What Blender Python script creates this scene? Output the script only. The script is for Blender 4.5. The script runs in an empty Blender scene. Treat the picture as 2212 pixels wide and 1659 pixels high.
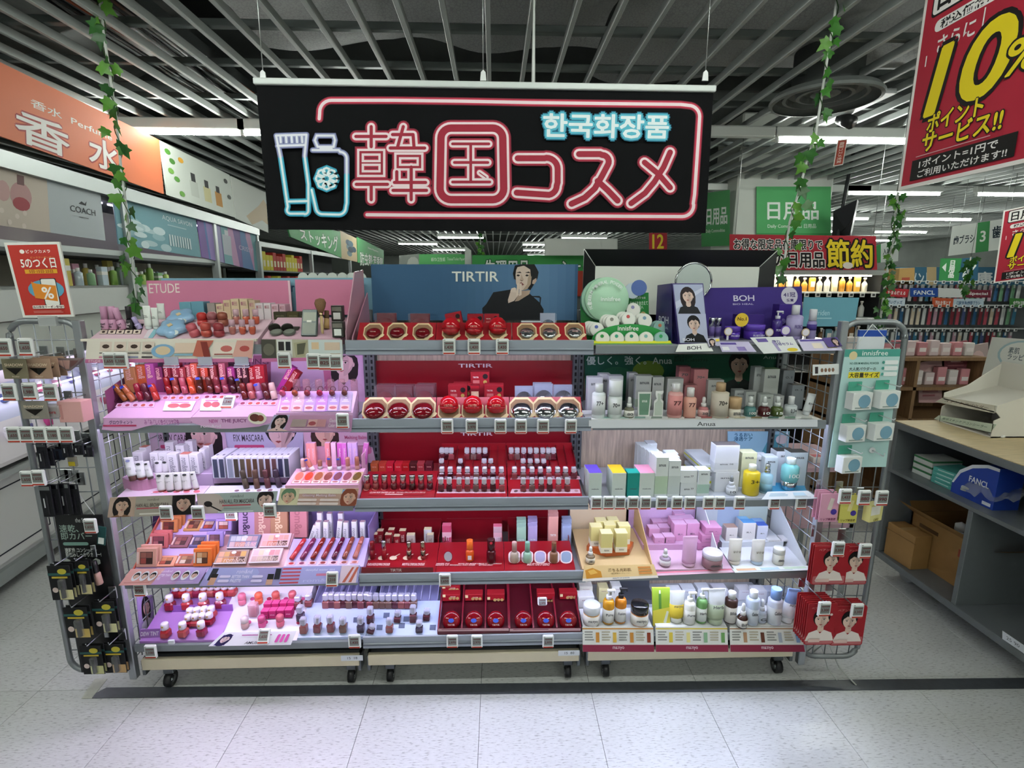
import bpy, bmesh, math, random
from mathutils import Vector, Matrix
random.seed(7)
scene = bpy.context.scene
COL = scene.collection
# ---------------------------------------------------------------- camera
F = 1115.81                                   # focal length in pixels of the 2212 x 1659 frame
CAM = Vector((0.0855, -1.8633, 1.6423))
YAW, PITCH, ROLL = 0.0347, 0.1978, -0.0039
_f = Vector((math.sin(YAW)*math.cos(PITCH), math.cos(YAW)*math.cos(PITCH), -math.sin(PITCH)))
_r = Vector((math.cos(YAW), -math.sin(YAW), 0)); _d = _f.cross(_r)
_c, _s = math.cos(ROLL), math.sin(ROLL)
RT = _c*_r + _s*_d; DN = -_s*_r + _c*_d; FW = _f
cd = bpy.data.cameras.new('camera'); cam = bpy.data.objects.new('camera', cd); COL.objects.link(cam)
cd.sensor_width = 36; cd.lens = 36*F/2212; cd.clip_start = 0.02; cd.clip_end = 200
mw = Matrix((RT, -DN, -FW)).transposed().to_4x4(); mw.translation = CAM
cam.matrix_world = mw
scene.camera = cam
# ---------------------------------------------------------------- world, exposure
w = bpy.data.worlds.new('world'); scene.world = w; w.use_nodes = True
w.node_tree.nodes['Background'].inputs[0].default_value = (0.93, 0.97, 0.95, 1)
w.node_tree.nodes['Background'].inputs[1].default_value = 0.3
scene.view_settings.view_transform = 'Standard'; scene.view_settings.look = 'None'
scene.view_settings.gamma = 1; scene.view_settings.use_curve_mapping = False
scene.view_settings.exposure = 0.5
scene.cycles.max_bounces = 4; scene.cycles.adaptive_threshold = 0.06; scene.cycles.adaptive_min_samples = 16; scene.cycles.diffuse_bounces = 2; scene.cycles.glossy_bounces = 2; scene.cycles.transparent_max_bounces = 8
TUBE_E, LED_E = 48.0, 34.0                      # emission of ceiling tubes and shelf strips
# ---------------------------------------------------------------- measuring helpers
def U(u, v, x=None, y=None, z=None):
    k = RT*((u-1106)/F) + DN*((v-829.5)/F) + FW
    if x is not None: t = (x-CAM.x)/k.x
    elif y is not None: t = (y-CAM.y)/k.y
    else: t = (z-CAM.z)/k.z
    return CAM + k*t
def UP(u, v, p0, n):                            # onto any plane
    k = RT*((u-1106)/F) + DN*((v-829.5)/F) + FW
    return CAM + k*((p0-CAM).dot(n)/k.dot(n))
def MPP(p): return (Vector(p)-CAM).dot(FW)/F    # metres per pixel at a point
# ---------------------------------------------------------------- materials
def lin(c):
    return tuple(((x/12.92) if x <= .04045 else ((x+.055)/1.055)**2.4) for x in c)
def rgb(h):
    if isinstance(h, str): return lin(tuple(int(h[i:i+2], 16)/255 for i in (0, 2, 4)))
    return h
_M = {}
def M(h, k='p', **kw):
    key = (h, k, tuple(sorted(kw.items())))
    if key in _M: return _M[key]
    m = bpy.data.materials.new('%s_%s' % ({'p':'plastic','m':'paper','g':'gloss','x':'clear','c':'metal','e':'light','s':'satin'}.get(k, k), h if isinstance(h,str) else 'tone'))
    m.use_nodes = True; nt = m.node_tree; b = nt.nodes['Principled BSDF']; c = rgb(h)
    b.inputs['Base Color'].default_value = (*c, 1)
    r = {'p':.38,'m':.62,'g':.08,'x':.06,'c':.16,'e':.5,'s':.28}.get(k, .5); b.inputs['Roughness'].default_value = kw.get('r', r)
    b.inputs['Specular IOR Level'].default_value = {'m':.3}.get(k, .5)
    if k == 'c': b.inputs['Metallic'].default_value = kw.get('metal', 1)
    if k == 'x': b.inputs['Alpha'].default_value = kw.get('a', .35)
    if k == 'e':
        b.inputs['Emission Color'].default_value = (*c, 1); b.inputs['Emission Strength'].default_value = kw.get('e', 5)
    if 'n' in kw:                               # fine mottling of the colour
        tc = nt.nodes.new('ShaderNodeTexCoord'); no = nt.nodes.new('ShaderNodeTexNoise'); mx = nt.nodes.new('ShaderNodeMix')
        mx.data_type = 'RGBA'; no.inputs['Scale'].default_value = kw['n']; no.inputs['Detail'].default_value = 5
        nt.links.new(tc.outputs['Object'], no.inputs['Vector'])
        d = kw.get('d', .8)
        mx.inputs[6].default_value = (*[x*d for x in c], 1); mx.inputs[7].default_value = (*[min(1, x*(2-d)) for x in c], 1)
        nt.links.new(no.outputs['Fac'], mx.inputs[0]); nt.links.new(mx.outputs[2], b.inputs['Base Color'])
        if kw.get('bump'):
            bp = nt.nodes.new('ShaderNodeBump'); bp.inputs['Strength'].default_value = kw['bump']
            nt.links.new(no.outputs['Fac'], bp.inputs['Height']); nt.links.new(bp.outputs['Normal'], b.inputs['Normal'])
    _M[key] = m; return m
# ---------------------------------------------------------------- geometry collector
class G:
    def __init__(s): s.v=[]; s.f=[]; s.m=[]; s.s=[]
    def add(s, vs, fs, mi=0, sm=False):
        n = len(s.v); s.v += [tuple(p) for p in vs]
        for f in fs: s.f.append(tuple(i+n for i in f)); s.m.append(mi); s.s.append(sm)
        return s
    def box(s, x0, x1, y0, y1, z0, z1, mi=0, b=0):
        if b <= 0:
            return s.add([(x,y,z) for z in (z0,z1) for y in (y0,y1) for x in (x0,x1)],
                  [(0,2,3,1),(4,5,7,6),(0,1,5,4),(2,6,7,3),(0,4,6,2),(1,3,7,5)], mi)
        b = min(b, (x1-x0)*.45, (y1-y0)*.45, (z1-z0)*.45); V=[]; ix={}
        for cx,(X,dx) in enumerate(((x0,1),(x1,-1))):
            for cy,(Y,dy) in enumerate(((y0,1),(y1,-1))):
                for cz,(Z,dz) in enumerate(((z0,1),(z1,-1))):
                    for a in range(3):
                        ix[cx,cy,cz,a]=len(V)
                        V.append((X+(0 if a==0 else dx*b), Y+(0 if a==1 else dy*b), Z+(0 if a==2 else dz*b)))
        Fs=[]
        for a in range(3):
            o=[i for i in range(3) if i!=a]
            for e in (0,1):
                q=[]
                for p,r in ((0,0),(1,0),(1,1),(0,1)):
                    c=[0,0,0]; c[a]=e; c[o[0]]=p; c[o[1]]=r; q.append(ix[c[0],c[1],c[2],a])
                Fs.append(tuple(q) if (e==1)==(a!=1) else tuple(reversed(q)))
        for a in range(3):
            o=[i for i in range(3) if i!=a]
            for p in (0,1):
                for r in (0,1):
                    q=[]
                    for e,k in ((0,o[0]),(1,o[0]),(1,o[1]),(0,o[1])):
                        c=[0,0,0]; c[a]=e; c[o[0]]=p; c[o[1]]=r; q.append(ix[c[0],c[1],c[2],k])
                    Fs.append(tuple(q) if ((p+r)%2==1)==(a!=1) else tuple(reversed(q)))
        for cx in (0,1):
            for cy in (0,1):
                for cz in (0,1):
                    t=[ix[cx,cy,cz,0],ix[cx,cy,cz,1],ix[cx,cy,cz,2]]
                    Fs.append(tuple(t) if (cx+cy+cz)%2==1 else tuple(reversed(t)))
        return s.add(V, Fs, mi)
    def lathe(s, prof, n=14, mi=0, c=(0,0), sx=1, sy=1, sm=True, cap=True):
        V=[]
        for r,z in prof:
            for i in range(n):
                a=2*math.pi*i/n; V.append((c[0]+sx*r*math.cos(a), c[1]+sy*r*math.sin(a), z))
        Fs=[(j*n+i, j*n+(i+1)%n, (j+1)*n+(i+1)%n, (j+1)*n+i) for j in range(len(prof)-1) for i in range(n)]
        s.add(V, Fs, mi, sm); k=len(s.v)-len(V)
        if cap and prof[0][0]>1e-6: s.f.append(tuple(k+i for i in reversed(range(n)))); s.m.append(mi); s.s.append(False)
        if cap and prof[-1][0]>1e-6: s.f.append(tuple(k+(len(prof)-1)*n+i for i in range(n))); s.m.append(mi); s.s.append(False)
        return s
    def prism(s, poly, d0, d1, ax='y', mi=0):   # poly in the plane across ax
        def P(a,b,d): return {'y':(a,d,b),'z':(a,b,d),'x':(d,a,b)}[ax]
        n=len(poly); V=[P(a,b,d0) for a,b in poly]+[P(a,b,d1) for a,b in poly]
        return s.add(V, [tuple(range(n)), tuple(range(2*n-1,n-1,-1))]+[(i,i+n,(i+1)%n+n,(i+1)%n) for i in range(n)], mi)
    def tube(s, pts, r, n=6, mi=0):
        pts=[Vector(p) for p in pts]; V=[]
        for i,p in enumerate(pts):
            t=(pts[min(i+1,len(pts)-1)]-pts[max(i-1,0)]).normalized()
            a=t.orthogonal().normalized() if abs(t.z)>.9 or i==0 and False else t.cross(Vector((0,0,1))).normalized()
            b=t.cross(a)
            rr=r[i] if isinstance(r,(list,tuple)) else r
            for k in range(n):
                an=2*math.pi*k/n; V.append(tuple(p+a*rr*math.cos(an)+b*rr*math.sin(an)))
        Fs=[(j*n+k, j*n+(k+1)%n, (j+1)*n+(k+1)%n, (j+1)*n+k) for j in range(len(pts)-1) for k in range(n)]
        Fs+=[tuple(reversed(range(n))), tuple((len(pts)-1)*n+k for k in range(n))]
        return s.add(V, Fs, mi, True)
    def hexa(s, a, b, mi=0):                    # two quads (lists of 4 points) joined
        return s.add(list(a)+list(b), [(3,2,1,0),(4,5,6,7),(0,1,5,4),(1,2,6,5),(2,3,7,6),(3,0,4,7)], mi)
    def mesh(s, name='mesh', slots=1):
        me=bpy.data.meshes.new(name); me.from_pydata(s.v, [], s.f)
        for i in range(slots): me.materials.append(None)
        me.polygons.foreach_set('material_index', s.m); me.polygons.foreach_set('use_smooth', s.s); me.update(); return me
def setp(o, label=None, cat=None, group=None, kind=None):
    if label: o['label']=label
    if cat: o['category']=cat
    if group: o['group']=group
    if kind: o['kind']=kind
    return o
def part(name, g, mats, parent=None, loc=(0,0,0), rot=(0,0,0), sc=None, label=None, kind=None):
    if not isinstance(mats,(list,tuple)): mats=[mats]
    me = g.mesh(name, len(mats)) if isinstance(g, G) else g
    o=bpy.data.objects.new(name, me); COL.objects.link(o); o.parent=parent; o.location=loc; o.rotation_euler=rot
    if sc is not None: o.scale=sc
    for i,m in enumerate(mats):
        o.material_slots[i].link='OBJECT'; o.material_slots[i].material=m
    if label: o['label']=label
    if kind: o['kind']=kind
    return o
def thing(name, label, cat, loc=(0,0,0), rot=(0,0,0), group=None, kind=None):
    o=bpy.data.objects.new(name, None); COL.objects.link(o); o.location=loc; o.rotation_euler=rot; o.empty_display_size=.02
    return setp(o, label, cat, group, kind)
def struct(name, g, mats, parent=None, label=None):
    o=part(name, g, mats, parent)
    if parent is None: o['kind']='structure'
    if label: o['label']=label
    return o
# ---- cached little shapes for products
_S={}
def cache(key, fn):
    if key not in _S: _S[key]=fn().mesh(str(key[0]))
    return _S[key]
def rd(*a): return tuple(round(x,4) for x in a)
def BX(sx,sy,sz,b=.0015): return cache(('box',)+rd(sx,sy,sz,b), lambda: G().box(-sx/2,sx/2,-sy/2,sy/2,0,sz,0,b))
def LT(prof,n=14,sy=1): return cache(('turned',tuple(rd(*p) for p in prof),n,sy), lambda: G().lathe(prof,n,sy=sy))
def CY(r,h,n=14,b=.001): b=min(b,r*.4,h*.3); return LT([(r-b,0),(r,b),(r,h-b),(r-b,h)],n)
def PR(poly,d0,d1,ax='y'): return cache(('prism',tuple(rd(*p) for p in poly),d0,d1,ax), lambda: G().prism(poly,d0,d1,ax))
SUB={'lettering','label','sticker','badge','colour_band','mark','small_print','lid_face','print','lid_label','barcode_label','label_panel','logo','title_print','round_print','disc_print','print_line','emblem','seal','gold_seal','corner_mark','cap_mark','dot','white_panel','barcode','red_mark','stamp','liquid_band','band','name_tag','top_mark','side_print','round_badge','tube_print','teal_band','yellow_seal','silver_band','wand_print','window','screen','digits'}
def add_parts(t, parts):                        # printed and stuck-on pieces become sub-parts of the body they sit on
    first=None
    for p in parts:
        a=t
        if first is not None and p[0] in SUB: a=first
        o=part(p[0],p[1],p[2],a,p[3] if len(p)>3 else (0,0,0),p[4] if len(p)>4 else (0,0,0),p[5] if len(p)>5 else None)
        if first is None and len(p)<4: first=o
def product(name, label, cat, loc, parts, rot=(0,0,0), group=None):
    t=thing(name,label,cat,loc,rot,group); add_parts(t,parts); return t
ORD='first second third fourth fifth sixth seventh eighth ninth tenth eleventh twelfth thirteenth fourteenth fifteenth sixteenth seventeenth eighteenth nineteenth twentieth'.split()
def od(i,n):
    if n==1: return 'single'
    if i==0: return 'leftmost'
    if i==n-1: return 'rightmost'
    if n%2 and i==n//2 and n<8: return 'middle one'
    return ORD[i]+' from left' if i<n/2 else ORD[n-1-i]+' from right'
# ---------------------------------------------------------------- lettering
_T={}
TMP=bpy.data.scenes.new('lettering_workbench')
def tmesh(s, bold=0.0, res=2):
    """verts, faces of a string, scaled so that its plain outline fits the unit box around the origin"""
    if (s,bold) in _T: return _T[s,bold]
    if len(s)<=3 and ',' not in s: res=5
    elif s.isascii() and s[0].isalpha() and len(s)<9: res=3
    def raw(off):
        c=bpy.data.curves.new('t','FONT'); c.body=s; c.resolution_u=res; c.offset=off; c.space_line=.95
        o=bpy.data.objects.new('t',c); TMP.collection.objects.link(o); vl=TMP.view_layers[0]; vl.update()
        me=bpy.data.meshes.new_from_object(o.evaluated_get(vl.depsgraph))
        V=[(v.co.x,v.co.y) for v in me.vertices]; Fs=[tuple(p.vertices) for p in me.polygons]
        bpy.data.objects.remove(o); bpy.data.curves.remove(c); bpy.data.meshes.remove(me); return V,Fs
    if bold and (s,0.0) not in _T: tmesh(s,0.0,res)
    V,Fs=raw(bold)
    if bold: _,_,bb=_T[s,0.0]
    else:
        xs=[p[0] for p in V] or [0,1]; ys=[p[1] for p in V] or [0,1]; bb=((min(xs)+max(xs))/2,(min(ys)+max(ys))/2,max(xs)-min(xs) or 1,max(ys)-min(ys) or 1)
    _T[s,bold]=([((x-bb[0])/bb[2],(y-bb[1])/bb[3]) for x,y in V],Fs,bb)
    return _T[s,bold]
def ngon(n=16): return [(math.cos(2*math.pi*i/n),math.sin(2*math.pi*i/n)) for i in range(n)]
class Quad:
    """a flat panel given by its four corners (top left, top right, bottom right, bottom left) seen from the front;
    prints are laid on it in (u,v), both 0..1, v downwards"""
    def __init__(s, tl, tr, br, bl, th=.003, side=None):
        s.c=[Vector(p) for p in (tl,tr,br,bl)]; s.n=(s.c[3]-s.c[0]).cross(s.c[1]-s.c[0]).normalized(); s.c[2]=s.c[2]-s.n*(s.c[2]-s.c[0]).dot(s.n)
        if s.n.dot(CAM-s.c[0])<0: s.n=-s.n
        s.th=th; s.mats=[]; s.g=G(); s.k=0; s.org=(s.c[2]+s.c[3])/2
        s.W=(s.c[1]-s.c[0]).length; s.H=(s.c[3]-s.c[0]).length
    def P(s,u,v,k=0):
        a,b,c,d=s.c
        return a*(1-u)*(1-v)+b*u*(1-v)+c*u*v+d*(1-u)*v + s.n*(.00016*k) - s.org
    def mi(s,m):
        if isinstance(m,str): m=M(m,'m')
        if m not in s.mats: s.mats.append(m)
        return s.mats.index(m)
    def poly(s,pts,m):
        s.k+=1; n=len(pts); V=[s.P(min(1,max(0,u)),min(1,max(0,v)),s.k) for u,v in pts]
        nn=Vector((0,0,0))
        for i in range(n): nn+=V[i].cross(V[(i+1)%n])
        f=tuple(range(n)) if nn.dot(s.n)>0 else tuple(reversed(range(n)))
        s.g.add(V,[f],s.mi(m)); return s
    def rect(s,u0,v0,u1,v1,m,round_=0):
        if not round_: return s.poly([(u0,v0),(u1,v0),(u1,v1),(u0,v1)],m)
        ry=round_; rx=round_*s.H/s.W; P=[]
        for cx,cy,a0 in ((u1-rx,v0+ry,-90),(u1-rx,v1-ry,0),(u0+rx,v1-ry,90),(u0+rx,v0+ry,180)):
            for j in range(4):
                a=math.radians(a0+30*j); P.append((cx+rx*math.cos(a),cy+ry*math.sin(a)))
        return s.poly(P,m)
    def ell(s,u,v,ru,rv,m,n=16): return s.poly([(u+ru*a,v+rv*b) for a,b in ngon(n)],m)
    def text(s,t,u0,v0,u1,v1,m,bold=0.0,rot=0,out=None,ob=.05,shear=0):
        a=(s.H*(v1-v0))/(s.W*(u1-u0)); lay=[]
        if out: lay+=[(out,ob*.9,8)]
        lay+=[(m,bold*.75,8)] if bold>=.03 else []
        lay+=[(m,0,1)]
        V,Fs,_=tmesh(t,bold if bold<.03 else 0.0); s.k+=1; e=0
        for mm,r,n in lay:
            for i in range(n):
                e+=1; dx=r*a*math.cos(2*math.pi*i/n+.39); dy=r*math.sin(2*math.pi*i/n+.39); P=[]
                for x,y in V:
                    x+=shear*y
                    if rot==90: x,y=y,-x
                    if rot==-90: x,y=-y,x
                    P.append(s.P((u0+u1)/2+(x+dx)*(u1-u0),(v0+v1)/2-(y+dy)*(v1-v0),s.k+.12*e))
                s.g.add(P,Fs,s.mi(mm))
        s.k+=.12*e
        return s
    def lines(s,u0,v0,u1,v1,n,m,fill=.45):       # rows of tiny print
        h=(v1-v0)/n
        for i in range(n): s.rect(u0,v0+i*h,u0+(u1-u0)*random.uniform(.75,1),v0+(i+fill)*h,m)
        return s
    def face(s,u,v,r,skin='d9b8a4',hair='15100f',cloth='1a1a1c',long=True,look=0,bust=True,lip='a8524e'):
        """flat printed portrait; (u,v) centre of the face, r half its height in v"""
        a=r*s.H/s.W*.74
        if long: s.poly([(u+a*1.5*x,v+r*(.35+1.6*y if y>0 else .1+1.45*y)) for x,y in ngon(18)],hair)
        else: s.poly([(u+a*1.28*x,v+r*(-.25+1.05*y)) for x,y in ngon(18)],hair)
        if bust:
            s.poly([(u-a*.42,v+r*.5),(u+a*.42,v+r*.5),(u+a*.5,v+r*1.5),(u-a*.5,v+r*1.5)],skin)
            s.poly([(u-a*.55,v+r*1.25),(u,v+r*1.7),(u+a*.55,v+r*1.25),(u+a*1.7,v+r*1.6),(u+a*2.3,v+r*2.6),(u-a*2.3,v+r*2.6),(u-a*1.7,v+r*1.6)],cloth)
        def sh(k): c=rgb(skin); return tuple(x*k for x in c)
        F=[(x*(1 if y<0 else 1-.36*y**2.2),y) for x,y in ngon(24)]
        s.ell(u+a*1.0,v+r*.08,a*.13,r*.2,skin,10); s.poly([(u+a*x,v+r*y) for x,y in F],skin)
        s.poly([(u+a*x,v+r*y) for x,y in F if x>=-.01]+[(u+a*.45,v-r*.9),(u+a*.62,v-r*.1),(u+a*.5,v+r*.5),(u+a*.2,v+r*.85)],M(sh(.8),'m'))
        s.poly([(u-a*1.06,v+r*.05),(u-a*1.12,v-r*.7),(u-a*.55,v-r*1.2),(u+a*.5,v-r*1.22),(u+a*1.12,v-r*.7),(u+a*1.08,v+r*.05),(u+a*.9,v-r*.42),(u+a*.35,v-r*.66),(u+a*.1,v-r*.5),(u-a*.35,v-r*.62),(u-a*.7,v-r*.4),(u-a*.92,v-r*.3)],hair)
        d=look*a
        for e in (-1,1):
            x=u+d+e*a*.42; s.poly([(x-a*.24,v-r*.03),(x,v-r*.11),(x+a*.24,v-r*.04),(x,v+r*.02)],'e6dcd6'); s.ell(x,v-r*.05,a*.1,r*.062,'1d1413',8)
            s.poly([(x-a*.26,v-r*.04),(x,v-r*.13),(x+a*.26,v-r*.05),(x,v-r*.1)],'1d1413'); s.poly([(x-a*.27,v-r*.22-r*.03*e),(x+a*.27,v-r*.22+r*.03*e),(x+a*.25,v-r*.185+r*.03*e),(x-a*.25,v-r*.185-r*.03*e)],'3a2a26')
        s.poly([(u+d+a*.02,v-r*.02),(u+d+a*.14,v+r*.28),(u+d+a*.02,v+r*.33)],M(sh(.72),'m')); s.poly([(u+d-a*.1,v+r*.31),(u+d+a*.1,v+r*.31),(u+d,v+r*.345)],M(sh(.5),'m'))
        s.poly([(u+d-a*.27,v+r*.55),(u+d-a*.08,v+r*.5),(u+d,v+r*.52),(u+d+a*.08,v+r*.5),(u+d+a*.27,v+r*.55)],M(tuple(.75*x for x in rgb(lip)),'m')); s.poly([(u+d-a*.27,v+r*.55),(u+d+a*.27,v+r*.55),(u+d,v+r*.66)],lip)
        return s
    def build(s,name,label,cat,mat,parent=None,back=None,group=None,pname='panel',hang=None):
        if isinstance(mat,str): mat=M(mat,'m')
        t=thing(name,label,cat,s.org,group=group) if parent is None else parent
        a=[p-s.org for p in s.c]; off=Vector((0,0,0)) if parent is None else s.org-parent.location
        b=[p-s.n*s.th for p in a]
        part(pname,G().hexa([a[0],a[1],a[2],a[3]],[b[0],b[1],b[2],b[3]]),mat,t,off)
        if s.g.f: part('print',s.g,s.mats,t,off)
        return t
def Q4(tl,tr,br,bl,th=.003):                     # corners as (px,py,y) on planes of constant depth
    return Quad(*[U(a,b,y=c) for a,b,c in (tl,tr,br,bl)],th=th)
def QR(x0,x1,y,z0,z1,th=.003):                   # upright rectangle facing the aisle
    return Quad((x0,y,z1),(x1,y,z1),(x1,y,z0),(x0,y,z0),th)
# ================================================================ THE SETTING
H = 2.85                                         # level of the open slat ceiling
def tile_mat():
    m=bpy.data.materials.new('vinyl_tile'); m.use_nodes=True; nt=m.node_tree; b=nt.nodes['Principled BSDF']
    tc=nt.nodes.new('ShaderNodeTexCoord'); mp=nt.nodes.new('ShaderNodeMapping'); nt.links.new(tc.outputs['Object'],mp.inputs[0]) if False else nt.links.new(nt.nodes.new('ShaderNodeNewGeometry').outputs['Position'],mp.inputs[0])
    mp.inputs['Scale'].default_value=(30,125,30)
    n1=nt.nodes.new('ShaderNodeTexNoise'); n1.inputs['Scale'].default_value=1.6; n1.inputs['Detail'].default_value=3; nt.links.new(mp.outputs[0],n1.inputs[0])
    r=nt.nodes.new('ShaderNodeValToRGB'); e=r.color_ramp.elements
    e[0].position=.33; e[0].color=(.36,.365,.35,1); e[1].position=.44; e[1].color=(.60,.62,.60,1)
    x=e.new(.66); x.color=(.64,.66,.64,1); x=e.new(.74); x.color=(.72,.735,.72,1)
    nt.links.new(n1.outputs['Fac'],r.inputs[0])
    n2=nt.nodes.new('ShaderNodeTexNoise'); n2.inputs['Scale'].default_value=2.0; n2.inputs['Detail'].default_value=4; nt.links.new(nt.nodes['Geometry'].outputs['Position'] if 'Geometry' in nt.nodes else tc.outputs['Object'],n2.inputs[0])
    mx=nt.nodes.new('ShaderNodeMix'); mx.data_type='RGBA'; mx.blend_type='MULTIPLY'; mx.inputs[0].default_value=.35
    nt.links.new(r.outputs[0],mx.inputs[6]); nt.links.new(n2.outputs['Fac'],mx.inputs[7])
    g=nt.nodes.new('ShaderNodeGamma'); g.inputs[1].default_value=.8; nt.links.new(mx.outputs[2],g.inputs[0]); nt.links.new(g.outputs[0],b.inputs['Base Color'])
    b.inputs['Roughness'].default_value=.24
    n3=nt.nodes.new('ShaderNodeTexNoise'); n3.inputs['Scale'].default_value=260; nt.links.new(nt.nodes['Geometry'].outputs['Position'],n3.inputs[0])
    bp=nt.nodes.new('ShaderNodeBump'); bp.inputs['Strength'].default_value=.09; bp.inputs['Distance'].default_value=.004
    nt.links.new(n3.outputs['Fac'],bp.inputs['Height']); nt.links.new(bp.outputs[0],b.inputs['Normal'])
    return m
TILE=tile_mat()
floor=struct('floor',G().box(-9,14,-4,26,-.06,-.0035),M('3a3d39','m',n=4.))
tm=G().box(-.2238,.2238,-.2238,.2238,-.0034,0,0,.0008).mesh('tile')
rot=-.009
cells=[(i,j) for i in range(-8,9) for j in range(-1,19)]
cells.sort(key=lambda c: c[1]*1.2+abs(c[0]))
def cellxy(i,j):
    a=.027+.2245+.449*i; b=.225-.002+.449*j
    return a*math.cos(rot)-b*math.sin(rot), a*math.sin(rot)+b*math.cos(rot)
for i,j in cells[:300]:
    x,y=cellxy(i,j); part('tile',tm,TILE,floor,(x,y,0),(0,0,rot))
rest=G()
for i in range(-20,32):
    for j in range(-8,57):
        if (i,j) in cells[:300]: continue
        x,y=cellxy(i,j); k=.2238; rest.add([(x-k,y-k-rot*k,0),(x+k,y-k+rot*k,0),(x+k,y+k+rot*k,0),(x-k,y+k-rot*k,0)],[(0,1,2,3)])
part('outer_tiles',rest,TILE,floor,kind='stuff')
g=G(); a=[U(230,1485,z=.002),U(2400,1462,z=.002),U(2400,1485,z=.002),U(186,1508,z=.002)]
g.hexa([tuple(p) for p in a],[(p.x,p.y,-.001) for p in a]); struct('trim_1',g,M('4a4e53','s',n=30.,d=.8,r=.25),label='dark grey tape strip across the floor before the display')
g=G(); a=[U(205,1466,z=.0025),U(232,1466,z=.0025),U(198,1508,z=.0025),U(176,1508,z=.0025)]
g.hexa([tuple(p) for p in a],[(p.x,p.y,-.001) for p in a]); struct('trim_2',g,M('b9bab0','m',n=40.,d=.75),label='worn pale tape mark beside the dark strip')
# ---- shell
struct('wall_back',G().box(-9,14,25.8,26,0,3.6),M('8f968f','m',n=2.))
struct('wall_front',G().box(-9,14,-4.2,-4,0,3.6),M('c9cfca','m',n=2.))
struct('wall_left',G().box(-9.2,-9,-4,26,0,3.6),M('9aa19b','m',n=2.))
struct('wall_right',G().box(14,14.2,-4,26,0,3.6),M('9aa19b','m',n=2.))
ceil=struct('ceiling',G().box(-9,14,-4,26,3.62,3.7),M('4a4d4c','m',n=3.,d=.6,bump=.3))
slat=G().box(-.0125,.0125,-4,26,H,H+.045,0,.003).mesh('slat'); SL=M('a8aeab','p',r=.45)
for i in range(-34,62): part('slat',slat,SL,ceil,(.071-.012+.2035*i,0,0))
ch=G().box(-6.5,9.5,-.02,.02,H+.047,H+.085,0,.004).mesh('cross_channel')
for k,y in enumerate((.62,1.12,1.6,2.2,3.3,4.4,5.5,6.6,7.7)): part('cross_channel',ch,M('6d7472','c',r=.45,metal=.6),ceil,(0,y,0))
bm=G().box(-6.5,9.5,-.16,.16,3.18,3.62,0,.01).mesh('beam')
for y in (2.9,6.6,11,16): part('beam',bm,M('565a59','m',n=6.,d=.75),ceil,(0,y,0))
# quilted insulation over the slats
def quilt_mat():
    m=M('8d918f','m',r=.7); nt=m.node_tree; b=nt.nodes['Principled BSDF']
    v=nt.nodes.new('ShaderNodeTexVoronoi'); v.inputs['Scale'].default_value=48; v.feature='DISTANCE_TO_EDGE'
    tc=nt.nodes.new('ShaderNodeTexCoord'); nt.links.new(tc.outputs['Object'],v.inputs['Vector'])
    r=nt.nodes.new('ShaderNodeValToRGB'); r.color_ramp.elements[0].color=(.27,.275,.275,1); r.color_ramp.elements[1].color=(.36,.37,.365,1); r.color_ramp.elements[1].position=.12
    nt.links.new(v.outputs['Distance'],r.inputs[0]); nt.links.new(r.outputs[0],b.inputs['Base Color']); return m
def quilt(x0,x1,y0,y1,z,seed,amp=.07):
    rnd=random.Random(seed); ph=[rnd.uniform(0,6.3) for _ in range(6)]; nx,ny=36,18; V=[]
    for j in range(ny+1):
        for i in range(nx+1):
            x=x0+(x1-x0)*i/nx; y=y0+(y1-y0)*j/ny+.05*math.sin(7*x+ph[3])*(j/ny)
            V.append((x,y,z+amp*(math.sin(5*x+ph[0]+2*y)*.5+math.sin(9*y+ph[1]+3*x)*.3+abs(math.sin(3.1*x+ph[2]))*.5)))
    n=nx+1
    return G().add(V,[(j*n+i,(j+1)*n+i,(j+1)*n+i+1,j*n+i+1) for j in range(ny) for i in range(nx)],0,True)
qm=quilt_mat()
part('insulation_blanket',quilt(-1.35,.75,-.3,1.75,3.06,1),qm,ceil); part('insulation_blanket',quilt(.8,3.2,-.3,2.3,3.1,2),qm,ceil)
part('insulation_blanket',quilt(-4.6,-1.9,.6,3.6,3.2,3,.1),M('5d605e','m',n=9.,d=.6),ceil)
# cable tray and cables over the left
tr=G()
for k in range(3): tr.box(-2.0+.02*k,-1.98+.02*k,-1,6,3.05,3.07)
tray=part('cable_tray',G().box(-2.15,-1.72,-1,6,3.02,3.03).box(-2.15,-2.13,-1,6,3.03,3.09).box(-1.74,-1.72,-1,6,3.03,3.09),M('5c6160','c',r=.5,metal=.5),ceil)
for k in range(12):
    x=-2.2+.045*k; c=['202223','202223','a9aca9','7a7d7b','202223','9c4a2c'][k%6]
    part('cable',G().tube([(x+.05*math.sin(k+y*1.1),y,2.99+.02*math.sin(k*2+y)) for y in (-.5,.3,1,1.8,2.6,3.4,4.2,5.2)],.008,5),M(c,'m'),ceil)
dm=G().lathe([(.30,0),(.32,.004),(.325,.02),(.30,.05),(.255,.06),(.245,.03),(.225,.028),(.215,.06),(.175,.068),(.165,.035),(.145,.033),(.135,.07),(.09,.075),(.085,.045),(.05,.03),(.0,.028)],40,sm=False,cap=False).mesh('rings')
t=thing('air_diffuser','round grey ringed air diffuser in the slat ceiling right of the neon sign','air vent',(2.2,1.66,H-.082))
part('rings',dm,M('6f7472','p',r=.5),t); part('neck',LT([(.20,.07),(.20,.3)],28),M('626664','m'),t)
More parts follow.
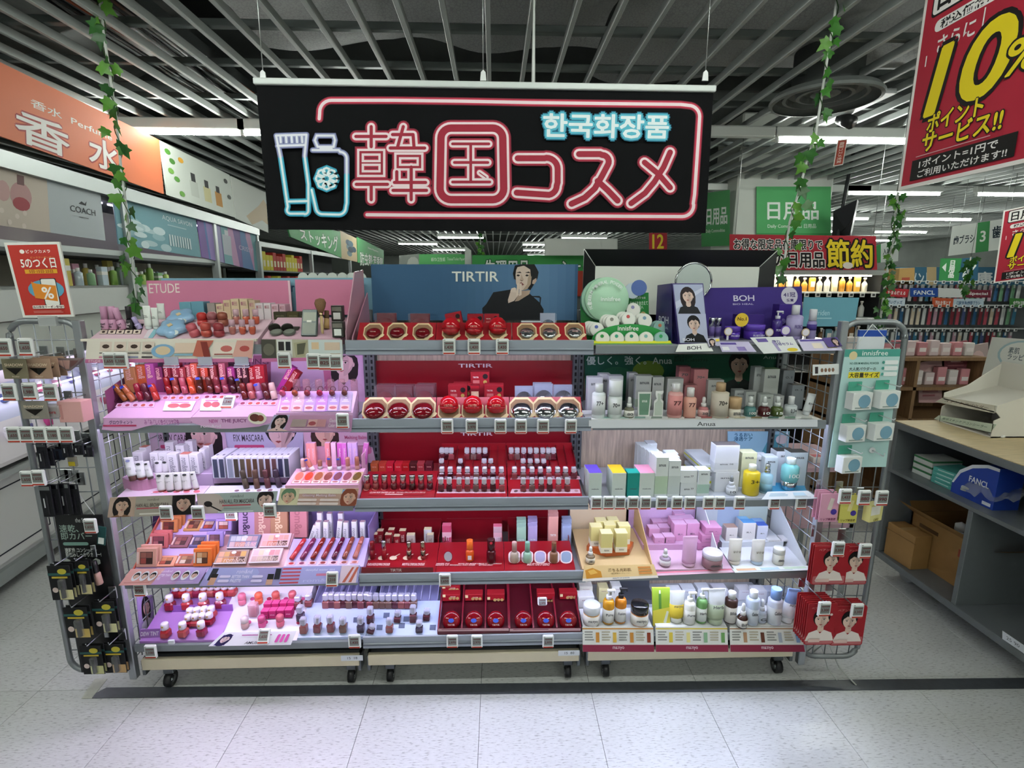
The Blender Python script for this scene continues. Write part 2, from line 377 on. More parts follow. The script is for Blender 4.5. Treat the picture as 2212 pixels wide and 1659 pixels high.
# ---- fluorescent rows
TUBE=M('f6fbf3','e',e=TUBE_E); CASE=M('e2e6e1','p')
rows=[(-3.1,(-2.9,-.9,1.1,3.1)),(-.9,(-3.6,-1.7,.3,2.3,4.2)),(2.5,(-3.05,-1.85,2.36,3.62)),(4.93,(-1.2,3.05,4.6,6.3)),(7.6,(-2.4,5.6,7.5)),(10,(-2.9,1.35,6.6,8.7)),(12.4,(-1.4,1.9,6.2,9.8)),(15,(-2.9,1.0,8,10.8)),(18.2,(-2.2,1.2,9,12)),(22,(-2.6,1.6,7,11))]
for n,(y,xs) in enumerate(rows):
    for k,x in enumerate(xs):
        where=['behind the camera','above the display','behind the neon sign','second row beyond the sign','third row beyond the sign','fourth row beyond the sign','fifth row beyond the sign','sixth row beyond the sign','seventh row beyond the sign','last row at the far wall'][n]
        t=thing('fluorescent_light','white tube light, %s, %s'%(od(k,len(xs)),where),'light',(x,y,H-.10),group='ceiling tube lights')
        part('housing',BX(1.26,.07,.075,.006),CASE,t,(.6,0,.022))
        part('tube',G().tube([(.0,0,.0),(1.2,0,.0)],.0165,7),TUBE,t)
        for e in (-.012,1.2): part('lamp_holder',BX(.016,.036,.06,.003),CASE,t,(e+.006,0,-.02))
tk=[(2.5,-4.0,5.2),(4.93,-1.5,9),(7.6,-3,9),(10,-3.5,10),(12.4,-3,12)]
for y,a,b in tk: part('lamp_trunking',G().box(a,b,y-.025,y+.025,H-.004,H+.0,0),M('c2c7c2','p'),ceil)
for y,a,b in ((2.5,1.66,2.34),(2.5,3.62+1.26,6.2),(4.93,1.6,3.05),(4.93,4.3,4.9)):
    part('lamp_trunking',G().box(a,b-.02,y-.035,y+.035,H-.08,H-.005,0,.006),CASE,ceil)
# ================================================================ NEON-STYLE HANGING SIGN
SY=.32
def sg(px,py): return U(px,py,y=SY)
tl,tr_,br,bl=sg(553,183),sg(1541,198),sg(1524,503),sg(581,495)
q=Quad(tl,tr_,br,bl,.012)
t=thing('hanging_sign','large black hanging sign with pink neon style lettering 韓国コスメ over the display','sign',q.org)
qb=Quad(tl,tr_,br,bl,.012); qb.org=q.org
part('panel',G().hexa([p-q.org for p in q.c],[p-q.org-q.n*.012 for p in q.c]),M('07080b','m',r=.95),t)
a=sg(549,170); b=sg(1545,185)
part('rail',G().box(a.x,b.x,SY-.016,SY+.012,tl.z-.002,a.z,0,.003),M('cfd6d3','p'),t,-q.org)
for px in (569,1044,1523):
    p=sg(px,170); pp=p-q.org
    part('hook',G().prism([(pp.x-.012,pp.z-.008),(pp.x+.012,pp.z-.008),(pp.x+.009,pp.z+.022),(pp.x,pp.z+.03),(pp.x-.009,pp.z+.022)],-.004,.002),M('e4e8e6','p'),t)
    part('wire',G().tube([(pp.x,0,pp.z+.02),(pp.x-.003*(px-1100)/500,0,H+.06-q.org.z)],.0018,5),M('b9bdbb','c',r=.4),t)
# neon strokes: flat printed ribbons with round ends, outlines measured on the sign
class Neon:
    def __init__(s): s.L={}; s.n=0
    def line(s,pts,w,col,k,closed=False):
        g=s.L.setdefault((col,k),G()); s.n+=1
        P=[Vector((x,-y)) for x,y in pts]; P=[p for i,p in enumerate(P) if i==0 or (p-P[i-1]).length>.5]; n=len(P)
        off=-.0006*k-.001-(s.n%60)*8e-6
        def W(p): a=U(p.x,-p.y,y=SY); return (a.x,SY+off,a.z)
        Lf,Rt=[],[]
        for i in range(n):
            a=P[(i-1)%n] if closed or i>0 else None; b=P[(i+1)%n] if closed or i<n-1 else None
            d1=(P[i]-a).normalized() if a else None; d2=(b-P[i]).normalized() if b else None
            t=((d1 or d2)+(d2 or d1)).normalized(); nn=Vector((-t.y,t.x)); c=max(.6,nn.dot(Vector((-(d2 or d1).y,(d2 or d1).x)))); Lf.append(P[i]+nn*w/2/c); Rt.append(P[i]-nn*w/2/c)
        V=[W(p) for p in Lf]+[W(p) for p in Rt]; m=n if closed else n-1
        g.add(V,[(i,n+i,n+(i+1)%n,(i+1)%n) for i in range(m)])
        if not closed:
            for p,q,c in ((Lf[0],Rt[0],P[0]),(Rt[-1],Lf[-1],P[-1])):
                a0=math.atan2((p-c).y,(p-c).x); g.add([W(c+Vector((math.cos(a0+math.pi*j/7),math.sin(a0+math.pi*j/7)))*w/2) for j in range(8)],[tuple(range(8))])
N=Neon()
def arc(cx,cy,r,a0,a1,n=7,ry=None): return [(cx+r*math.cos(math.radians(a0+(a1-a0)*i/n)),cy+(ry or r)*math.sin(math.radians(a0+(a1-a0)*i/n))) for i in range(n+1)]
def tri(pts,cols=('7d1f33','c2304c','f3dfe2'),ws=(17,13,7),k0=0,closed=False):
    for i,(c,wd) in enumerate(zip(cols,ws)): N.line(pts,wd,c,k0+i,closed)
frame=[(690,257),(691,245)]+arc(716,242,25,180,270)+[(850,217),(1000,219),(1150,222),(1300,224),(1470,226)]+arc(1487,252,24,-90,0)+[(1508,300),(1504,360),(1500,420),(1497,440)]+arc(1473,443,25,0,90)+[(1300,467),(1100,466),(900,465),(793,464)]
tri(frame)
# the big characters: doubled neon outlines = wide pale stroke with a red core
def dbl(pts,w=24,closed=False):
    for i,(c,wd) in enumerate((('7d1f33',w+12),('b52a45',w+7),('f3dfe2',w+2),('a02339',w-8))): N.line(pts,wd,c,10+i,closed)
han=[[(770,296),(835,296)],[(803,275),(803,318)],[(803,400),(803,432)],[(771,399),(838,399)],
     [(844,321),(918,321)],[(849,292),(893,292)],[(872,275),(860,318)],[(893,292),(895,318)],
     [(853,395),(920,395)],[(850,412),(922,412)],[(889,362),(889,432)],[(858,372),(858,395)]]
for s_ in han: dbl(s_,15)
for c_ in ([(780,330),(826,330),(826,376),(780,376)],[(860,338),(908,338),(908,362),(860,362)]): dbl(c_,13,True)
dbl([(783,353),(824,353)],11)
kx=arc(1064,300,22,-90,0)+arc(1064,408,24,0,90)+arc(975,408,24,90,180)+arc(975,300,22,180,270)
dbl(kx,24,True)
for s_ in ([(978,312),(1056,312)],[(982,352),(1054,352)],[(978,394),(1058,394)],[(1017,312),(1017,394)]): dbl(s_,14)
dbl([(1036,374),(1050,384)],10)
dbl([(1118,343),(1176,343)]+arc(1180,366,24,-90,0)+[(1204,395)]+arc(1182,402,20,0,80)+[(1116,417)],21)
dbl([(1250,334),(1295,334)]+arc(1300,350,14,-90,30)+[(1300,380),(1284,408),(1262,428),(1234,441)],21); dbl([(1290,392),(1312,412),(1333,434)],21)
dbl([(1446,330),(1432,362),(1412,394),(1392,418),(1362,440)],20); dbl([(1391,352),(1420,376),(1446,406)],20)
# tube and bottle drawing
cy=('2b8fb0','49b4cc','e6f4f6'); vi=('6a6f9c','9aa0c4','eceef6')
def cool(pts,low=True,closed=False): tri(pts,cy if low else vi,(12,9,4.5),30,closed)
cool([(601,296),(666,294)],False); cool([(601,296),(610,340)],False); cool([(604,318),(664,316)],False); cool([(666,294),(662,340)],False)
for x in (610,622,634,645,656): cool([(x,298),(x+1,310)],False)
cool([(610,340),(619,400),(626,448)]+arc(632,455,8,180,90)+[(660,463)]+arc(662,456,8,90,0)+[(670,400),(662,340)]); cool([(624,437),(668,436)])
cool([(688,296),(724,296),(727,306),(724,320),(690,320),(684,306)],False,True); cool([(696,324),(720,324)],False)
cool([(679,327),(735,327)]+arc(738,345,14,-90,0)+[(752,380)],False); cool([(752,380),(752,440)]+arc(735,450,15,0,90)+[(700,464)]+arc(700,450,14,90,170)+[(677,412)])
for a in range(8): cool(arc(709+15*math.cos(a*math.pi/4),388+15*math.sin(a*math.pi/4),8,0,360,8))
for (c,k),g in N.L.items():
    part('neon_line',g,M(c,'m'),t,-q.org)
def signtext(s,x0,y0,x1,y1,parent,layers,y=SY,off=.012,org=None,name='lettering'):
    a=U(x0,y0,y=y); b=U(x1,y1,y=y); w=b.x-a.x; h=a.z-b.z; V,Fs,_=tmesh(s,0.0)
    for i,(c,bo) in enumerate(layers):
        g=G()
        for k in range(10 if bo else 1):
            dx=bo*h*math.cos(k*.628); dz=bo*h*math.sin(k*.628)
            g.add([((a.x+b.x)/2+p[0]*w+dx,y-off-.0008*i-3e-5*k,(a.z+b.z)/2+p[1]*h+dz) for p in V],Fs)
        part(name,g,M(c,'m'),parent,-org)
signtext('한국화장품',1174,248,1440,301,t,(('1f6f8c',.17),('58b9cf',.12),('e9f6f8',.03)),org=q.org)
# ================================================================ IVY GARLANDS
leafm=G(); lp=[(0,0),(.16,-.05),(.42,.02),(.34,.22),(.5,.48),(.22,.52),(.0,1.0),(-.22,.52),(-.5,.48),(-.34,.22),(-.42,.02),(-.16,-.05)]
leafm.add([(x,y-.1,.06*(abs(x)*2)-.05*y*y) for x,y in lp]+[(0,.35,.03)],[(i,(i+1)%12,12) for i in range(12)],0,True); leafm=leafm.mesh('leaf')
LG=[M('2f6a26','s',r=.35),M('3f7d2c','s',r=.35),M('275a25','s',r=.35),M('5b9432','s',r=.35)]
def garland(label,pts,y,rope,sizes,dens,seed,big):
    rnd=random.Random(seed)
    P=[U(a,b,y=y) for a,b in pts]; o=P[-1]
    t=thing('ivy_garland',label,'garland',o)
    part('cord',G().tube([p-o for p in P],rope,6),M('d8dcd6','m'),t)
    vine=[]
    for i in range(len(P)-1):
        for k in range(8):
            f=k/8; p=P[i].lerp(P[i+1],f)-o; an=(i*8+k)*.9; vine.append((p.x+rope*2.1*math.cos(an),p.y+rope*2.1*math.sin(an),p.z))
    part('vine',G().tube(vine,rope*.35,4),M('2c4a22','m'),t)
    L=sum((P[i+1]-P[i]).length for i in range(len(P)-1)); n=int(L*dens)
    for k in range(n):
        f=(k+rnd.random()*.8)/n*(len(P)-1); i=min(int(f),len(P)-2); p=P[i].lerp(P[i+1],f-i)-o
        s=rnd.uniform(*sizes); an=rnd.uniform(0,6.28); r=rnd.uniform(.2,1)*big
        c=part('leaf',leafm,LG[rnd.randrange(4)],t,(p.x+r*math.cos(an),p.y-abs(r*math.sin(an))*.7,p.z+rnd.uniform(-.02,.02)),
             (math.radians(rnd.uniform(40,130)),rnd.uniform(-.7,.7),rnd.uniform(-1.2,1.2)+(3.14 if rnd.random()<.75 else 0)),(s,s,s))
        c.rotation_euler=(math.radians(rnd.uniform(60,115)),rnd.uniform(2.2,4.1),rnd.uniform(-.7,.7))
garland('ivy garland twined round a white cord hanging left over the perfume signs',[(212,-40),(222,60),(240,180),(252,262),(262,370),(272,440),(283,540),(290,600),(297,665)],.95,.006,(.05,.085),24,3,.06)
garland('ivy garland on a cord between the neon sign and the red discount poster',[(1812,-50),(1802,40),(1788,120),(1776,200),(1762,290),(1745,340),(1724,420),(1706,480),(1695,560),(1683,612)],.75,.006,(.045,.075),24,5,.055)
garland('bushy ivy garland on a chain below the corner of the red poster',[(1940,415),(1934,470),(1926,540),(1914,600),(1906,660),(1900,705)],1.6,.008,(.035,.06),70,8,.045)
garland('small far ivy garland hanging before the blue pharmacy sign',[(2098,555),(2093,580),(2086,610),(2080,640)],4.4,.01,(.06,.1),40,9,.09)
garland('tiny far ivy garland seen under the neon sign beside the tubes',[(1037,508),(1038,530),(1038,548)],9,.012,(.08,.13),26,12,.1)
# ================================================================ LEFT: PERFUME WALL
WA=Vector((-2.40,1.0,0)); WD=Vector((-.125,.992,0)).normalized(); WN=Vector((WD.y,-WD.x,0))
def WP(s,o,z): p=WA+WD*s+WN*o; return Vector((p.x,p.y,z))
def WU(px,py,o=0): return UP(px,py,WA+WN*o,WN)
def WQ(c,o=0,th=.01): return Quad(*[WU(a,b,o) for a,b in c],th=th)
def WB(g,s0,s1,o0,o1,z0,z1):                      # box along the wall
    a=[WP(s0,o0,z0),WP(s1,o0,z0),WP(s1,o1,z0),WP(s0,o1,z0)]; b=[WP(s0,o0,z1),WP(s1,o0,z1),WP(s1,o1,z1),WP(s0,o1,z1)]
    g.hexa(b,a); return g
ALU=M('aab0af','c',r=.42,metal=.55); GREY=M('8b8f90','s',n=30.,d=.93); WHITE=M('dfe3e0','p'); DARK=M('1d1f21','m')
q=WQ([(-90,90),(344,302),(354,419),(-90,262)],.05)
q.text('香水  Perfume',.24,.30,.64,.42,'f3efe8',.008); 
q.text('香',-.02+.2,.52,.40,.97,'f7f4ee',.03,out='a4302c',ob=.085); q.text('水',.50,.47,.68,.93,'f7f4ee',.03,out='a4302c',ob=.085)
q.build('perfume_banner','orange hanging banner reading 香水 Perfume above the left shelves','banner','e07a52')
q=WQ([(345,303),(496,378),(508,470),(362,421)],.05)
q.rect(0,0,1,1,'dfe6dd')
for u,c,dz in ((.36,'cfd6cc',0),(.55,'d9d3a0',.05),(.73,'c98f3c',.09)):
    q.rect(u-.055,.52+dz*.3,u+.055,.84+dz*.2,c); q.rect(u-.03,.36+dz*.6,u+.03,.53+dz*.3,'26282a')
for a,b,c in ((.07,.15,'5a9a3c'),(.11,.3,'4c8a35'),(.08,.5,'7ab04e'),(.14,.62,'5a9a3c'),(.18,.88,'6aa544'),(.22,.2,'f0b23a'),(.9,.2,'3d4440'),(.93,.55,'4a524c')): q.ell(a,b,.035,.055,c,9)
q.build('perfume_banner','white banner with three printed perfume bottles and green leaves','banner','dfe6dd')
q=WQ([(499,380),(574,416),(580,503),(510,472)],.05); q.poly([(.3,.82),(.72,.42),(.9,.2),(1,.3),(1,.8),(.8,.75),(.45,.98)],'d9c3a0')
q.build('perfume_banner','white banner with a pale arm print beside the black sign','banner','dde2da')
# upper frame of the wall unit
u=thing('perfume_shelving','tall grey metal perfume shelving running along the left aisle','shelving',WP(1.4,0,0))
def wpart(name,g,m): return part(name,g,m,u,-u.location)
za=WU(0,315).z; 
wpart('fascia_rail',WB(G(),-.75,4.0,-.06,.045,2.185,2.27),ALU)
for s in (-.72,1.02,2.62,3.97): wpart('post',WB(G(),s-.03,s+.03,-.03,.03,0,2.19),ALU)
wpart('back_panel',WB(G(),-.75,4.0,-.45,-.43,.0,2.2),M('b7b2a2','m',n=3.,d=.9))
wpart('canopy',WB(G(),-.72,4.0,-.42,-.02,2.16,2.185),M('6c7172','m'))
wpart('valance_rail',WB(G(),-.72,4.0,-.02,.0,1.80,1.835),ALU); wpart('shelf',WB(G(),-.72,4.0,-.42,-.0,1.78,1.80),M('55595a','m'))
for k,(s0,s1) in enumerate(((-.68,.98),(1.06,2.58),(2.66,3.93))):
    wpart('led_strip',WB(G(),s0,s1,-.10,-.085,2.15,2.158),M('ece4ff','e',e=8))
# backlit posters
for c,lab,fn in (
 ([(-60,318),(214,394),(228,520),(-60,478)],'backlit perfume poster with a red bottle beside a grey panel reading COACH',0),
 ([(243,404),(421,460),(434,556),(256,527)],'backlit teal cloud poster reading AQUA SAVON',1),
 ([(424,461),(553,503),(557,586),(437,556)],'backlit purple iridescent perfume poster at the end of the shelving',2)):
    q=WQ(c,.012,.006)
    if fn==0:
        q.rect(0,0,.5,1,'c9bcae'); q.rect(.5,0,1,1,'b4bcc0'); q.ell(.3,.52,.075,.2,'b98e8c',18); q.ell(.3,.64,.06,.1,'9c3a42',14); q.rect(.275,.22,.325,.36,'6e4a4a'); q.ell(.18,.5,.045,.15,'c39c98',12)
        for i in range(9): q.ell(random.uniform(.02,.48),random.uniform(.75,.97),.015,.04,'d8cbc0',8)
        q.text('COACH',.68,.50,.92,.60,'2b2c30'); q.rect(.755,.66,.845,.675,'77797c'); q.poly([(.76,.45),(.79,.4),(.82,.43),(.84,.38),(.83,.46)],'2b2c30')
    elif fn==1:
        for i in range(14):
            a,b=random.uniform(.02,.6),random.uniform(.45,.95); q.ell(a,b,random.uniform(.04,.1),random.uniform(.04,.1),random.choice(('a9c4c8','c3d6d8','8fb3ba')),12)
        q.text('AQUA SAVON',.50,.25,.92,.36,'d5e2e2'); q.rect(.56,.42,.82,.44,'a9c4c8')
        for i in range(9): q.rect(.56+.035*i,.62,.58+.035*i,.86,'c7d6d8')
    else:
        for i in range(10):
            a=random.uniform(-.05,.95); q.poly([(a,0),(a+.08,0),(a+.16+random.uniform(-.1,.1),1),(a+.02,1)],random.choice(('9a86bf','7fb0b8','c79ac0','5b7fb2','a9a3c9')))
        q.rect(.34,.3,.48,.78,'c3c8d2'); q.rect(.38,.18,.44,.3,'d6d9de'); q.text('CRISSY',.62,.45,.9,.56,'cfc3dc')
    q.build('backlit_poster',lab,'poster',('b8b3ac','6f9ba5','7d63a0')[fn])
# product row on the upper counter
wc=thing('cosmetics_counter','white slanted cosmetics counter below the perfume shelving at the left edge','counter',WP(.3,-.1,0))
def cpart(name,g,m,par=None): return part(name,g,m,par or wc,(0,0,0) if par else -wc.location)
cpart('ledge',WB(G(),-.7,3.9,-.42,.0,1.585,1.60),M('d8dcd9','p')); cpart('upper_fascia',WB(G(),-.3,3.9,-.02,.0,1.43,1.60),M('d8dbd8','p')); cpart('lower_fascia',WB(G(),-.3,3.9,-.05,-.03,1.22,1.42),M('cfd3cc','p'))
cpart('counter_top',WB(G(),-1.2,3.9,-.42,-.02,1.19,1.22),M('6f7574','s'))
cpart('cabinet',WB(G(),-1.3,3.9,-.62,-.17,.13,.62),M('dcdedb','p')); cpart('plinth',WB(G(),-1.3,3.9,-.6,-.14,.06,.13),ALU)
cpart('worktop',WB(G(),-1.3,3.9,-.62,-.1,.62,.65),M('b9bebd','p'))
for k in range(5):
    s0=-1.25+.72*k; df=cpart('drawer_front',WB(G(),s0,s0+.68,-.17,-.155,.16,.60),M('e4e5e2','p'))
    fr=G(); WB(fr,s0+.04,s0+.64,-.155,-.153,.545,.552); WB(fr,s0+.04,s0+.64,-.155,-.153,.205,.212); WB(fr,s0+.04,s0+.047,-.155,-.153,.205,.552); WB(fr,s0+.633,s0+.64,-.155,-.153,.205,.552)
    cpart('drawer_inlay',fr,M('2b2f3a','m'),df)
for k,(z0,z1,o0,o1) in enumerate(((1.06,1.2,-.42,-.3),(.88,1.06,-.30,-.2),(.70,.88,-.2,-.1))):
    a=[WP(-1.25,o1,z0),WP(2.6,o1,z0),WP(2.6,o0,z1),WP(-1.25,o0,z1)]; b=[p+Vector((0,0,-.02)) for p in a]
    cpart('tester_tray',G().hexa(a,b),M(('e6dbe4','cfd3ea','ece6ea')[k],'p')); 
    cpart('led_strip',WB(G(),-1.2,2.6,o0-.02,o0,z1+.115,z1+.12),M('f1ecff','e',e=5))
rnd=random.Random(4); cols=['d84a96','8f88c8','c86a8a','e8e4ea','7a78b5','e6a8c4','5b6aa8','f0eef2']
for k in range(3):
    for i in range(26):
        s=-1.18+.14*i+rnd.uniform(-.01,.01); z=(1.13,.97,.79)[k]; o=(-.36,-.25,-.15)[k]
        p=WP(s,o,z-.005); c=cols[rnd.randrange(8)]; r=.016+.008*rnd.random(); h=.05+.04*rnd.random()
        product('cosmetic_jar','small cosmetic jar on the left counter, %s, %s tier'%(od(i,26),('top','middle','lowest')[k]),'jar',p,[('body',LT([(r*.9,0),(r,.004),(r,h*.6),(r*.8,h*.64)],10),M(c,'s')),('cap',CY(r*.8,h*.36,10),M('f0eff2','p'),(0,0,h*.64))],group='cosmetic jars on the left counter, %s tier'%('top','middle','lowest')[k])
for i in range(22):
    s=.42+.062*i; p=WP(s,-.05-.06*(i%2),1.60); c=rnd.choice(('dfe7dc','a7c26a','7fa84e','e7d9df','8fb98c','c9d9e2','e2a9c0','d8c86a')); h=rnd.uniform(.09,.17)
    lab='%s bottle on the white ledge under the backlit posters, %s'%('leaf green' if c in('a7c26a','7fa84e','8fb98c') else 'pale',od(i,22))
    if i%3: product('skincare_bottle',lab,'bottle',p,[('body',LT([(.02,0),(.023,.004),(.023,h*.7),(.01,h*.78)],12),M(c,'s')),('cap',CY(.011,h*.2,10),M('eef0ee','p'),(0,0,h*.77))])
    else: product('skincare_box',lab.replace('bottle','carton'),'box',p,[('carton',BX(.05,.04,h),M(c,'m')),('band',BX(.051,.041,h*.2),M('f2f2ee','m'),(0,0,h*.55))],rot=(0,0,1.5))
# little white scalloped stand and lilac tubes peeping over the pink panel
for i in range(4): product('lilac_tube','lilac round-topped tube peeping over the pink header, %s'%od(i,4),'tube',Vector((WU(315+9*i,606,-.12).x,WU(315+9*i,606,-.12).y,1.60)),[('body',LT([(.016,0),(.018,.01),(.017,.07),(.012,.1),(0,.105)],10),M(('b9a4d6','8f86a8','a9b9d6','9fb6cc')[i],'p'))])
# ================================================================ FAR LEFT: STOCKING AISLE
def LQ(c,th=.02): return WQ(c,.02,th)
SP=Vector((-2.86,4.9,0)); SD=Vector((-.02,1,0)).normalized(); SN=Vector((1,.02,0))
def SU(px,py,o=0): return UP(px,py,SP+SN*o,SN)
def SQ(c,o=0,th=.02): return Quad(*[SU(a,b,o) for a,b in c],th=th)
q=SQ([(618,480),(735,500),(738,557),(628,512)],.03); q.text('ストッキング',.17,.22,.92,.86,'eef5ec',.03,out='1f5c35',ob=.08); q.build('aisle_sign','green aisle sign reading ストッキング over the red and yellow boxes','sign','4a9a5c')
q=SQ([(735,498),(770,515),(772,566),(738,558)],.03); q.rect(0,0,1,1,'c9b58f')
for i in range(8): q.ell(random.uniform(.25,.8),random.uniform(.3,.8),.16,.12,random.choice(('2c4a63','4a6c7f','25384a','6f8a92')),9)
q.build('aisle_sign','dark floral printed panel between the two green aisle signs','sign','b9a884')
q=SQ([(772,512),(829,541),(829,572),(773,567)],.03); q.text('防虫剤·芳香剤',.08,.55,.95,1.1,'eef5ec',.03,out='1f5c35',ob=.08); q.text('Insect Repellent',.35,.2,.75,.32,'d9ead9'); q.build('aisle_sign','green aisle sign reading 防虫剤 above the header panels','sign','4a9a5c')
g=thing('stocking_shelving','grey metal shelving of snack-coloured boxes beyond the perfume wall','shelving',SP+Vector((0,1,0)))
def SB(gg,s0,s1,o0,o1,z0,z1):
    f=lambda s,o,z:(SP+SD*s+SN*o)+Vector((0,0,z)); gg.hexa([f(s0,o0,z1),f(s1,o0,z1),f(s1,o1,z1),f(s0,o1,z1)],[f(s0,o0,z0),f(s1,o0,z0),f(s1,o1,z0),f(s0,o1,z0)]); return gg
for z in (1.13,1.45,1.76): part('shelf_board',SB(G(),0,4.6,-.4,.0,z-.02,z),M('7f8486','s'),g,-g.location)
part('top_rail',SB(G(),0,4.6,-.02,.02,2.05,2.11),ALU,g,-g.location)
for s in (0.0,2.0,4.5): part('post',SB(G(),s-.03,s+.03,-.02,.03,0,2.1),ALU,g,-g.location)
part('back_panel',SB(G(),0,4.6,-.42,-.4,0,2.1),M('3d3f40','m'),g,-g.location)
for r,z in enumerate((1.13,1.45,1.76)):
    for i in range(14):
        p=SP+SD*(.12+.115*i+(.0 if r else .05))+SN*(-.08); p.z=z
        red=(i//4+r)%2; product('stacked_box','%s box, %s, on %s shelf of the far aisle'%(('yellow','red')[red],od(i,14),('lower','middle','upper')[r]),'box',p,
            [('carton',BX(.1,.1,(.2 if (i+r)%3 else .24)),M(('d8c93a','b8382e')[red],'m')),('label_panel',BX(.102,.06,.08),M('e9e2c0','m'),(0,0,.05))])
# ================================================================ FAR CENTRE SIGNS
q=Q4((905,549,9.),(1006,549,9.),(1006,600,9.),(905,600,9.)); q.text('紙巾/卫生纸',.26,.14,.56,.30,'eaf5e6',.01); q.text('Tissue/Toilet Paper',.6,.14,.98,.30,'eaf5e6'); q.build('aisle_sign','bright green sign reading Tissue Toilet Paper far behind','sign',M('5fb56a','m'))
q=Q4((1020,551,8.),(1190,551,8.),(1190,640,8.),(1020,640,8.)); q.text('生理用品',.16,.12,.72,.48,'eef5ec',.02,out='1f5c35',ob=.07); q.build('aisle_sign','green sign reading 生理用品 above the blue TIRTIR header','sign','3f9a4e')
q=Q4((1190,551,8.05),(1300,551,8.05),(1300,640,8.05),(1190,640,8.05)); q.text('シェービング',.2,.12,1.5,.48,'eef5ec',.02,out='1f5c35',ob=.07); q.rect(0,.38,1,1,'b5402f'); q.build('aisle_sign','green sign starting with シェ beside the black framed panel','sign','3f9a4e')
q=Q4((1176,515,7.6),(1334,515,7.6),(1334,552,7.6),(1176,552,7.6)); q.rect(.02,.06,.98,.94,'dfe3dc'); q.build('aisle_sign','blank pale panel hanging below the neon sign','sign','d3d8d0')
q=Q4((1004,531,8.6),(1018,541,8.6),(1018,600,8.6),(1004,600,8.6)); q.build('aisle_sign','narrow white end panel between two green signs','sign','c8cdc6')
q=Q4((1402,503,6.),(1441,503,6.),(1441,540,6.),(1402,540,6.)); q.text('12',.2,.1,.8,.9,'e6d23a',.04); q.build('price_poster','small red and yellow poster under the neon sign right of centre','poster','a82a34')
q=Q4((862,552,9.4),(905,548,9.4),(905,600,9.4),(862,600,9.4)); q.ell(.7,.4,.3,.3,'cfd2cc',10); q.build('aisle_sign','grey torn looking panel left of the far green sign','sign','9da39d')
gb=thing('far_shelving','long dark shelving closing the view behind the display','shelving',(0,8.3,0))
part('body',G().box(-1.9,3.2,8.2,8.7,0,1.75,0,.01),M('6a6f6c','m',n=6.),gb,(0,-8.3,0))
part('top_shelf',G().box(-1.9,3.2,8.1,8.2,1.70,1.75,0,.004),M('c6cbc6','p'),gb,(0,-8.3,0))
# scalloped white cards above the blue panel
cl=thing('scalloped_header','white scalloped header card standing behind the blue panel','card',U(730,612,y=.42))
for i,px in enumerate((655,676,697,718,740,760,780)):
    p=U(px,600,y=.42)-cl.location; r=.022
    part('scallop',G().prism([(p.x-r,p.z-.03)]+[(p.x+r*math.cos(math.pi-math.pi*j/8),p.z+r*math.sin(math.pi*j/8)) for j in range(9)]+[(p.x+r,p.z-.03)],-.002,.002),M('cdd3cc','m'),cl)
part('board',G().box(U(645,600,y=.42).x-cl.location.x,U(790,600,y=.42).x-cl.location.x,-.002,.002,1.0-cl.location.z,U(700,607,y=.42).z-cl.location.z),M('cdd3cc','m'),cl)
# ================================================================ RIGHT: SIGNS AND COLUMN
col=thing('column','square white column carrying the green 日用品 banners','column',U(1700,640,y=4.6)*1); col.location.z=0
a=U(1604,400,y=4.6); b=U(1800,400,y=4.6); part('shaft',G().box(a.x-.05,b.x+.02,4.62,5.3,0,3.6,0,.02),M('c9cec6','m',n=3.,d=.93),col,-col.location)
q=Q4((1634,403,4.58),(1795,403,4.58),(1795,521,4.58),(1634,521,4.58)); q.text('日用品',.15,.28,.83,.60,'eef5ee',.03); q.text('Daily Commodities 日用品',.15,.68,.80,.77,'e3efe3',.01); q.rect(0,.85,1,1,'3f8f52'); q.build('daily_goods_banner','square green banner reading 日用品 Daily Commodities on the column front','banner','55ab68')
q=Quad(U(1515,418,y=5.2),U(1576,410,y=4.6),U(1585,530,y=4.6),U(1515,533,y=5.2)); q.text('日用品',.2,.3,.92,.6,'eef5ee',.03); q.text('Daily Commodities',.18,.68,.85,.76,'e3efe3',.01); q.build('daily_goods_banner','angled green banner reading 日用品 half hidden by the neon sign','banner','4a9a5a')
tv=thing('wall_monitor','black television seen from behind tilted beside the column','television',U(1815,510,y=4.0))
a=[U(1797,512,y=4.3),U(1836,508,y=4.1),U(1852,431,y=4.0),U(1800,456,y=4.2)]; a=[p-tv.location for p in a]
part('casing',G().hexa(a,[p+Vector((.1,.12,0)) for p in a]),M('17191b','s'),tv); part('bracket',G().tube([(.1,.2,.0),(.2,.3,.6),(.3,.4,1.0)],.02),M('2a2c2e','m'),tv); part('cable',G().tube([(.0,-.02,.05),(.05,-.06,.12),(.1,-.02,.2)],.008),M('0f0f10','m'),tv)
q=Q4((1576,506,2.6),(1892,510,2.6),(1895,583,2.6),(1576,583,2.6)); 
q.text('お得な限定品在庫限りで',.03,.12,.63,.42,'1a1416',.03,out='f4f1ec',ob=.09); q.text('の日用品',.30,.5,.64,.93,'1a1416',.04,out='f4f1ec',ob=.1); q.text('節約',.66,.12,.97,.93,'f2d52c',.03,out='15110f',ob=.1)
q.ell(.80,.87,.035,.1,'efe6dc',14); q.build('sale_banner','red banner reading お得な限定品 with yellow 節約 above the lit shelf','banner','b42b3a')
sh=thing('lit_shelving','dark lit shelving of hand soaps under the red 節約 banner','shelving',(3.0,2.75,0))
def hp(name,g,m): return part(name,g,m,sh,-sh.location)
hp('back_panel',G().box(2.0,3.55,3.0,3.03,0,1.75),M('26282a','m')); hp('header',G().box(2.0,3.5,2.62,3.0,1.70,1.74),M('b0b5b2','p')); hp('led_strip',G().box(2.1,3.4,2.66,2.68,1.69,1.70),M('fff3dc','e',e=26))
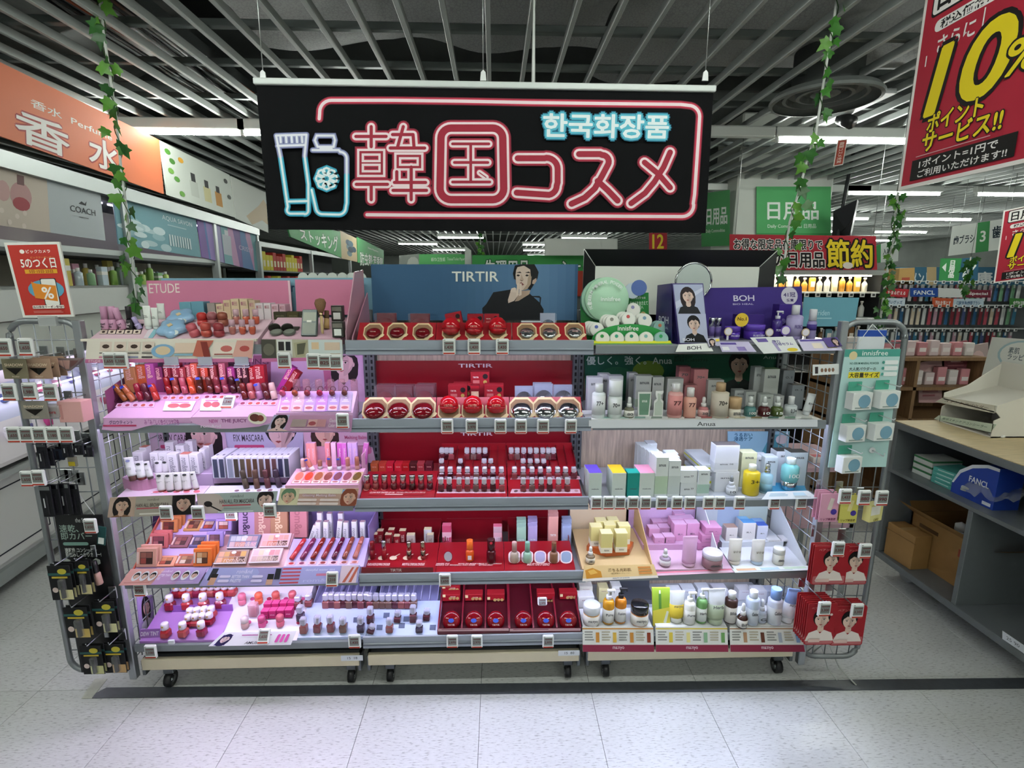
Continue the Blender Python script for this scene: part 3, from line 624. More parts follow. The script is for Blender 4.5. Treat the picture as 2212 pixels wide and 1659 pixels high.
for z in (1.555,1.33,1.1,.85,.6): hp('shelf_board',G().box(2.0,3.5,2.64,3.0,z-.015,z,0,.003),M('c9ccc8','p'))
for x in (2.0,3.48): hp('side_panel',G().box(x,x+.03,2.64,3.0,0,1.74),M('3a3d3e','m'))
rnd=random.Random(11)
for r,z in enumerate((1.555,1.33,1.1)):
    for i in range(20):
        x=2.08+.068*i; c=rnd.choice(('efe7d0','f2efe6','e2b04a','e9d9b2','d99b3a','f5f0e0') if r==0 else ('6fa0b0','d8dcd8','7d5a36','c9b27a','9ab6bc')); h=rnd.uniform(.12,.17); p=(x,2.70,z)
        lab='%s soap %s, %s on the %s lit shelf'%('amber' if c in('e2b04a','d99b3a','7d5a36') else 'pale','pouch' if i%3==0 else 'bottle',od(i,20),('top','second','third')[r])
        if i%3==0: product('refill_pouch',lab,'pouch',p,[('pouch',BX(.055,.03,h,.008),M(c,'p')),('label',BX(.04,.0305,.05),M('f7f4ea','m'),(0,0,.04))])
        else: product('soap_bottle',lab,'bottle',p,[('body',LT([(.02,0),(.026,.006),(.026,h*.55),(.01,h*.72)],12,.75),M(c,'p')),('pump',LT([(.008,0),(.008,.02),(.014,.022),(.012,.035)],8),M('f3f2ec','p'),(0,0,h*.71))])
    for i in range(14): 
        x=2.12+.1*i; product('shelf_tag','white shelf tag on the lit soap shelving, %s, %s row'%(od(i,14),('top','second','third')[r]),'price tag',(x,2.636,z-.045),[('case',BX(.042,.008,.036),M('e9ecea','p')),('screen',BX(.024,.001,.02,0),M('4b4e4e','m'),(0,-.0045,.01))],group='tags on the lit soap shelving, %s row'%('top','second','third')[r])
q=Quad(U(1737,642,y=.36),U(1856,643,y=.36),U(1846,705,y=.34),U(1730,705,y=.34)); q.text('Torriden',.12,.44,.5,.62,'a9cad2'); q.rect(.12,.7,.55,.74,'93bac4'); q.build('brand_header','teal slanted header card reading Torriden behind the purple panel','card','5d93a3')
# big discount posters at the right edge
X10=1.73
def XQ(c,x): return Quad(*[U(a,b,x=x) for a,b in c],th=.004)
q=XQ([(2003,-60),(2290,-260),(2190,338),(1940,412)],X10)
A=U(1940,412,x=X10); 
tl=Vector((X10,A.y+.0,A.z+.745)); tr_=Vector((X10,A.y-.53,A.z+.745)); br=Vector((X10,A.y-.53,A.z)); bl=Vector((X10,A.y,A.z))
def poster10(tl,tr_,br,bl,lab):
    q=Quad(tl,tr_,br,bl,.004); q.rect(.0,.0,1,1,'f1ece6'); q.rect(.025,.018,.975,.982,'b02438')
    q.rect(.08,.02,.62,.19,'1a1517',.02); q.rect(.09,.03,.61,.18,'f4f1ec',.02); q.text('日用品',.13,.05,.56,.165,'1a1517',.04)
    q.rect(.13,.215,.72,.27,'f4f1ec',.025); q.text('税込価格から',.18,.222,.68,.263,'1a1517',.02); q.ell(.82,.15,.13,.09,'e8cf2e',18)
    q.text('さらに',.18,.30,.47,.375,'f4f1ec',.02); q.rect(.09,.36,.1,.41,'f4f1ec'); q.rect(.52,.28,.53,.36,'f4f1ec')
    q.text('10',.20,.36,.76,.66,'f0d820',.05,out='181214',ob=.12,shear=.15); q.text('%',.74,.49,.95,.62,'f0d820',.04,out='181214',ob=.12,shear=.1)
    q.text('ポイント',.20,.66,.63,.745,'f0d820',.04,out='181214',ob=.1); q.text('サービス!!',.18,.745,.78,.835,'f0d820',.04,out='181214',ob=.1)
    q.rect(.11,.865,.90,.965,'15110f'); q.text('1ポイント=1円で',.18,.873,.78,.912,'f4f1ec',.03); q.text('ご利用いただけます!!',.18,.922,.85,.958,'f4f1ec',.03); q.rect(.14,.848,.72,.852,'d9a9ac')
    return q.build('discount_poster',lab,'poster','f1ece6')
poster10(tl,tr_,br,bl,'large red hanging poster with yellow 10% ポイントサービス at the upper right')
a=[U(2168,455,y=3.2),U(2330,420,y=2.8),U(2300,580,y=2.8),U(2146,612,y=3.2)]; a[2]=a[1]+a[3]-a[0]
poster10(*a,'smaller far red 10% poster at the right edge')
# further right-hand signs
q=Quad(U(2057,489,y=4.6),U(2190,470,y=4.2),U(2190,536,y=4.2),U(2048,553,y=4.6)); q.text('歯ブラシ',.06,.35,.4,.65,'20303a',.02); q.rect(.43,0,.63,1,'3f8f52'); q.text('3',.49,.3,.57,.65,'eef3ec',.03); q.text('歯磨',.68,.2,.98,.6,'20303a',.03); q.build('aisle_sign','hanging aisle sign reading 歯ブラシ 3 歯磨','sign','dde2dc')
q=Quad(U(2032,558,y=5.6),U(2078,558,y=5.6),U(2070,608,y=5.6),U(2028,606,y=5.6)); q.text('日\n用\n品',.45,.1,.72,.85,'eef3ec',.03); q.poly([(.1,.4),(.3,.2),(.3,.6)],'eef3ec'); q.build('direction_sign','green half of the arrow sign pointing left to 日用品','sign','3f8f52')
q=Quad(U(2078,558,y=5.6),U(2114,556,y=5.6),U(2112,606,y=5.6),U(2070,608,y=5.6)); q.text('く\nす\nり',.15,.1,.48,.9,'eef3ec',.03); q.poly([(.9,.35),(.7,.18),(.7,.55)],'eef3ec'); q.build('direction_sign','blue half of the arrow sign pointing right to くすり','sign','33607a')
q=Q4((1893,530,5.),(1942,516,5.),(1940,564,5.),(1893,568,5.)); q.rect(0,0,.2,1,'3f8f52'); q.text('入れ歯',.3,.3,.8,.6,'20303a',.02); q.build('aisle_sign','white aisle sign reading 入れ歯 partly behind the ivy','sign','cfd5d0')
q=Q4((1915,577,6.4),(2260,577,6.4),(2260,618,6.4),(1915,620,6.4)); q.text('サプリメント',.03,.25,.27,.85,'e6eef0',.03); q.text('健康',.46,.25,.66,.85,'f2f4f2',.05); q.rect(.25,0,.31,1,'c9b085'); q.build('wall_sign','long blue wall sign reading サプリメント over the toothbrush racks','sign','42708a')
q=Q4((1943,580,5.7),(1976,578,5.7),(1975,616,5.7),(1940,616,5.7),.3); q.rect(.2,.55,.7,.7,'a04a3a'); q.build('cardboard_carton','brown carton stored high in front of the blue wall sign','box','b08c56')
for c,lab,col_,tx in (([(1912,622),(1964,625),(1960,642),(1912,640)],'red small header sign on the far rack','b8323a','たまる使える'),([(1967,622),(2026,622),(2026,641),(1967,641)],'blue header sign reading FANCL on the far rack','2a4f9c','FANCL'),([(2027,622),(2085,624),(2085,643),(2027,642)],'black and white header sign on the far rack','d9dbd8',''),([(2087,625),(2140,627),(2140,643),(2087,643)],'dark pink header sign on the far rack','7a2f3f','Special'),([(2015,643),(2060,645),(2058,663),(2015,663)],'orange sign reading 汚れを落とす on the far rack','d0603c','汚れを落とす'),([(2060,645),(2125,645),(2125,663),(2058,663)],'pale blue sign reading 口腔洗浄 on the far rack','c4d6e0','口腔洗浄/歯間ブラシ'),([(2182,644),(2240,646),(2240,663),(2182,663)],'green sign at the right end of the far rack','4f8f4a','歯面を'),([(1905,643),(1956,645),(1954,661),(1905,661)],'pale sign reading うがい on the far rack','cfdce6','うがいグッズ')):
    q=Quad(*[U(a,b,y=5.44) for a,b in c],th=.01)
    if tx: q.text(tx,.12,.3,.88,.75,'f4f4f0' if col_ not in('c4d6e0','cfdce6') else '2c5a86',.02)
    q.build('rack_header',lab,'sign',col_)
rk=thing('toothbrush_rack','long wall rack full of hanging toothbrush packs far right','rack',(6,5.6,0))
part('back_panel',G().box(4.3,9.5,5.75,6.05,0,U(1960,617,y=5.7).z),M('8a8f92','m'),rk,-rk.location)
for z in (1.66,1.32,.98,.62): part('rail',G().box(4.3,9.5,5.45,5.75,z-.012,z,0),M('d5d8d5','p'),rk,-rk.location)
rnd=random.Random(5); bm1=BX(.045,.02,.24,.004); bm2=BX(.03,.021,.05,.002)
for r,z in enumerate((1.37,1.03,.68)):
    for i in range(40):
        x=4.4+.085*i; c=rnd.choice(('c85a6a','4f8fb0','e6e8e6','7fb08a','d8b0c0','3f6f9a','9a3f4a','e8d8c0','5a6a9a')); 
        product('toothbrush_pack','slim toothbrush pack on the far rack, %s, %s row'%(od(i,40),('top','middle','bottom')[r]),'pack',(x,5.52,z),[('blister',bm1,M(c,'s')),('card',bm2,M('eceeec','m'),(0,0,.19))],group='toothbrush packs in the %s row of the far rack'%('top','middle','bottom')[r])
for r,z in enumerate((1.62,1.28,.94)):
    for i in range(28): product('shelf_tag','tiny white tag on the far toothbrush rack, %s, %s rail'%(od(i,28),('top','middle','bottom')[r]),'price tag',(4.45+.12*i,5.43,z-.0),[('case',BX(.05,.01,.045,.003),M('eceeec','p')),('screen',BX(.026,.001,.024,0),M('55585a','m'),(0,-.0056,.012))],group='tags on the %s rail of the far rack'%('top','middle','bottom')[r])
# ================================================================ THE GONDOLA: THREE UNITS
Z=[1.38,1.0907,.776,.4635,.185]; ZT=[z+.032 for z in Z]; YB=.37
XB=[(-1.35,-.45),(-.45,.45),(.45,1.35)]
UN=['left pink','middle red','right skincare']
LIP=M('7d8388','s',r=.35); LIPC=M('9ba3ad','s',r=.2); UPR=M('6b7074','c',r=.4,metal=.6); CREAM=M('d6cbb0','p',n=25.,d=.95)
WOOD=M('b09a86','m',n=8.,d=.9); BLACK=M('121315','m')
def wood_mat(h,sc=(40,40,3)):
    m=bpy.data.materials.new('wood_'+h); m.use_nodes=True; nt=m.node_tree; b=nt.nodes['Principled BSDF']; c=rgb(h)
    tc=nt.nodes.new('ShaderNodeTexCoord'); mp=nt.nodes.new('ShaderNodeMapping'); mp.inputs['Scale'].default_value=sc
    n=nt.nodes.new('ShaderNodeTexNoise'); n.inputs['Scale'].default_value=3; n.inputs['Detail'].default_value=6
    r=nt.nodes.new('ShaderNodeValToRGB'); r.color_ramp.elements[0].color=(*[x*.72 for x in c],1); r.color_ramp.elements[1].color=(*[min(1,x*1.15) for x in c],1); r.color_ramp.elements[0].position=.3; r.color_ramp.elements[1].position=.7
    nt.links.new(tc.outputs['Object'],mp.inputs[0]); nt.links.new(mp.outputs[0],n.inputs[0]); nt.links.new(n.outputs['Fac'],r.inputs[0]); nt.links.new(r.outputs[0],b.inputs['Base Color']); b.inputs['Roughness'].default_value=.5
    return m
WOOD=wood_mat('b8a491')
units=[]
LEDC=['ecdcff','dedcff','d9dfff']
for k,(x0,x1) in enumerate(XB):
    u=thing('gondola_unit','%s unit of the wheeled grey shelving gondola'%UN[k],'shelving',((x0+x1)/2,.18,0)); units.append(u)
    def gp(name,g,m,par=None): return part(name,g,m,par or u,(0,0,0) if par else -u.location)
    gp('back_panel',G().box(x0+.03,x1-.03,YB,YB+.015,.15,1.50 if k!=2 else 1.50),WOOD if k else M('b58fae','m'))
    for x in (x0+.012,x1-.012): 
        ur=gp('slotted_upright',G().box(x-.012,x+.012,.335,.385,.12,1.52,0,.002),UPR)
        sl=G()
        for i in range(46): sl.box(x-.004,x+.004,.333,.335,.2+.028*i,.216+.028*i)
        gp('slots',sl,BLACK,ur)['kind']='stuff'
    for i,z in enumerate(Z):
        b=gp('shelf_board',G().box(x0+.004,x1-.004,.0,.36,z+.012,z+.032,0,.002),M('a9aeb2','s') if not(k==1) else M('8d9296','s')); 
        if k==1:
            gp('price_rail',G().prism([(0,z-.004),(-.012,z),(-.014,z+.016),(-.008,z+.02),(-.012,z+.05),(-.006,z+.052),(0,z+.03)],x0+.004,x1-.004,'x'),LIPC,b)
            gp('rail_groove',G().box(x0+.004,x1-.004,-.0145,-.012,z+.012,z+.018),M('5d646d','s'),b)
        else: gp('shelf_lip',G().prism([(0,z),(-.008,z+.002),(-.010,z+.03),(-.004,z+.036),(0,z+.034)],x0+.004,x1-.004,'x'),LIP,b)
        for e,xx in enumerate((x0+.01,x1-.014)): gp('shelf_bracket',G().prism([(.34,z+.012),(.02,z+.012),(.02,z-.002),(.34,z-.035)],xx,xx+.004,'x'),UPR,b)
        if i<4 and not(k==2 and i==0): gp('led_strip',G().box(x0+.03,x1-.03,.022,.034,z+.004,z+.0115),M(LEDC[k],'e',e=LED_E*(.85,.85,1)[k]),b)
    gp('kick_panel',G().box(x0+.01,x1-.01,.04,.07,.13,.20),BLACK); gp('base_deck',G().box(x0+.01,x1-.01,.02,.37,.125,.14),M('55595c','s'))
    gp('base_board',G().box(x0+.018,x1-.018,-.006,.014,.10,.148,0,.002),CREAM)
    for e,xx in enumerate((x0+.012,x1-.026)): gp('base_foot',G().box(xx,xx+.014,.0,.05,.072,.14,0,.002),UPR)
    for xx,yy in ((x0+.1,.03),(x1-.06,.03),(x0+.1,.3),(x1-.1,.3)):
        c=gp('caster',G().tube([(xx-.012,yy,.032),(xx+.012,yy,.032)],.031,14),M('191a1c','p'))
        part('caster_hub',G().tube([(xx-.014,yy-.001,.032),(xx+.014,yy-.001,.032)],.015,10),M('9aa0a2','c'),c); part('caster_fork',G().box(xx-.02,xx+.02,yy-.012,yy+.012,.06,.10,0,.003),M('6d7275','c',r=.4),c)
        
# base tag stickers
for px,py,t_,k in ((760,1422,'15  18',0),(1229,1411,'15  80',1)):
    p=U(px,py,y=-.009); q=QR(p.x-.044,p.x+.044,-.0085,p.z-.012,p.z+.012,.0015); q.text(t_,.3,.25,.75,.7,'5a5f68',.01); q.build('base_sticker','small white number sticker on the cream base of the %s unit'%UN[k],'sticker','dfe3ea')
# ---- electronic price tags
_dig={}
def digits(s):
    if s not in _dig:
        V,Fs,_=tmesh(s,.02); _dig[s]=G().add([(x,0,y) for x,y in V],Fs).mesh('digits')
    return _dig[s]
TAGW=M('e8ebe8','p'); TAGS=M('7e837f','s',r=.2); TAGD=M('5a1f24','m'); TAGR=M('b8402f','m')
tagn=[0]
def ptag(px,py,price,label,y=-.022,tilt=.0,yaw=0,s=1.0,clip=True,w=None):
    p=U(px,py,y=y)
    t=thing('price_tag',label,'price tag',(p.x,p.y,p.z-.029*s),(tilt,0,yaw),group='electronic price tags'); W=.046*s; Hh=.058*s
    part('case',BX(W,.012,Hh,.004),TAGW,t); sc=part('screen',BX(W*.74,.001,Hh*.6,0),TAGS,t,(0,-.0064,Hh*.24))
    part('digits',digits(price),TAGD,sc,(0,-.0008,Hh*.23),(0,0,0),(W*.62,1,Hh*.2)); part('small_print',BX(W*.62,.0006,Hh*.05,0),TAGD,sc,(W*.03,-.0007,Hh*.46)); part('sensor',BX(W*.12,.0006,Hh*.03,0),M('2a2c2e','m'),t,(-W*.32,-.0064,Hh*.9))
    part('red_strip',BX(W*.86,.0006,Hh*.09,0),TAGR,t,(0,-.0062,Hh*.06))
    if clip: part('clip',BX(W*.5,.014,Hh*.3,.002),TAGW,t,(0,.010,Hh*.45))
    return t
# ---- wire grids
GRID=M('9aa0a5','c',r=.35,metal=.7)
def rrect(w,h,r,n=6):
    P=[]
    for cx,cy,a0 in ((w-r,h-r,0),(r,h-r,90),(r,r,180),(w-r,r,270)):
        for j in range(n+1):
            a=math.radians(a0+90*j/n); P.append((cx+r*math.cos(a),cy+r*math.sin(a)))
    return P
def wing(label,p0,dirx,w,z0,z1,sp=.05):
    """grid wing: from the foot point p0 outwards along dirx"""
    t=thing('wire_grid_wing',label,'wire rack',p0); d=Vector(dirx).normalized(); h=z1-z0
    f=lambda a,b: tuple(d*a+Vector((0,0,z0+b)))
    P=rrect(w,h,.06); P=[(a,b) for a,b in P]
    part('frame',G().tube([f(a,b) for a,b in P+P[:2]],.0105,8),M('8f9496','c',r=.4,metal=.6),t)
    for i in range(1,int(w/sp)+1):
        a=i*sp
        if a<w-.01: part('grid_wire',G().tube([f(a,.0),f(a,h)],.0022,5),GRID,t)
    for j in range(1,int(h/(sp*1.9))+1): part('grid_wire',G().tube([f(0,j*sp*1.9),f(w,j*sp*1.9)],.0022,5),GRID,t)
    return t
wing('rounded wire grid wing on the left end of the gondola',(-1.375,.012,0),(-1,-.05,0),.235,.10,1.497)
wing('rounded wire grid wing on the right end of the gondola',(1.375,.012,0),(1,-.05,0),.235,.09,1.497)
def endgrid(label,x):
    t=thing('end_grid',label,'wire rack',(x,.2,0))
    for y in (.005,.375): part('end_post',G().box(x-.014,x+.014,y-.014,y+.014,.06,1.50,0,.003),M('a3a8ac','c',r=.38,metal=.6),t,-t.location)
    for y in [.06+.055*i for i in range(6)]: part('grid_wire',G().tube([(x,y,.12),(x,y,1.46)],.0024,5),GRID,t,-t.location)
    for j in range(22): part('grid_wire',G().tube([(x,.0,.14+.06*j),(x,.38,.14+.06*j)],.0024,5),GRID,t,-t.location)
    return t
endgrid('wire grid closing the left end of the gondola',-1.372); endgrid('wire grid closing the right end of the gondola',1.372)
# ================================================================ PRODUCT BUILDERS
class Surf:
    """slanted or level surface running along x, from (yf,zf) at the front to (yb,zb) at the back"""
    def __init__(s,yf,zf,yb,zb):
        s.f=(yf,zf); s.b=(yb,zb); s.p=Vector((0,yf,zf)); s.n=Vector((0,-(zb-zf),yb-yf)).normalized(); s.tilt=math.atan2(zb-zf,yb-yf)
    def at(s,px,py,lift=0): return UP(px,py,s.p,s.n)+s.n*lift
    def z(s,y): return s.f[1]+(s.b[1]-s.f[1])*(y-s.f[0])/(s.b[0]-s.f[0])
def SPX(pf,yf,pb,yb,px=700):                      # from the pixel rows of the front and back edges
    return Surf(yf,U(px,pf,y=yf).z,yb,U(px,pb,y=yb).z)
def wedge(name,label,S,x0,x1,zt,m,cat='display stand',parent=None,group=None):
    """stand with the slanted top S from x0 to x1, resting on zt"""
    t=parent or thing(name,label,cat,((x0+x1)/2,(S.f[0]+S.b[0])/2,zt),group=group)
    (a,b),(c,d)=S.f,S.b
    part('stand_body',G().prism([(a,zt),(a,b),(c,d),(c,zt)],x0,x1,'x'),m,t,-t.location); return t
def X(px,py,y): return U(px,py,y=y).x
def tpart(s): return digits(s)
def face_text(s,w,h,z,y,col,vertical=False):
    """lettering on the front (-y) of a product, as a part tuple"""
    return ('lettering',digits(s),M(col,'m'),(0,y,z),(0,math.pi/2 if vertical else 0,0),((h if vertical else w),1,(w if vertical else h)))
def carton(label,loc,w,d,h,col,lid=None,text=None,tcol='55575c',vertical=False,tz=.5,tw=.6,th=.14,rot=(0,0,0),band=None,group=None,name='carton_box',side=None):
    P=[('carton',BX(w,d,h,.0012),M(col,'m'))]
    if lid: P.append(('lid_face',BX(w*.97,d*.97,.0006,0),M(lid,'m'),(0,0,h)))
    if band: P.append(('colour_band',BX(w*1.004,d*1.004,h*band[1],0),M(band[2],'m'),(0,0,h*band[0])))
    if text: P.append(face_text(text,w*tw if not vertical else w*th*3,h*th if not vertical else h*tw,h*tz,-d/2-.0008,tcol,vertical))
    return product(name,label,'box',loc,P,rot,group)
def tint(label,loc,h,r,body,cap,split=.5,rot=(0,0,0),sticker=False,kind='s',name='lip_tint',capk='s',foot=0,group=None):
    hb=h*split
    P=[('tube',LT([(r*.86,0),(r,.002),(r,hb*.97),(r*.8,hb)],12),M(body,kind)),('cap',LT([(r*.9,hb),(r*.97,hb+.001),(r*.95,h-.006),(r*.75,h-.001),(0,h)],12),M(cap,capk))]
    if sticker: P.append(('sticker',BX(r*1.3,.0008,h*.13,0),M('3a4fc0','p'),(0,-r*1.03,h*.82)))
    return product(name,label,'lip tint',loc,P,rot,group)
def squeeze_mesh(w,h,d,lo=0):
    def f():
        g=G(); n=12; V=[]; R=[(0,1,1),(.12,1,1),(.5,1.02,.72)] if lo else [(0,1,1),(.12,1,1),(.5,1.02,.72),(.85,1.06,.28),(.92,1.08,.1),(1,1.08,.1)]
        for t,a,b in R:
            for i in range(n):
                an=2*math.pi*i/n; V.append((w/2*a*math.cos(an)*(1 if b>.3 else min(1,1.0)),d/2*b*math.sin(an),h*t))
        Fs=[(j*n+i,j*n+(i+1)%n,(j+1)*n+(i+1)%n,(j+1)*n+i) for j in range(len(R)-1) for i in range(n)]
        g.add(V,Fs,0,True); g.f.append(tuple(reversed(range(n)))); g.m.append(0); g.s.append(False); g.f.append(tuple((len(R)-1)*n+i for i in range(n))); g.m.append(0); g.s.append(False); return g
    return cache(('squeeze',lo)+rd(w,h,d),f)
def squeeze(label,loc,w,h,col,cap,caph=.2,rot=(0,0,0),text=None,tcol='666a6c',band=None,name='squeeze_tube',cat='tube',badge=None):
    hc=h*caph
    P=[('cap',LT([(w*.40,0),(w*.43,.002),(w*.43,hc-.001),(w*.4,hc)],14),M(cap,'p')),('tube_body',squeeze_mesh(w,h-hc,w*.82),M(col,'p',r=.3),(0,0,hc))]
    if band: P.append(('colour_band',squeeze_mesh(w*1.02,h-hc,w*.845,1),M(band,'m'),(0,0,hc)))
    if text: P.append(face_text(text,w*.6,h*.09,h*.55,-w*.40,tcol))
    if badge: P.append(('badge',LT([(w*.25,0),(w*.25,.0008)],12),M(badge,'m'),(0,-w*.18,h*.86),(math.pi/2-.25,0,0),(1,.55,1)))
    return product(name,label,cat,loc,P,rot)
def bottle(label,loc,r,h,body,cap,neck=.78,capw=.6,capk='p',kind='p',lab=None,text=None,tcol='4a4d50',shoulder=.06,name='bottle',cat='bottle',labz=(.12,.55),rot=(0,0,0),tz=.38,tw=1.0,th=.1,n=16,sy=1):
    hb=h*neck; sh=h*shoulder
    P=[('body',LT([(r*.92,0),(r,.003),(r,hb-sh),(r*.8,hb-sh*.35),(r*capw*.8,hb)],n,sy),M(body,kind) if isinstance(body,str) else body),
       ('cap',LT([(r*capw,0),(r*capw,h-hb-.002),(r*capw*.9,h-hb)],n),M(cap,capk),(0,0,hb))]
    if lab: P.append(('label',LT([(r*1.008,h*labz[0]),(r*1.008,h*labz[1])],n,sy),M(lab,'m')))
    if text: P.append(face_text(text,r*tw,h*th,h*tz,-r*1.03*sy,tcol))
    return product(name,label,cat,loc,P,rot)
def dropper(label,loc,r,h,body,cap='e8e8e4',bulb=None,kind='s',lab='ece9e2',text=None,tcol='55565a'):
    hb=h*.5
    P=[('body',LT([(r*.9,0),(r,.003),(r,hb*.8),(r*.7,hb*.97),(r*.4,hb)],14),M(body,kind)),('collar',LT([(r*.5,0),(r*.5,h*.17),(r*.42,h*.18)],12),M(cap,'p'),(0,0,hb)),
       ('bulb',LT([(r*.34,0),(r*.34,h*.22),(r*.25,h*.3),(0,h*.32)],12),M(bulb or cap,'p'),(0,0,hb+h*.18))]
    if lab: P.append(('label',LT([(r*1.01,h*.06),(r*1.01,h*.36)],14),M(lab,'m')))
    if text: P.append(face_text(text,r*1.1,h*.12,h*.2,-r*1.04,tcol))
    return product('dropper_bottle',label,'bottle',loc,P)
def pump(label,loc,r,h,body,cap,kind='p',lab=None,text=None,tcol='55565a',cat='bottle',neck=.66,side=1):
    hb=h*neck
    P=[('body',LT([(r*.92,0),(r,.003),(r,hb*.86),(r*.8,hb*.96),(r*.4,hb)],16),M(body,kind)),('collar',CY(r*.48,h*.1,12),M(cap,'p'),(0,0,hb)),
       ('pump_head',G().lathe([(r*.16,hb+h*.1),(r*.16,hb+h*.2)],8).box(-r*.3,r*1.05*side if side>0 else r*.3,-r*.24,r*.24,hb+h*.2,hb+h*.26,0,.002).box(r*.85,r*1.05,-r*.18,r*.18,hb+h*.16,hb+h*.21,0,.001),M(cap,'p'))]
    if lab: P.append(('label',LT([(r*1.008,h*.06),(r*1.008,h*.42)],16),M(lab,'m')))
    if text: P.append(face_text(text,r*1.2,h*.07,h*.3,-r*1.03,tcol))
    return product('pump_bottle',label,cat,loc,P)
def jar(label,loc,r,h,body,lid,kind='p',lidk='p',lab=None,text=None,tcol='55565a',lidh=.42):
    hb=h*(1-lidh)
    P=[('body',LT([(r*.9,0),(r*.98,.004),(r*.98,hb)],20),M(body,kind)),('lid',LT([(r,hb),(r,h-.003),(r*.93,h),(0,h)],20),M(lid,lidk))]
    if lab: P.append(('label',LT([(r*.99,h*.06),(r*.99,hb*.9)],20),M(lab,'m')))
    if text: P.append(face_text(text,r*1.1,h*.14,hb*.5,-r*1.02,tcol))
    return product('cream_jar',label,'jar',loc,P)
def sq_bottle(label,loc,w,h,liquid,cap='d5d3de',kind='x',rot=(0,0,0),group=None,name='square_lip_tint',a=.5,capk='x',inner=None):
    """small square-section tint with a clear cap"""
    P=[('bottle_body',BX(w,w,h*.5,w*.12),M(liquid,'s' if kind!='x' else 'x',**({'a':.85} if kind=='x' else {}))),('neck',CY(w*.3,h*.06,8),M(cap,'p'),(0,0,h*.5)),('cap',BX(w*.86,w*.86,h*.44,w*.14),M(cap,capk,**({'a':a} if capk=='x' else {})),(0,0,h*.56))]
    if inner: P.append(('wand',CY(w*.18,h*.42,8),M(inner,'p'),(0,0,h*.56)))
    return product(name,label,'lip tint',loc,P,rot,group)
def swatch(q,u,v,ru,rv,c): q.ell(u,v,ru,rv,c,12); return q
def flatprint(S,x0,x1,y0,y1,lift=.0012):          # printed quad on a slanted surface (x range, y range)
    f=lambda x,y: Vector((x,y,S.z(y)))+S.n*lift
    return Quad(f(x0,y1),f(x1,y1),f(x1,y0),f(x0,y0),.0006)
def pxprint(S,c,lift=.0015): return Quad(*[S.at(a,b,lift) for a,b in c],th=.0008)
# ================================================================ LEFT UNIT, TOP SHELF: PINK ETUDE STAND
PINK=M('d9a3b8','m'); PK2='d48fb0'
q=Q4((316,606,.335),(626,606,.335),(631,672,.33),(324,692,.33),.004); q.text('ETUDE',.014,.08,.225,.32,'efe4dc',.004); q.rect(.985,.0,1,1,'e7c3cf'); q.build('brand_header','long pink header panel reading ETUDE on the top left shelf','header panel','cf7f9e')
q=Q4((637,604,.335),(784,604,.335),(790,680,.33),(641,680,.33),.004); q.rect(.96,.02,.99,1,'c9809b'); q.build('brand_header','short blank pink header panel right of the ETUDE panel','header panel','cf7f9e')
q=Q4((348,601,.36),(806,600,.36),(806,692,.36),(350,692,.36),.004); q.text('r',.612,.18,.625,.32,'2c4f74',.01); q.build('brand_header','pale blue header panel mostly hidden behind the pink ones','header panel','7fa9bd')
S1=Surf(0.0,U(400,733,y=0).z,.14,U(400,690,y=.14).z)
xa,xb=X(192,733,0),X(556,733,0)
st=wedge('display_stand','pink slanted ETUDE tester stand on the top left shelf',S1,xa,xb,ZT[0],M('e6c6d2','m'))
part('rear_tray',G().box(xa+.03,xb-.01,.14,.30,ZT[0],S1.b[1]-.015,0,.002),PINK,st,-st.location); part('front_edge',G().box(xa-.02,xb,-.012,.004,S1.f[1]-.006,S1.f[1]+.002),M('efe7d6','m'),st,-st.location)
for i,px in enumerate((227,245,263,281,299)):
    q=pxprint(S1,[(px-4,700),(px+12,700),(px+5,722),(px-12,722)]); q.rect(0,0,1,1,'2a2628'); q.rect(0,.62,.92,1,'e8d6c8'); q.ell(.45,.82,.22,.1,'3a2c28',8); q.build('eye_swatch','x','x','2a2628',parent=st,pname='eye_card')
q=pxprint(S1,[(322,711),(345,711),(330,731),(310,731)]); q.rect(.5,0,1,1,'8fc3cf'); q.build('x','x','x','e9dbe4',parent=st,pname='colour_card')
def q4card(lab,c,y,col,fn=None,name='display_card',th=.002):
    q=Quad(*[U(a,b,y=y) for a,b in c],th=th)
    if fn: fn(q)
    return q.build(name,lab,'card',col)
def cardA(q):
    q.rect(0,.84,1,1,'c9749e'); q.text('ETUDE',.02,.87,.09,.97,'f0dfe6'); 
    for i in range(4):
        u=.08+.085*i; q.rect(u,.1,u+.07,.5,'e4d2c4'); q.ell(u+.035,.3,.022,.09,'4a3a34',9); q.rect(u,.56,u+.065,.6,'4a4448'); q.rect(u,.72,u+.065,.79,('c9809b','2a2a30','8f94ae','4a4448')[i])
    q.ell(.46,.5,.07,.3,'86b0d0',18); q.ell(.46,.48,.045,.19,'e0c9a6',16); q.rect(.53,.15,.66,.58,'e6cdb8'); q.rect(.53,.62,.66,.7,'8fb8cc')
    q.poly([(.66,.04),(.76,.04),(.7,.8),(.64,.7)],'c06a58'); q.poly([(.68,.1),(.72,.1),(.75,.78),(.71,.8)],'8a3a34'); q.rect(.76,.12,.9,.7,'efe0d2'); q.ell(.84,.4,.035,.14,'c46a64',14); q.rect(.77,.62,.88,.67,'9a4640'); q.poly([(.9,.04),(1,.04),(1,.82),(.88,.75)],'dba79a'); q.ell(.95,.4,.03,.13,'b0504c',12)
q4card('long front card of eye, cushion and lip pictures under the ETUDE stand',[(188,733),(549,733),(545,782),(184,784)],-.014,'e9e2d4',cardA)
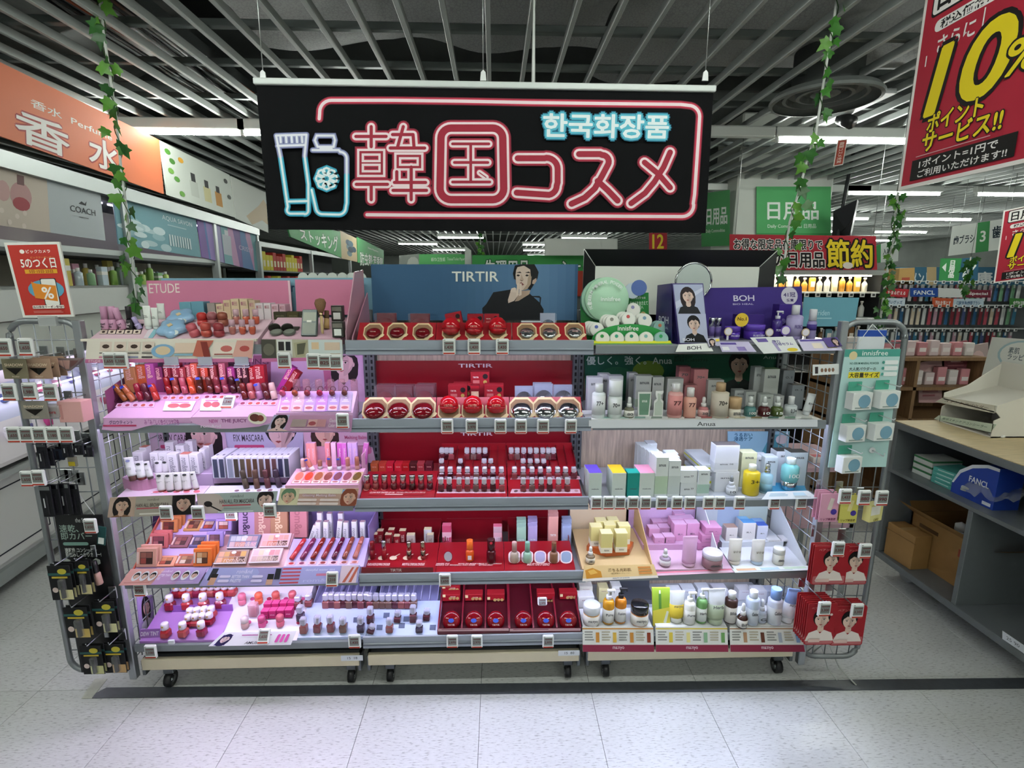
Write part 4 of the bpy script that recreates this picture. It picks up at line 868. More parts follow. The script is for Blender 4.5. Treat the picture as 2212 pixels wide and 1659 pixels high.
def cardB(q):
    q.rect(0,.84,1,1,'c9749e'); q.rect(0,0,.18,.84,'4c4a42'); q.ell(.09,.45,.07,.27,'6a675a',14); q.rect(.19,.0,.38,.84,'dcdcd6'); q.rect(.21,.1,.28,.5,'302c2a'); q.rect(.3,.1,.36,.5,'26282a'); q.rect(.21,.66,.36,.72,'3f4a4c')
    q.poly([(.4,.15),(.57,.05),(.53,.78),(.42,.8)],'a9a486'); q.poly([(.44,.2),(.55,.14),(.52,.66),(.44,.7)],'5a5a4a'); q.rect(.58,0,1,.84,'cfd8d6'); q.rect(.62,.12,.71,.45,'dcc09c'); q.rect(.78,.12,.97,.5,'d8c2ac'); q.rect(.62,.66,.7,.72,'5f7f80'); q.rect(.78,.66,.97,.72,'b9a48c')
q4card('front card with compact and palette pictures under the brush stand',[(564,733),(739,734),(741,778),(566,782)],-.014,'b7b49c',cardB)
def cy_prod(px,py,wpx,hpx,S,fn,label,*a,**k):
    p=S.at(px,py); m=MPP(p); return fn(label,p,*[*a],**k)
# mascaras
def mascara(px,py,hpx,wpx,c,lab,lean=0,cap=None,dark=False):
    p=S1.at(px,py); m=MPP(p); h=hpx*m; r=wpx*m/2
    product('mascara',lab,'mascara',p,[('tube',LT([(r*.85,0),(r,.004),(r,h*.42),(r*.8,h*.44)],12),M(c,'p')),('cap',LT([(r*.78,h*.44),(r*.8,h*.98),(r*.7,h)],12),M(cap or c,'p')),face_text('curl\nfix',r*1.1,h*.2,h*.2,-r*1.02,'e8d8e0' if dark else '2c2a30')],(0,lean,0))
mascara(230,712,50,17,'c995b4','pink curl mascara at the left end of the ETUDE stand'); mascara(247,712,50,16,'c995b4','second pink curl mascara on the ETUDE stand')
mascara(268,712,48,16,'c995b4','pink curl mascara leaning left against its neighbour',-.28); mascara(283,712,50,14,'1c1a1e','black curl mascara with white band',0,dark=True); mascara(303,711,28,12,'b3a6d4','short lilac pen leaning left beside the black mascara',-.42)
for px,py,w_,h_,lab in ((322,711,15,50,'tall white mascara carton with leaf print'),(338,711,13,46,'pale grey mascara tube beside the white carton'),(350,688,15,41,'white brow tube standing in the rear of the ETUDE stand')):
    p=S1.at(px,py) if py>700 else Vector((X(px,py,.18),.18,S1.b[1]-.015)); m=MPP(p)
    squeeze(lab,p,w_*m,h_*m,'e4e8e2','cfd6d4',.12,text='my\nlash',tcol='5a5e5c')
# puffy blue flower compacts
def puff(lab,px,py,rpx,S,lean):
    p=S.at(px,py,.012); m=MPP(p); r=rpx*m; g=G(); n=40; rings=((1.0,.0),(1.05,.14),(.98,.30),(.75,.44),(.4,.52),(0,.54)); V=[]
    for a,z in rings:
        for i in range(n):
            t=2*math.pi*i/n; rr=r*a*(1+.13*math.cos(5*t+.6)); V.append((rr*math.cos(t),rr*math.sin(t),r*z))
    g.add(V,[(j*n+i,j*n+(i+1)%n,(j+1)*n+(i+1)%n,(j+1)*n+i) for j in range(len(rings)-1) for i in range(n)],0,True)
    product('flower_compact',lab,'compact',p,[('shell',g.mesh('shell'),M('8fb4d4','g',r=.12)),('emblem',BX(r*.34,r*.34,.002,.0005),M('d9c39a','p'),(0,-r*.1,r*.535),(0,0,.78)),('cloud_tag',LT([(r*.3,0),(r*.3,.001)],14),M('d5e0dc','m'),(r*.45,-r*.72,r*.30),(.5,0,0),(1,.7,1))],(lean,0,.1))
puff('puffy blue flower shaped cushion compact, front one',376,718,27,S1,.62); puff('puffy blue flower shaped cushion compact, rear one',394,694,25,S1,.62)
# fat bear-shaped lip balms
def balm(lab,px,py,hpx,c,c2,lean=0):
    p=S1.at(px,py); m=MPP(p); h=hpx*m; r=h*.36
    product('fat_lip_balm',lab,'lip balm',p,[('cup',LT([(r*.55,0),(r*.9,.004),(r,h*.25),(r*.86,h*.48)],16),M(c2,'s')),('cap',LT([(r*.84,h*.48),(r*.92,h*.6),(r*.9,h*.85),(r*.6,h*.97),(0,h)],16),M(c,'s'))],(.15,lean,0))
for i,(a,b,c) in enumerate(((425,727,'c05a66'),(448,727,'b2483f'),(474,727,'8f3038'))): balm('plump %s lip balm, %s in the front row of the ETUDE stand'%(('pink','coral red','dark red')[i],od(i,3)),a,b,31,c,c,(-.35,0,.1)[i])
for i,(a,b,c) in enumerate(((440,705,'b82f2c'),(462,704,'9c5a60'),(484,704,'8a4a38'))): balm('plump %s lip balm, %s in the rear row of the ETUDE stand'%(('bright red','mauve','brown')[i],od(i,3)),a,b,31,c,c,0)
for r_ in range(2):
    for i in range(3):
        px=(503,525,546)[i] if r_==0 else (512,533,554)[i]; py=722 if r_==0 else 700
        p=S1.at(px,py); m=MPP(p); h=32*m; r=7*m
        product('glossy_lip_tint','rosy clear capped lip tint, %s in the %s row beside the balms'%(od(i,3),('front','rear')[r_]),'lip tint',p,[('tube',LT([(r*.6,0),(r*.8,.003),(r,h*.3),(r,h*.5),(r*.8,h*.52)],12),M(('a96a62','b5553f','b5553f')[i],'g')),('cap',LT([(r*.82,h*.52),(r*.9,h*.96),(r*.7,h)],12),M('d8b2c0','x',a=.7)),('collar',CY(r*.9,h*.06,12),M('c9b9be','c'),(0,0,h*.5))])
# cartons at the back of the stand
zr=S1.b[1]-.015
for i,(px,w_,c,hp) in enumerate(((411,26,'6fa3b4',26),(437,28,'6a9db0',27),(466,18,'9a8f8a',24),(484,16,'d9c3a2',22),(500,16,'d4bb9a',30),(517,18,'dcc7a6',33),(536,18,'dcc7a6',33),(553,14,'cbb59a',30),(568,18,'d8cfd2',24),(585,16,'ddd3d6',24),(601,16,'d9b6c2',22),(617,14,'d6aebc',22))):
    p=Vector((X(px,690,.22),.22,zr)); m=MPP(p); carton('small %s carton at the back of the ETUDE stand, %s of the row'%(('blue','blue','grey','cream','cream','cream','cream','tan','white','white','pink','pink')[i],od(i,12)),p,w_*m*.92,.05,hp*m+.03,c,text='E' if i>2 else None,tcol='b07a80',tz=.8)
# right-hand small stand: compacts, palette, brush
S1b=Surf(0.0,U(650,731,y=0).z,.15,U(650,686,y=.15).z); xc,xd=X(566,733,0),X(742,733,0)
st=wedge('display_stand','pink slanted stand holding olive compacts, palette and brush',S1b,xc,xd-.01,ZT[0],M('dfb6c6','m'))
part('rear_tray',G().box(xc+.02,xd-.02,.15,.3,ZT[0],S1b.b[1]-.01),PINK,st,-st.location)
for i,px in enumerate((598,626)):
    p=S1b.at(px,721,.002); m=MPP(p); r=13*m
    product('olive_compact','open olive round compact, %s of the pair on the brush stand'%('left','right')[i],'compact',p,[('base',CY(r,.008,18),M('5c6058','s')),('pan',CY(r*.8,.001,18),M('7f837a','m'),(0,0,.008)),('lid',CY(r*.95,.006,18),M('2f2f28','s'),(-r*.5,r*.75,.012),(-1.2,.3,.5)),('tray',BX(r*2.1,r*1.2,.003),M('45423a','s'),(0,r*1.6,.0))],(S1b.tilt,0,0))
p=S1b.at(668,727); m=MPP(p); product('contour_palette','upright clear-fronted olive contour palette leaning on the stand','palette',p,[('frame',BX(34*m,.012,60*m,.003),M('3f4a48','s')),('pan',BX(27*m,.001,25*m,0),M('8c8468','p'),(0,-.0066,5*m)),('pan',BX(27*m,.001,20*m,0),M('b4ab8c','p'),(0,-.0066,33*m)),('window',BX(30*m,.001,56*m,0),M('d8e4e0','x',a=.25),(0,-.0085,2*m)),('name_tag',BX(10*m,.001,5*m,0),M('e8e6dc','m'),(0,-.0095,30*m))],(-.35,0,0))
p=S1b.at(698,725,.008); m=MPP(p); product('makeup_brush','round brown make-up brush standing with bristles up','brush',p,[('handle',LT([(.004,0),(.005,.01),(.006,34*m),(.006,40*m)],10),M('c2a878','p')),('ferrule',CY(.0075,8*m,10),M('b8a27c','c'),(0,0,38*m)),('bristles',LT([(.008,0),(.018,14*m),(.021,22*m),(.016,30*m),(0,33*m)],14,.7),M('7a5a40','m',n=300.,d=.7),(0,0,45*m))],(-.25,-.1,0))
p=S1b.at(706,712,.004); m=MPP(p); product('makeup_brush','short wooden brush standing beside the round brush','brush',p,[('handle',CY(.010,22*m,10),M('b0905c','p')),('bristles',CY(.009,17*m,10),M('6b5138','m'),(0,0,22*m))],(-.2,0,0))
for i,(px,py) in enumerate(((733,728),(731,693))):
    p=S1b.at(px,py); m=MPP(p); product('boxed_brush','clear wrapped black boxed brush, %s of the two by the side panel'%('lower','upper')[i],'box',p,[('carton',BX(24*m,.03,33*m),M('33342f','s')),('barcode_label',BX(15*m,.0008,14*m,0),M('e2e4de','m'),(0,-.0158,4*m)),('window',BX(20*m,.0008,9*m,0),M('9a968a','x',a=.5),(0,-.0158,21*m))])
for i,px in enumerate((611,639,664)):
    p=Vector((X(px,688,.2),.2,S1b.b[1]-.01)); carton('dark olive carton behind the compacts, %s'%od(i,3),p,.05,.05,.03,('3f3c2a','4b4527','3a3a30')[i],text='etude',tcol='8a8468')
xx=X(748,733,0)
pl=thing('acrylic_divider','tall translucent pink acrylic divider at the right of the top left shelf','divider',(xx,.15,ZT[0]))
part('panel',G().prism([(0,.0),(0,.05),(.16,.26),(.29,.27),(.29,0)],-.002,.002,'x'),M('dcaebd','x',a=.62),pl,(0,-.15,.0))
part('inner_panel',G().prism([(0,.0),(.02,.03),(.27,.18),(.29,0)],-.002,.002,'x'),M('d59ab0','x',a=.8),pl,(.018,-.15,.0))
for px,py,pr,w_ in ((238,779,'1,650','pair of tags under the eye pictures, left one'),(262,779,'1,100','pair of tags under the eye pictures, right one'),(614,779,'1,650','single tag under the compact pictures'),(677,781,'2,090','left of three tags under the brush card'),(702,782,'825','middle of three tags under the brush card'),(726,783,'1,210','right of three tags under the brush card')):
    ptag(px,py,pr,'electronic price tag, '+w_,y=-.03,s=1.02)
for i,px in enumerate((369,442,521)): 
    p=U(px,782,y=-.022); product('empty_tag_clip','empty clear tag clip on the top left shelf, %s'%od(i,3),'tag clip',p-Vector((0,0,.012)),[('clip',G().box(-.024,.024,-.004,.004,0,.004).box(-.024,.024,.002,.006,0,.03).box(-.026,.026,-.006,.004,-.008,-.004),M('cfd2e4','x',a=.7))])
# ================================================================ LEFT UNIT, SECOND SHELF: LIP TINTS
q=Q4((330,768,.36),(585,768,.36),(585,905,.36),(330,905,.36)); q.rect(0,0,1,1,'8f5574'); q.text('THE JUICY LASTING',.25,.05,.98,.16,'5f2f4c',.01); q.lines(.3,.2,.8,.3,2,'6a3a56'); q.rect(.62,.0,.74,.45,'3f2030'); q.build('back_poster','dusky purple poster behind the dark red tint cartons','poster','8f5574')
q=Q4((585,768,.355),(740,768,.355),(740,900,.355),(585,900,.355)); q.ell(.25,.45,.5,.75,'c8a5c8',24); q.text('エンジェルリングツヤ',.48,.42,.98,.5,'e7cfe2',.01); q.text('瞬間ぷるん',.55,.53,.92,.6,'e7cfe2',.01); q.build('back_poster','pink poster with an arch shape on the second left shelf','poster','b8658c')
q=Q4((715,768,.345),(795,768,.345),(803,905,.34),(715,905,.345)); q.poly([(0,0),(1,0),(1,1),(0,1)],'cfa5cc'); q.face(.33,.12,.2,'dcb3b8','251a1e','c9a0c4',True,-.2); q.build('back_poster','poster of a dark haired woman looking left on the second left shelf','poster','cfa5cc')
q=Quad(U(228,845,y=.06),U(290,800,y=.3),U(300,870,y=.3),U(236,900,y=.06)); q.text('Glasting',.2,.5,.8,.65,'5a2040'); q.build('side_card','purple side card against the left grid on the second shelf','card','8f4f74')
S2=Surf(.0,U(420,902,y=0).z,.17,U(420,852,y=.17).z); xa,xb=X(222,902,0),X(597,902,0); xm=X(413,902,0)
PLUM=M('e2b4dc','s')
for i,(a,b) in enumerate(((xa,xm-.002),(xm,xb))):
    st=wedge('display_stand','glossy pink slanted lip tint stand, %s of the two on the second left shelf'%('left','right')[i],S2,a,b,ZT[1],PLUM)
    part('rear_step',G().box(a+.02,b-.005,.17,.3,ZT[1],S2.b[1]+.005,0,.002),M('b56a98','s'),st,-st.location)
    for k in range(10):
        px=(258+17*k if k<5 else 357+17*(k-5)) if i==0 else (447+16*k if k<5 else 524+16.5*(k-5)); py=(876 if k<5 else 860) if i==0 else (858 if k<5 else 872)
        q=pxprint(S2,[(px-4,py-4),(px+9,py-4),(px+6,py+4),(px-9,py+4)]); q.rect(0,0,1,1,'e8c3dc'); q.ell(.5,.5,.34,.34,random.choice(('b8506a','c45a5a','9a4460','c0604e')),12); q.build('x','x','x','e8c3dc',parent=st,pname='swatch_card')
    if i==0: c=[(358,868),(424,868),(414,889),(352,889)]
    else: c=[(436,863),(482,863),(478,889),(432,889)]
    q=pxprint(S2,c,.004); q.ell(.32,.5,.2,.24,'c46a72',14); q.ell(.7,.5,.2,.24,'c46a72',14); q.rect(.2,.12,.8,.22,'d58fb4'); q.build('swatch_board','white board of lip colour swatches on the %s tint stand'%('left','right')[i],'card','efe3f2')
# curvy front cards
def curvy(lab,pts,y,col,txt,fn):
    P=[U(a,b,y=y) for a,b in pts]; o=P[0]; t=thing('display_card',lab,'card',o)
    part('panel',G().prism([(p.x-o.x,p.z-o.z) for p in P],-.001,.001),M(col,'s'),t)
    fn(t,o,y); return t
def ct(t,o,y,s,x0,y0,x1,y1,c):
    a=U(x0,y0,y=y); b=U(x1,y1,y=y); part('lettering',digits(s),M(c,'m'),t,((a.x+b.x)/2-o.x,-.002,(a.z+b.z)/2-o.z),(0,0,0),(b.x-a.x,1,a.z-b.z))
curvy('curvy pale pink card with a lip pencil at the left of the second shelf',[(229,904),(411,902),(385,913),(352,918),(335,917),(316,921),(285,930),(250,931),(220,928),(224,912)],-.013,'e6b4e0','',lambda t,o,y:(ct(t,o,y,'グロウティント',236,908,288,916,'6a4a78'),ct(t,o,y,'みずみずしく色づくツヤ発色',312,906,388,917,'b065a8'),part('pencil_print',G().box(X(224,922,y)-o.x,X(295,916,y)-o.x,-.0025,-.0018,U(290,919,y=y).z-o.z-.003,U(290,919,y=y).z-o.z+.003),M('c23f6a','m'),t)))
curvy('curvy pink card reading NEW THE JUICY on the second left shelf',[(413,901),(595,899),(590,912),(560,921),(528,924),(500,926),(470,926),(440,921),(418,914),(410,906)],-.013,'e6b4e0','',lambda t,o,y:(ct(t,o,y,'NEW',452,906,472,913,'c05aa0'),ct(t,o,y,'THE JUICY',478,905,534,914,'8f4a86'),ct(t,o,y,'rom&nd',434,917,478,923,'f0dcf2')))
p=U(556,903,y=-.025); product('sticker_card','glossy die-cut card of a brown lip product at the JUICY stand','card',p-Vector((0,0,.02)),[('card',LT([(.033,0),(.033,.002)],18),M('f0ead8','g'),(0,0,.02),(math.pi/2,0,0),(1,.7,1)),('drop_print',LT([(.018,0),(.018,.0006)],14),M('6e3f3a','g'),(-.008,-.0026,.022),(math.pi/2,0,0),(1,.8,1)),('drop_print',LT([(.012,0),(.012,.0006)],14),M('8a4a40','g'),(.012,-.0026,.02),(math.pi/2,0,0))])
grp=[[(274,867,250,834,'9a5a2c'),(290,867,268,834,'b0623c'),(306,866,296,830,'8a1f30'),(323,866,312,830,'5a2230'),(340,866,329,831,'b0352f')],
 [(368,852,360,816,'8a1a1f'),(384,852,377,816,'8f4038'),(402,852,394,817,'a84a5a'),(419,852,411,816,'c0492c'),(434,851,432,815,'4a2016')],
 [(457,850,451,815,'5a2422'),(473,850,468,815,'7a2f38'),(490,850,484,815,'8a3a4a'),(507,850,500,815,'43161f'),(521,850,516,818,'4a2a22')],
 [(531,863,524,829,'6a1f1e'),(547,863,540,829,'a85858'),(564,863,556,829,'9a6a8a'),(580,863,571,828,'5a1a20'),(594,863,587,828,'c8a8a0')]]
gl=['front left','rear left','rear right','front right']
for gi,g4 in enumerate(grp):
    for i,(bx,by,tx,ty,c) in enumerate(g4):
        p=S2.at(bx,by,.003); m=MPP(p); h=math.hypot(bx-tx,by-ty)*m*1.02
        tint('juicy lip tint, %s of the %s group on the pink stand'%(od(i,5),gl[gi]),p,h,6.6*m,c,c,.5,(-.12,math.atan2(tx-bx,by-ty),0),sticker=(gi,i) in ((0,0),(0,1),(0,4),(1,1),(1,4),(2,2),(2,4),(3,2)),kind='g',capk='g')
zr=S2.b[1]+.005; cart=[(291,24,'b0784e',0),(313,22,'c05a34',0),(335,18,'a04a8a',0),(350,16,'7a2f5a',0),(371,14,'7f1c2c',0),(386,16,'8a2638',0),(404,13,'8a2a30',0),(414,15,'a84c56',0),(429,14,'b4503c',0),(447,16,'b8402a',0),(469,14,'7a2a2c',0),(486,14,'a05060',0),(507,15,'8a2a6a',0),(523,15,'4a1230',0),(537,12,'3c1620',0),(549,14,'a8141f',0),(567,22,'9a1a28',0),(604,14,'9a2a80',.55),(618,16,'8a1824',.6)]
for i,(px,w_,c,ln) in enumerate(cart):
    p=Vector((X(px,850,.2),.2+.01*(i%2),zr)); m=MPP(p); carton('%s lip tint carton, %s in the row behind the tints'%('tilted' if ln else 'upright',od(i,19)),p,w_*m,.03,.1+.008*(i%3),c,text='rom&',tcol='d8a8a0',vertical=True,tz=.72,tw=.45,th=.2,rot=(0,ln,0))
S2b=Surf(.0,U(680,892,y=0).z,.075,U(680,845,y=.075).z)
bd=wedge('display_stand','white-edged slanted board with six pearl tints on the second left shelf',S2b,X(596,892,0),X(762,892,0),ZT[1],M('d9b0d4','s'))
q=pxprint(S2b,[(608,847),(763,848),(758,890),(600,890)])
for i in range(6):
    u=.09+.165*i; q.rect(u-.08,0,u+.08,1,('c58fd4','cfa8bc','b48fc4','b87fd0','ab8fc8','b7a0c4')[i]); q.rect(u-.06,.68,u+.06,.96,'e3bfc6'); q.ell(u,.82,.05,.07,'b8606a',12); q.rect(u-.03,.42,u+.03,.46,'efe2f2'); q.rect(u-.05,.5,u+.05,.53,'efe2f2'); q.ell(u,.33,.012,.03,'f4ecf6',8)
q.build('x','x','x','e9d9ee',parent=bd,pname='swatch_board')
for i in range(6):
    p=S2b.at(614+26.6*i,847,.006); m=MPP(p); c=('b84a6a','a85034','8f2f3c','a82a4a','7a3038','6a3a30')[i]
    product('pearl_tint','pearl lip tint, %s of six lying on the lilac board'%od(i,6),'lip tint',p,[('ring',G().tube([(0,8*m*math.sin(t),3*m+8*m*math.cos(t)) if False else (8*m*.7*math.cos(t),0,5*m+8*m*.7*math.sin(t)) for t in [2*math.pi*j/14 for j in range(15)]],.0016,5),M('5a3a48','g')),('drop',LT([(.004,0),(.010,.004),(.011,.016),(.007,.026),(0,.028)],12),M(c,'g'),(0,-.004,-.012),(.9,0,0))])
for i,px in enumerate((642,663,690,716,739,766)):
    p=Vector((X(px,850,.15),.15,U(px,852,y=.15).z)); p.z=max(p.z,ZT[1]); m=MPP(p); hh=34*m
    tint('clear brownish tester tint standing behind the lilac board, %s'%od(i,6),(p.x,p.y,ZT[1]),hh+p.z-ZT[1],8*m,'9c5a62','b07a80',.6,kind='x',capk='x')
def cardC(q):
    q.rect(.0,0,.2,1,'b9b4d4'); q.face(.11,.38,.34,'e3c0bc','1c1518','e3c0bc',True,0); q.rect(.26,.25,.44,.72,'b09a98'); q.rect(.46,.25,.57,.7,'d8a8a8'); q.ell(.515,.5,.045,.13,'a85058',12); q.rect(.57,.25,.68,.7,'c98f96'); q.rect(.27,.8,.6,.86,'e6c6d8'); q.text('Glasting\nColor Gloss',.72,.2,.88,.72,'f0e2ea',.005)
q4card('pink front card with a short haired woman under the lilac board',[(592,896),(762,897),(759,932),(576,931)],-.015,'c795b8',cardC)
ptag(487,868,'1,540','electronic price tag lying on the right pink tint stand',y=.06,tilt=-.7,s=1.0); ptag(740,909,'1,320','electronic price tag on the pink front card of the second left shelf',y=-.03)
# ================================================================ LEFT UNIT, THIRD SHELF: BROWS AND MASCARA
q=Q4((318,934,.34),(485,934,.34),(500,1030,.32),(335,1030,.32)); q.rect(0,0,1,1,'cbb0ca'); q.text('BROW CARA',.12,.05,.5,.2,'3f2f3c',.005); q.rect(.14,.28,.55,.36,'c44a7a',.03); q.face(.72,.05,.36,'dcb4b2','1f161a','b8aec8',True,-.3); q.build('back_poster','lilac poster reading BROW CARA with half a face','poster','cbb0ca')
q=Q4((482,934,.345),(655,934,.345),(655,1030,.33),(495,1030,.33)); q.rect(0,0,1,1,'bcb6d4'); q.text('FIX MASCARA',.12,.05,.5,.2,'3a3040',.005); q.rect(.12,.28,.5,.36,'c44a7a',.03); q.face(.72,.0,.36,'dcb8b8','181418','b0b0cc',False,-.2); q.build('back_poster','grey lilac poster reading FIX MASCARA with half a face','poster','bcb6d4')
q=Q4((655,934,.34),(797,934,.34),(812,1000,.33),(660,1000,.33)); q.rect(0,0,1,1,'cda6bc'); q.face(.32,.0,.4,'dcae9e','3a2420','e0d6dc',True,0); q.rect(.6,.42,.98,.7,'a8587c',.1); q.text('Melting Balm',.62,.1,.95,.25,'b8587a',.01); q.build('back_poster','dusty pink melting balm poster with a bare shouldered woman','poster','cda6bc')
S3=Surf(.0,U(330,1072,y=0).z,.10,U(330,1056,y=.10).z); xa,xm,xb=X(238,1072,0),X(424,1068,0),X(603,1063,0)
S3=Surf(0,ZT[2]+.012,.1,ZT[2]+.034)
st=wedge('display_stand','pink brow mascara stand at the left of the third shelf',S3,xa,xm-.002,ZT[2],M('e3cbe2','s'))
S3t=Surf(.1,ZT[2]+.075,.3,ZT[2]+.075)
def curved_plat(st,x0,x1,y0,y1,z,m,bulge=.03,side=None):
    P=[(x0+(x1-x0)*i/10,y0-bulge*math.sin(math.pi*i/10)) for i in range(11)]+[(x1,y1),(x0,y1)]
    part('curved_platform',G().prism(P,S3.z(y0)-.01,z-.002,'z'),M(side,'s'),st,-st.location); part('platform_top',G().prism(P,z-.002,z,'z'),m,st,-st.location)
curved_plat(st,X(266,1045,.1),X(352,1045,.1),.1,.3,ZT[2]+.072,M('e2b6de','s'),.03,'c98fb4'); 
part('rear_block',G().box(X(352,1045,.14),xm-.01,.14,.3,ZT[2],ZT[2]+.07,0,.002),M('d9c0e4','s'),st,-st.location)
st2=wedge('display_stand','pale lilac mascara stand in the middle of the third left shelf',S3,xm,xb,ZT[2],M('dcdcf4','s'))
curved_plat(st2,X(450,1045,.09),X(620,1040,.13),.13,.3,ZT[2]+.06,M('ccd0f4','s'),-.01,'c9a8d0')
for i in range(5):
    q=pxprint(S3,[(330+22*i,1061-i*.6),(348+22*i,1061-i*.6),(345+22*i,1066),(326+22*i,1066)]); q.ell(.5,.5,.4,.4,'d0687a',10); q.build('x','x','x','ead6ea',parent=st,pname='swatch_card')
for i in range(4): 
    q=pxprint(S3,[(505+24*i,1058-i*.6),(522+24*i,1058-i*.6),(519+24*i,1063),(501+24*i,1063)]); q.ell(.5,.5,.3,.45,'8a6a7a',10); q.build('x','x','x','e8e8fa',parent=st2,pname='swatch_card')
ST=Surf(.06,ZT[2]+.072,.3,ZT[2]+.072)
for i,(px,py,hp,wp,ln,cap) in enumerate(((289,1037,52,19,-.1,'5a3a34'),(308,1035,41,19,-.08,'6a2f2c'),(326,1034,40,13,-.14,'4a3c38'))):
    p=ST.at(px,py); m=MPP(p); squeeze('white brow mascara tube, %s on the round pink platform'%od(i,3),p,wp*m,hp*m,'e6e8ea',cap,.14 if i else .22,(0,ln,0),text='rom\n&nd',tcol='9a9aa0',badge='3f4444' if i else '8a90c0')
for i,(px,py,c) in enumerate(((352,1060,'8a3a30'),(370,1060,'3c3632'),(388,1059,'7f5a50'),(406,1058,'7a3434'),(425,1057,'6a5648'))):
    p=S3.at(px,py); m=MPP(p); squeeze('white brow mascara tube, %s in the front row of five'%od(i,5),p,(19,18,17,18,12)[i]*m,41*m,'e4e4e4',c,.08,(0,(-.06,-.06,-.06,-.05,-.14)[i],0),text='han\nall',tcol='9a9a98',badge='3f4444')
for i,(px,py) in enumerate(((344,1022),(360,1021))): 
    p=ST.at(px,py); m=MPP(p); squeeze('white brow tube standing before the white cartons, %s'%('left','right')[i],p,17*m,28*m,'e6e8ea','d9d9dc',.1,badge='3f4444')
zr=ZT[2]+.07
for i,(px,y,hp,w_) in enumerate(((308,.17,.085,20),(321,.22,.09,14),(343,.16,.085,17),(362,.16,.085,18),(381,.15,.085,20),(407,.15,.083,19),(427,.15,.083,18),(400,.24,.09,18),(446,.2,.085,12),(456,.24,.09,12),(378,.26,.098,18),(420,.27,.098,16))):
    p=Vector((X(px,1022,y),y,zr)); m=MPP(p); carton('white brow mascara carton printed rom&nd, %s of the cluster'%od(i,12),p,w_*m,.032,hp,'e4e4ea',lid='c97f72' if i%4==1 else 'e9e9ee',text='rom&nd',tcol='a4a4b0',vertical=True,tz=.45,tw=.75,th=.2)
SM=Surf(.12,ZT[2]+.06,.3,ZT[2]+.06)
for i,(bx,by,tx,ty,c,S) in enumerate(((479,1027,470,984,'d5d5e2',SM),(505,1026,499,983,'43485c',SM),(533,1055,525,1014,'4a3e34',S3),(556,1055,552,1013,'5a4034',S3),(580,1054,574,1013,'5a3034',S3),(604,1052,596,1012,'3a2c3c',S3))):
    p=S.at(bx,by); m=MPP(p); h=math.hypot(bx-tx,by-ty)*m
    tint('%s mascara tube, %s of six on the lilac stand'%(('white','slate','olive brown','brown','wine brown','aubergine')[i],od(i,6)),p,h,5.8*m,c,c,.55,(-.08,math.atan2(tx-bx,by-ty),0),kind='p',capk='p',name='mascara')
for i in range(12):
    px=484+13.2*i+(4 if i>1 else 0); y=.17; p=Vector((X(px,1024,y),y,ZT[2]+.06)); m=MPP(p); c=('43485c','43485c','8a90a0','4a4238','5a5040','6a4f3c','5a4034','5f4a44','5a3a3a','5f3f44','3a3a56','3f4450')[i]
    product('mascara_carton','white windowed mascara carton, %s of the row on the lilac stand'%od(i,12),'box',p,[('carton',BX(12.4*m,.12,.088),M('d4d6e4','m')),('window',BX(9*m,.0008,.076,0),M(c,'g'),(1.2*m,-.0605,.004)),('top_mark',BX(4*m,.012,.0006,0),M('6a6a80','m'),(0,-.03,.088))])
def cardD(q): q.rect(0,0,.31,1,'c3aa98'); q.face(.15,.42,.36,'d3b09a','1e1a18','8a6a50',True,.1); q.rect(.31,0,.74,1,'aaa396'); q.text('rom&nd',.45,.1,.58,.22,'6f6a64'); q.text('HAN ALL BROW CARA',.32,.34,.70,.52,'4a3f3c',.008); q.rect(.33,.56,.7,.62,'b8525c'); q.rect(.37,.83,.62,.91,'e3dfd6'); q.rect(.74,0,1,1,'23201f'); q.face(.87,.42,.40,'cfa998','1a1616','23201f',True,-.1,bust=False)
q4card('front card reading HAN ALL BROW CARA with two women',[(238,1075),(422,1068),(421,1110),(232,1118)],-.014,'aaa396',cardD)
def cardE(q): q.ell(.14,.5,.2,.6,'c3b4ac',16); q.ell(.13,.52,.055,.15,'201a1a',10); q.poly([(.14,.62),(.3,.95),(.31,.9),(.17,.6)],'1c1a1c'); q.text('rom&nd',.42,.1,.58,.24,'6f7674'); q.text('HAN ALL FIX MASCARA',.28,.32,.72,.52,'4a4040',.008); q.rect(.31,.58,.68,.65,'b8525c'); q.rect(.33,.75,.68,.79,'8f9a98'); q.rect(.25,.9,.72,.96,'dfe6e4'); q.face(.86,.42,.42,'dcbcae','26201f','6f7f80',False,-.25,bust=False)
q4card('front card reading HAN ALL FIX MASCARA with an eye',[(424,1067),(600,1061),(592,1105),(431,1110)],-.014,'a9b6b2',cardE)
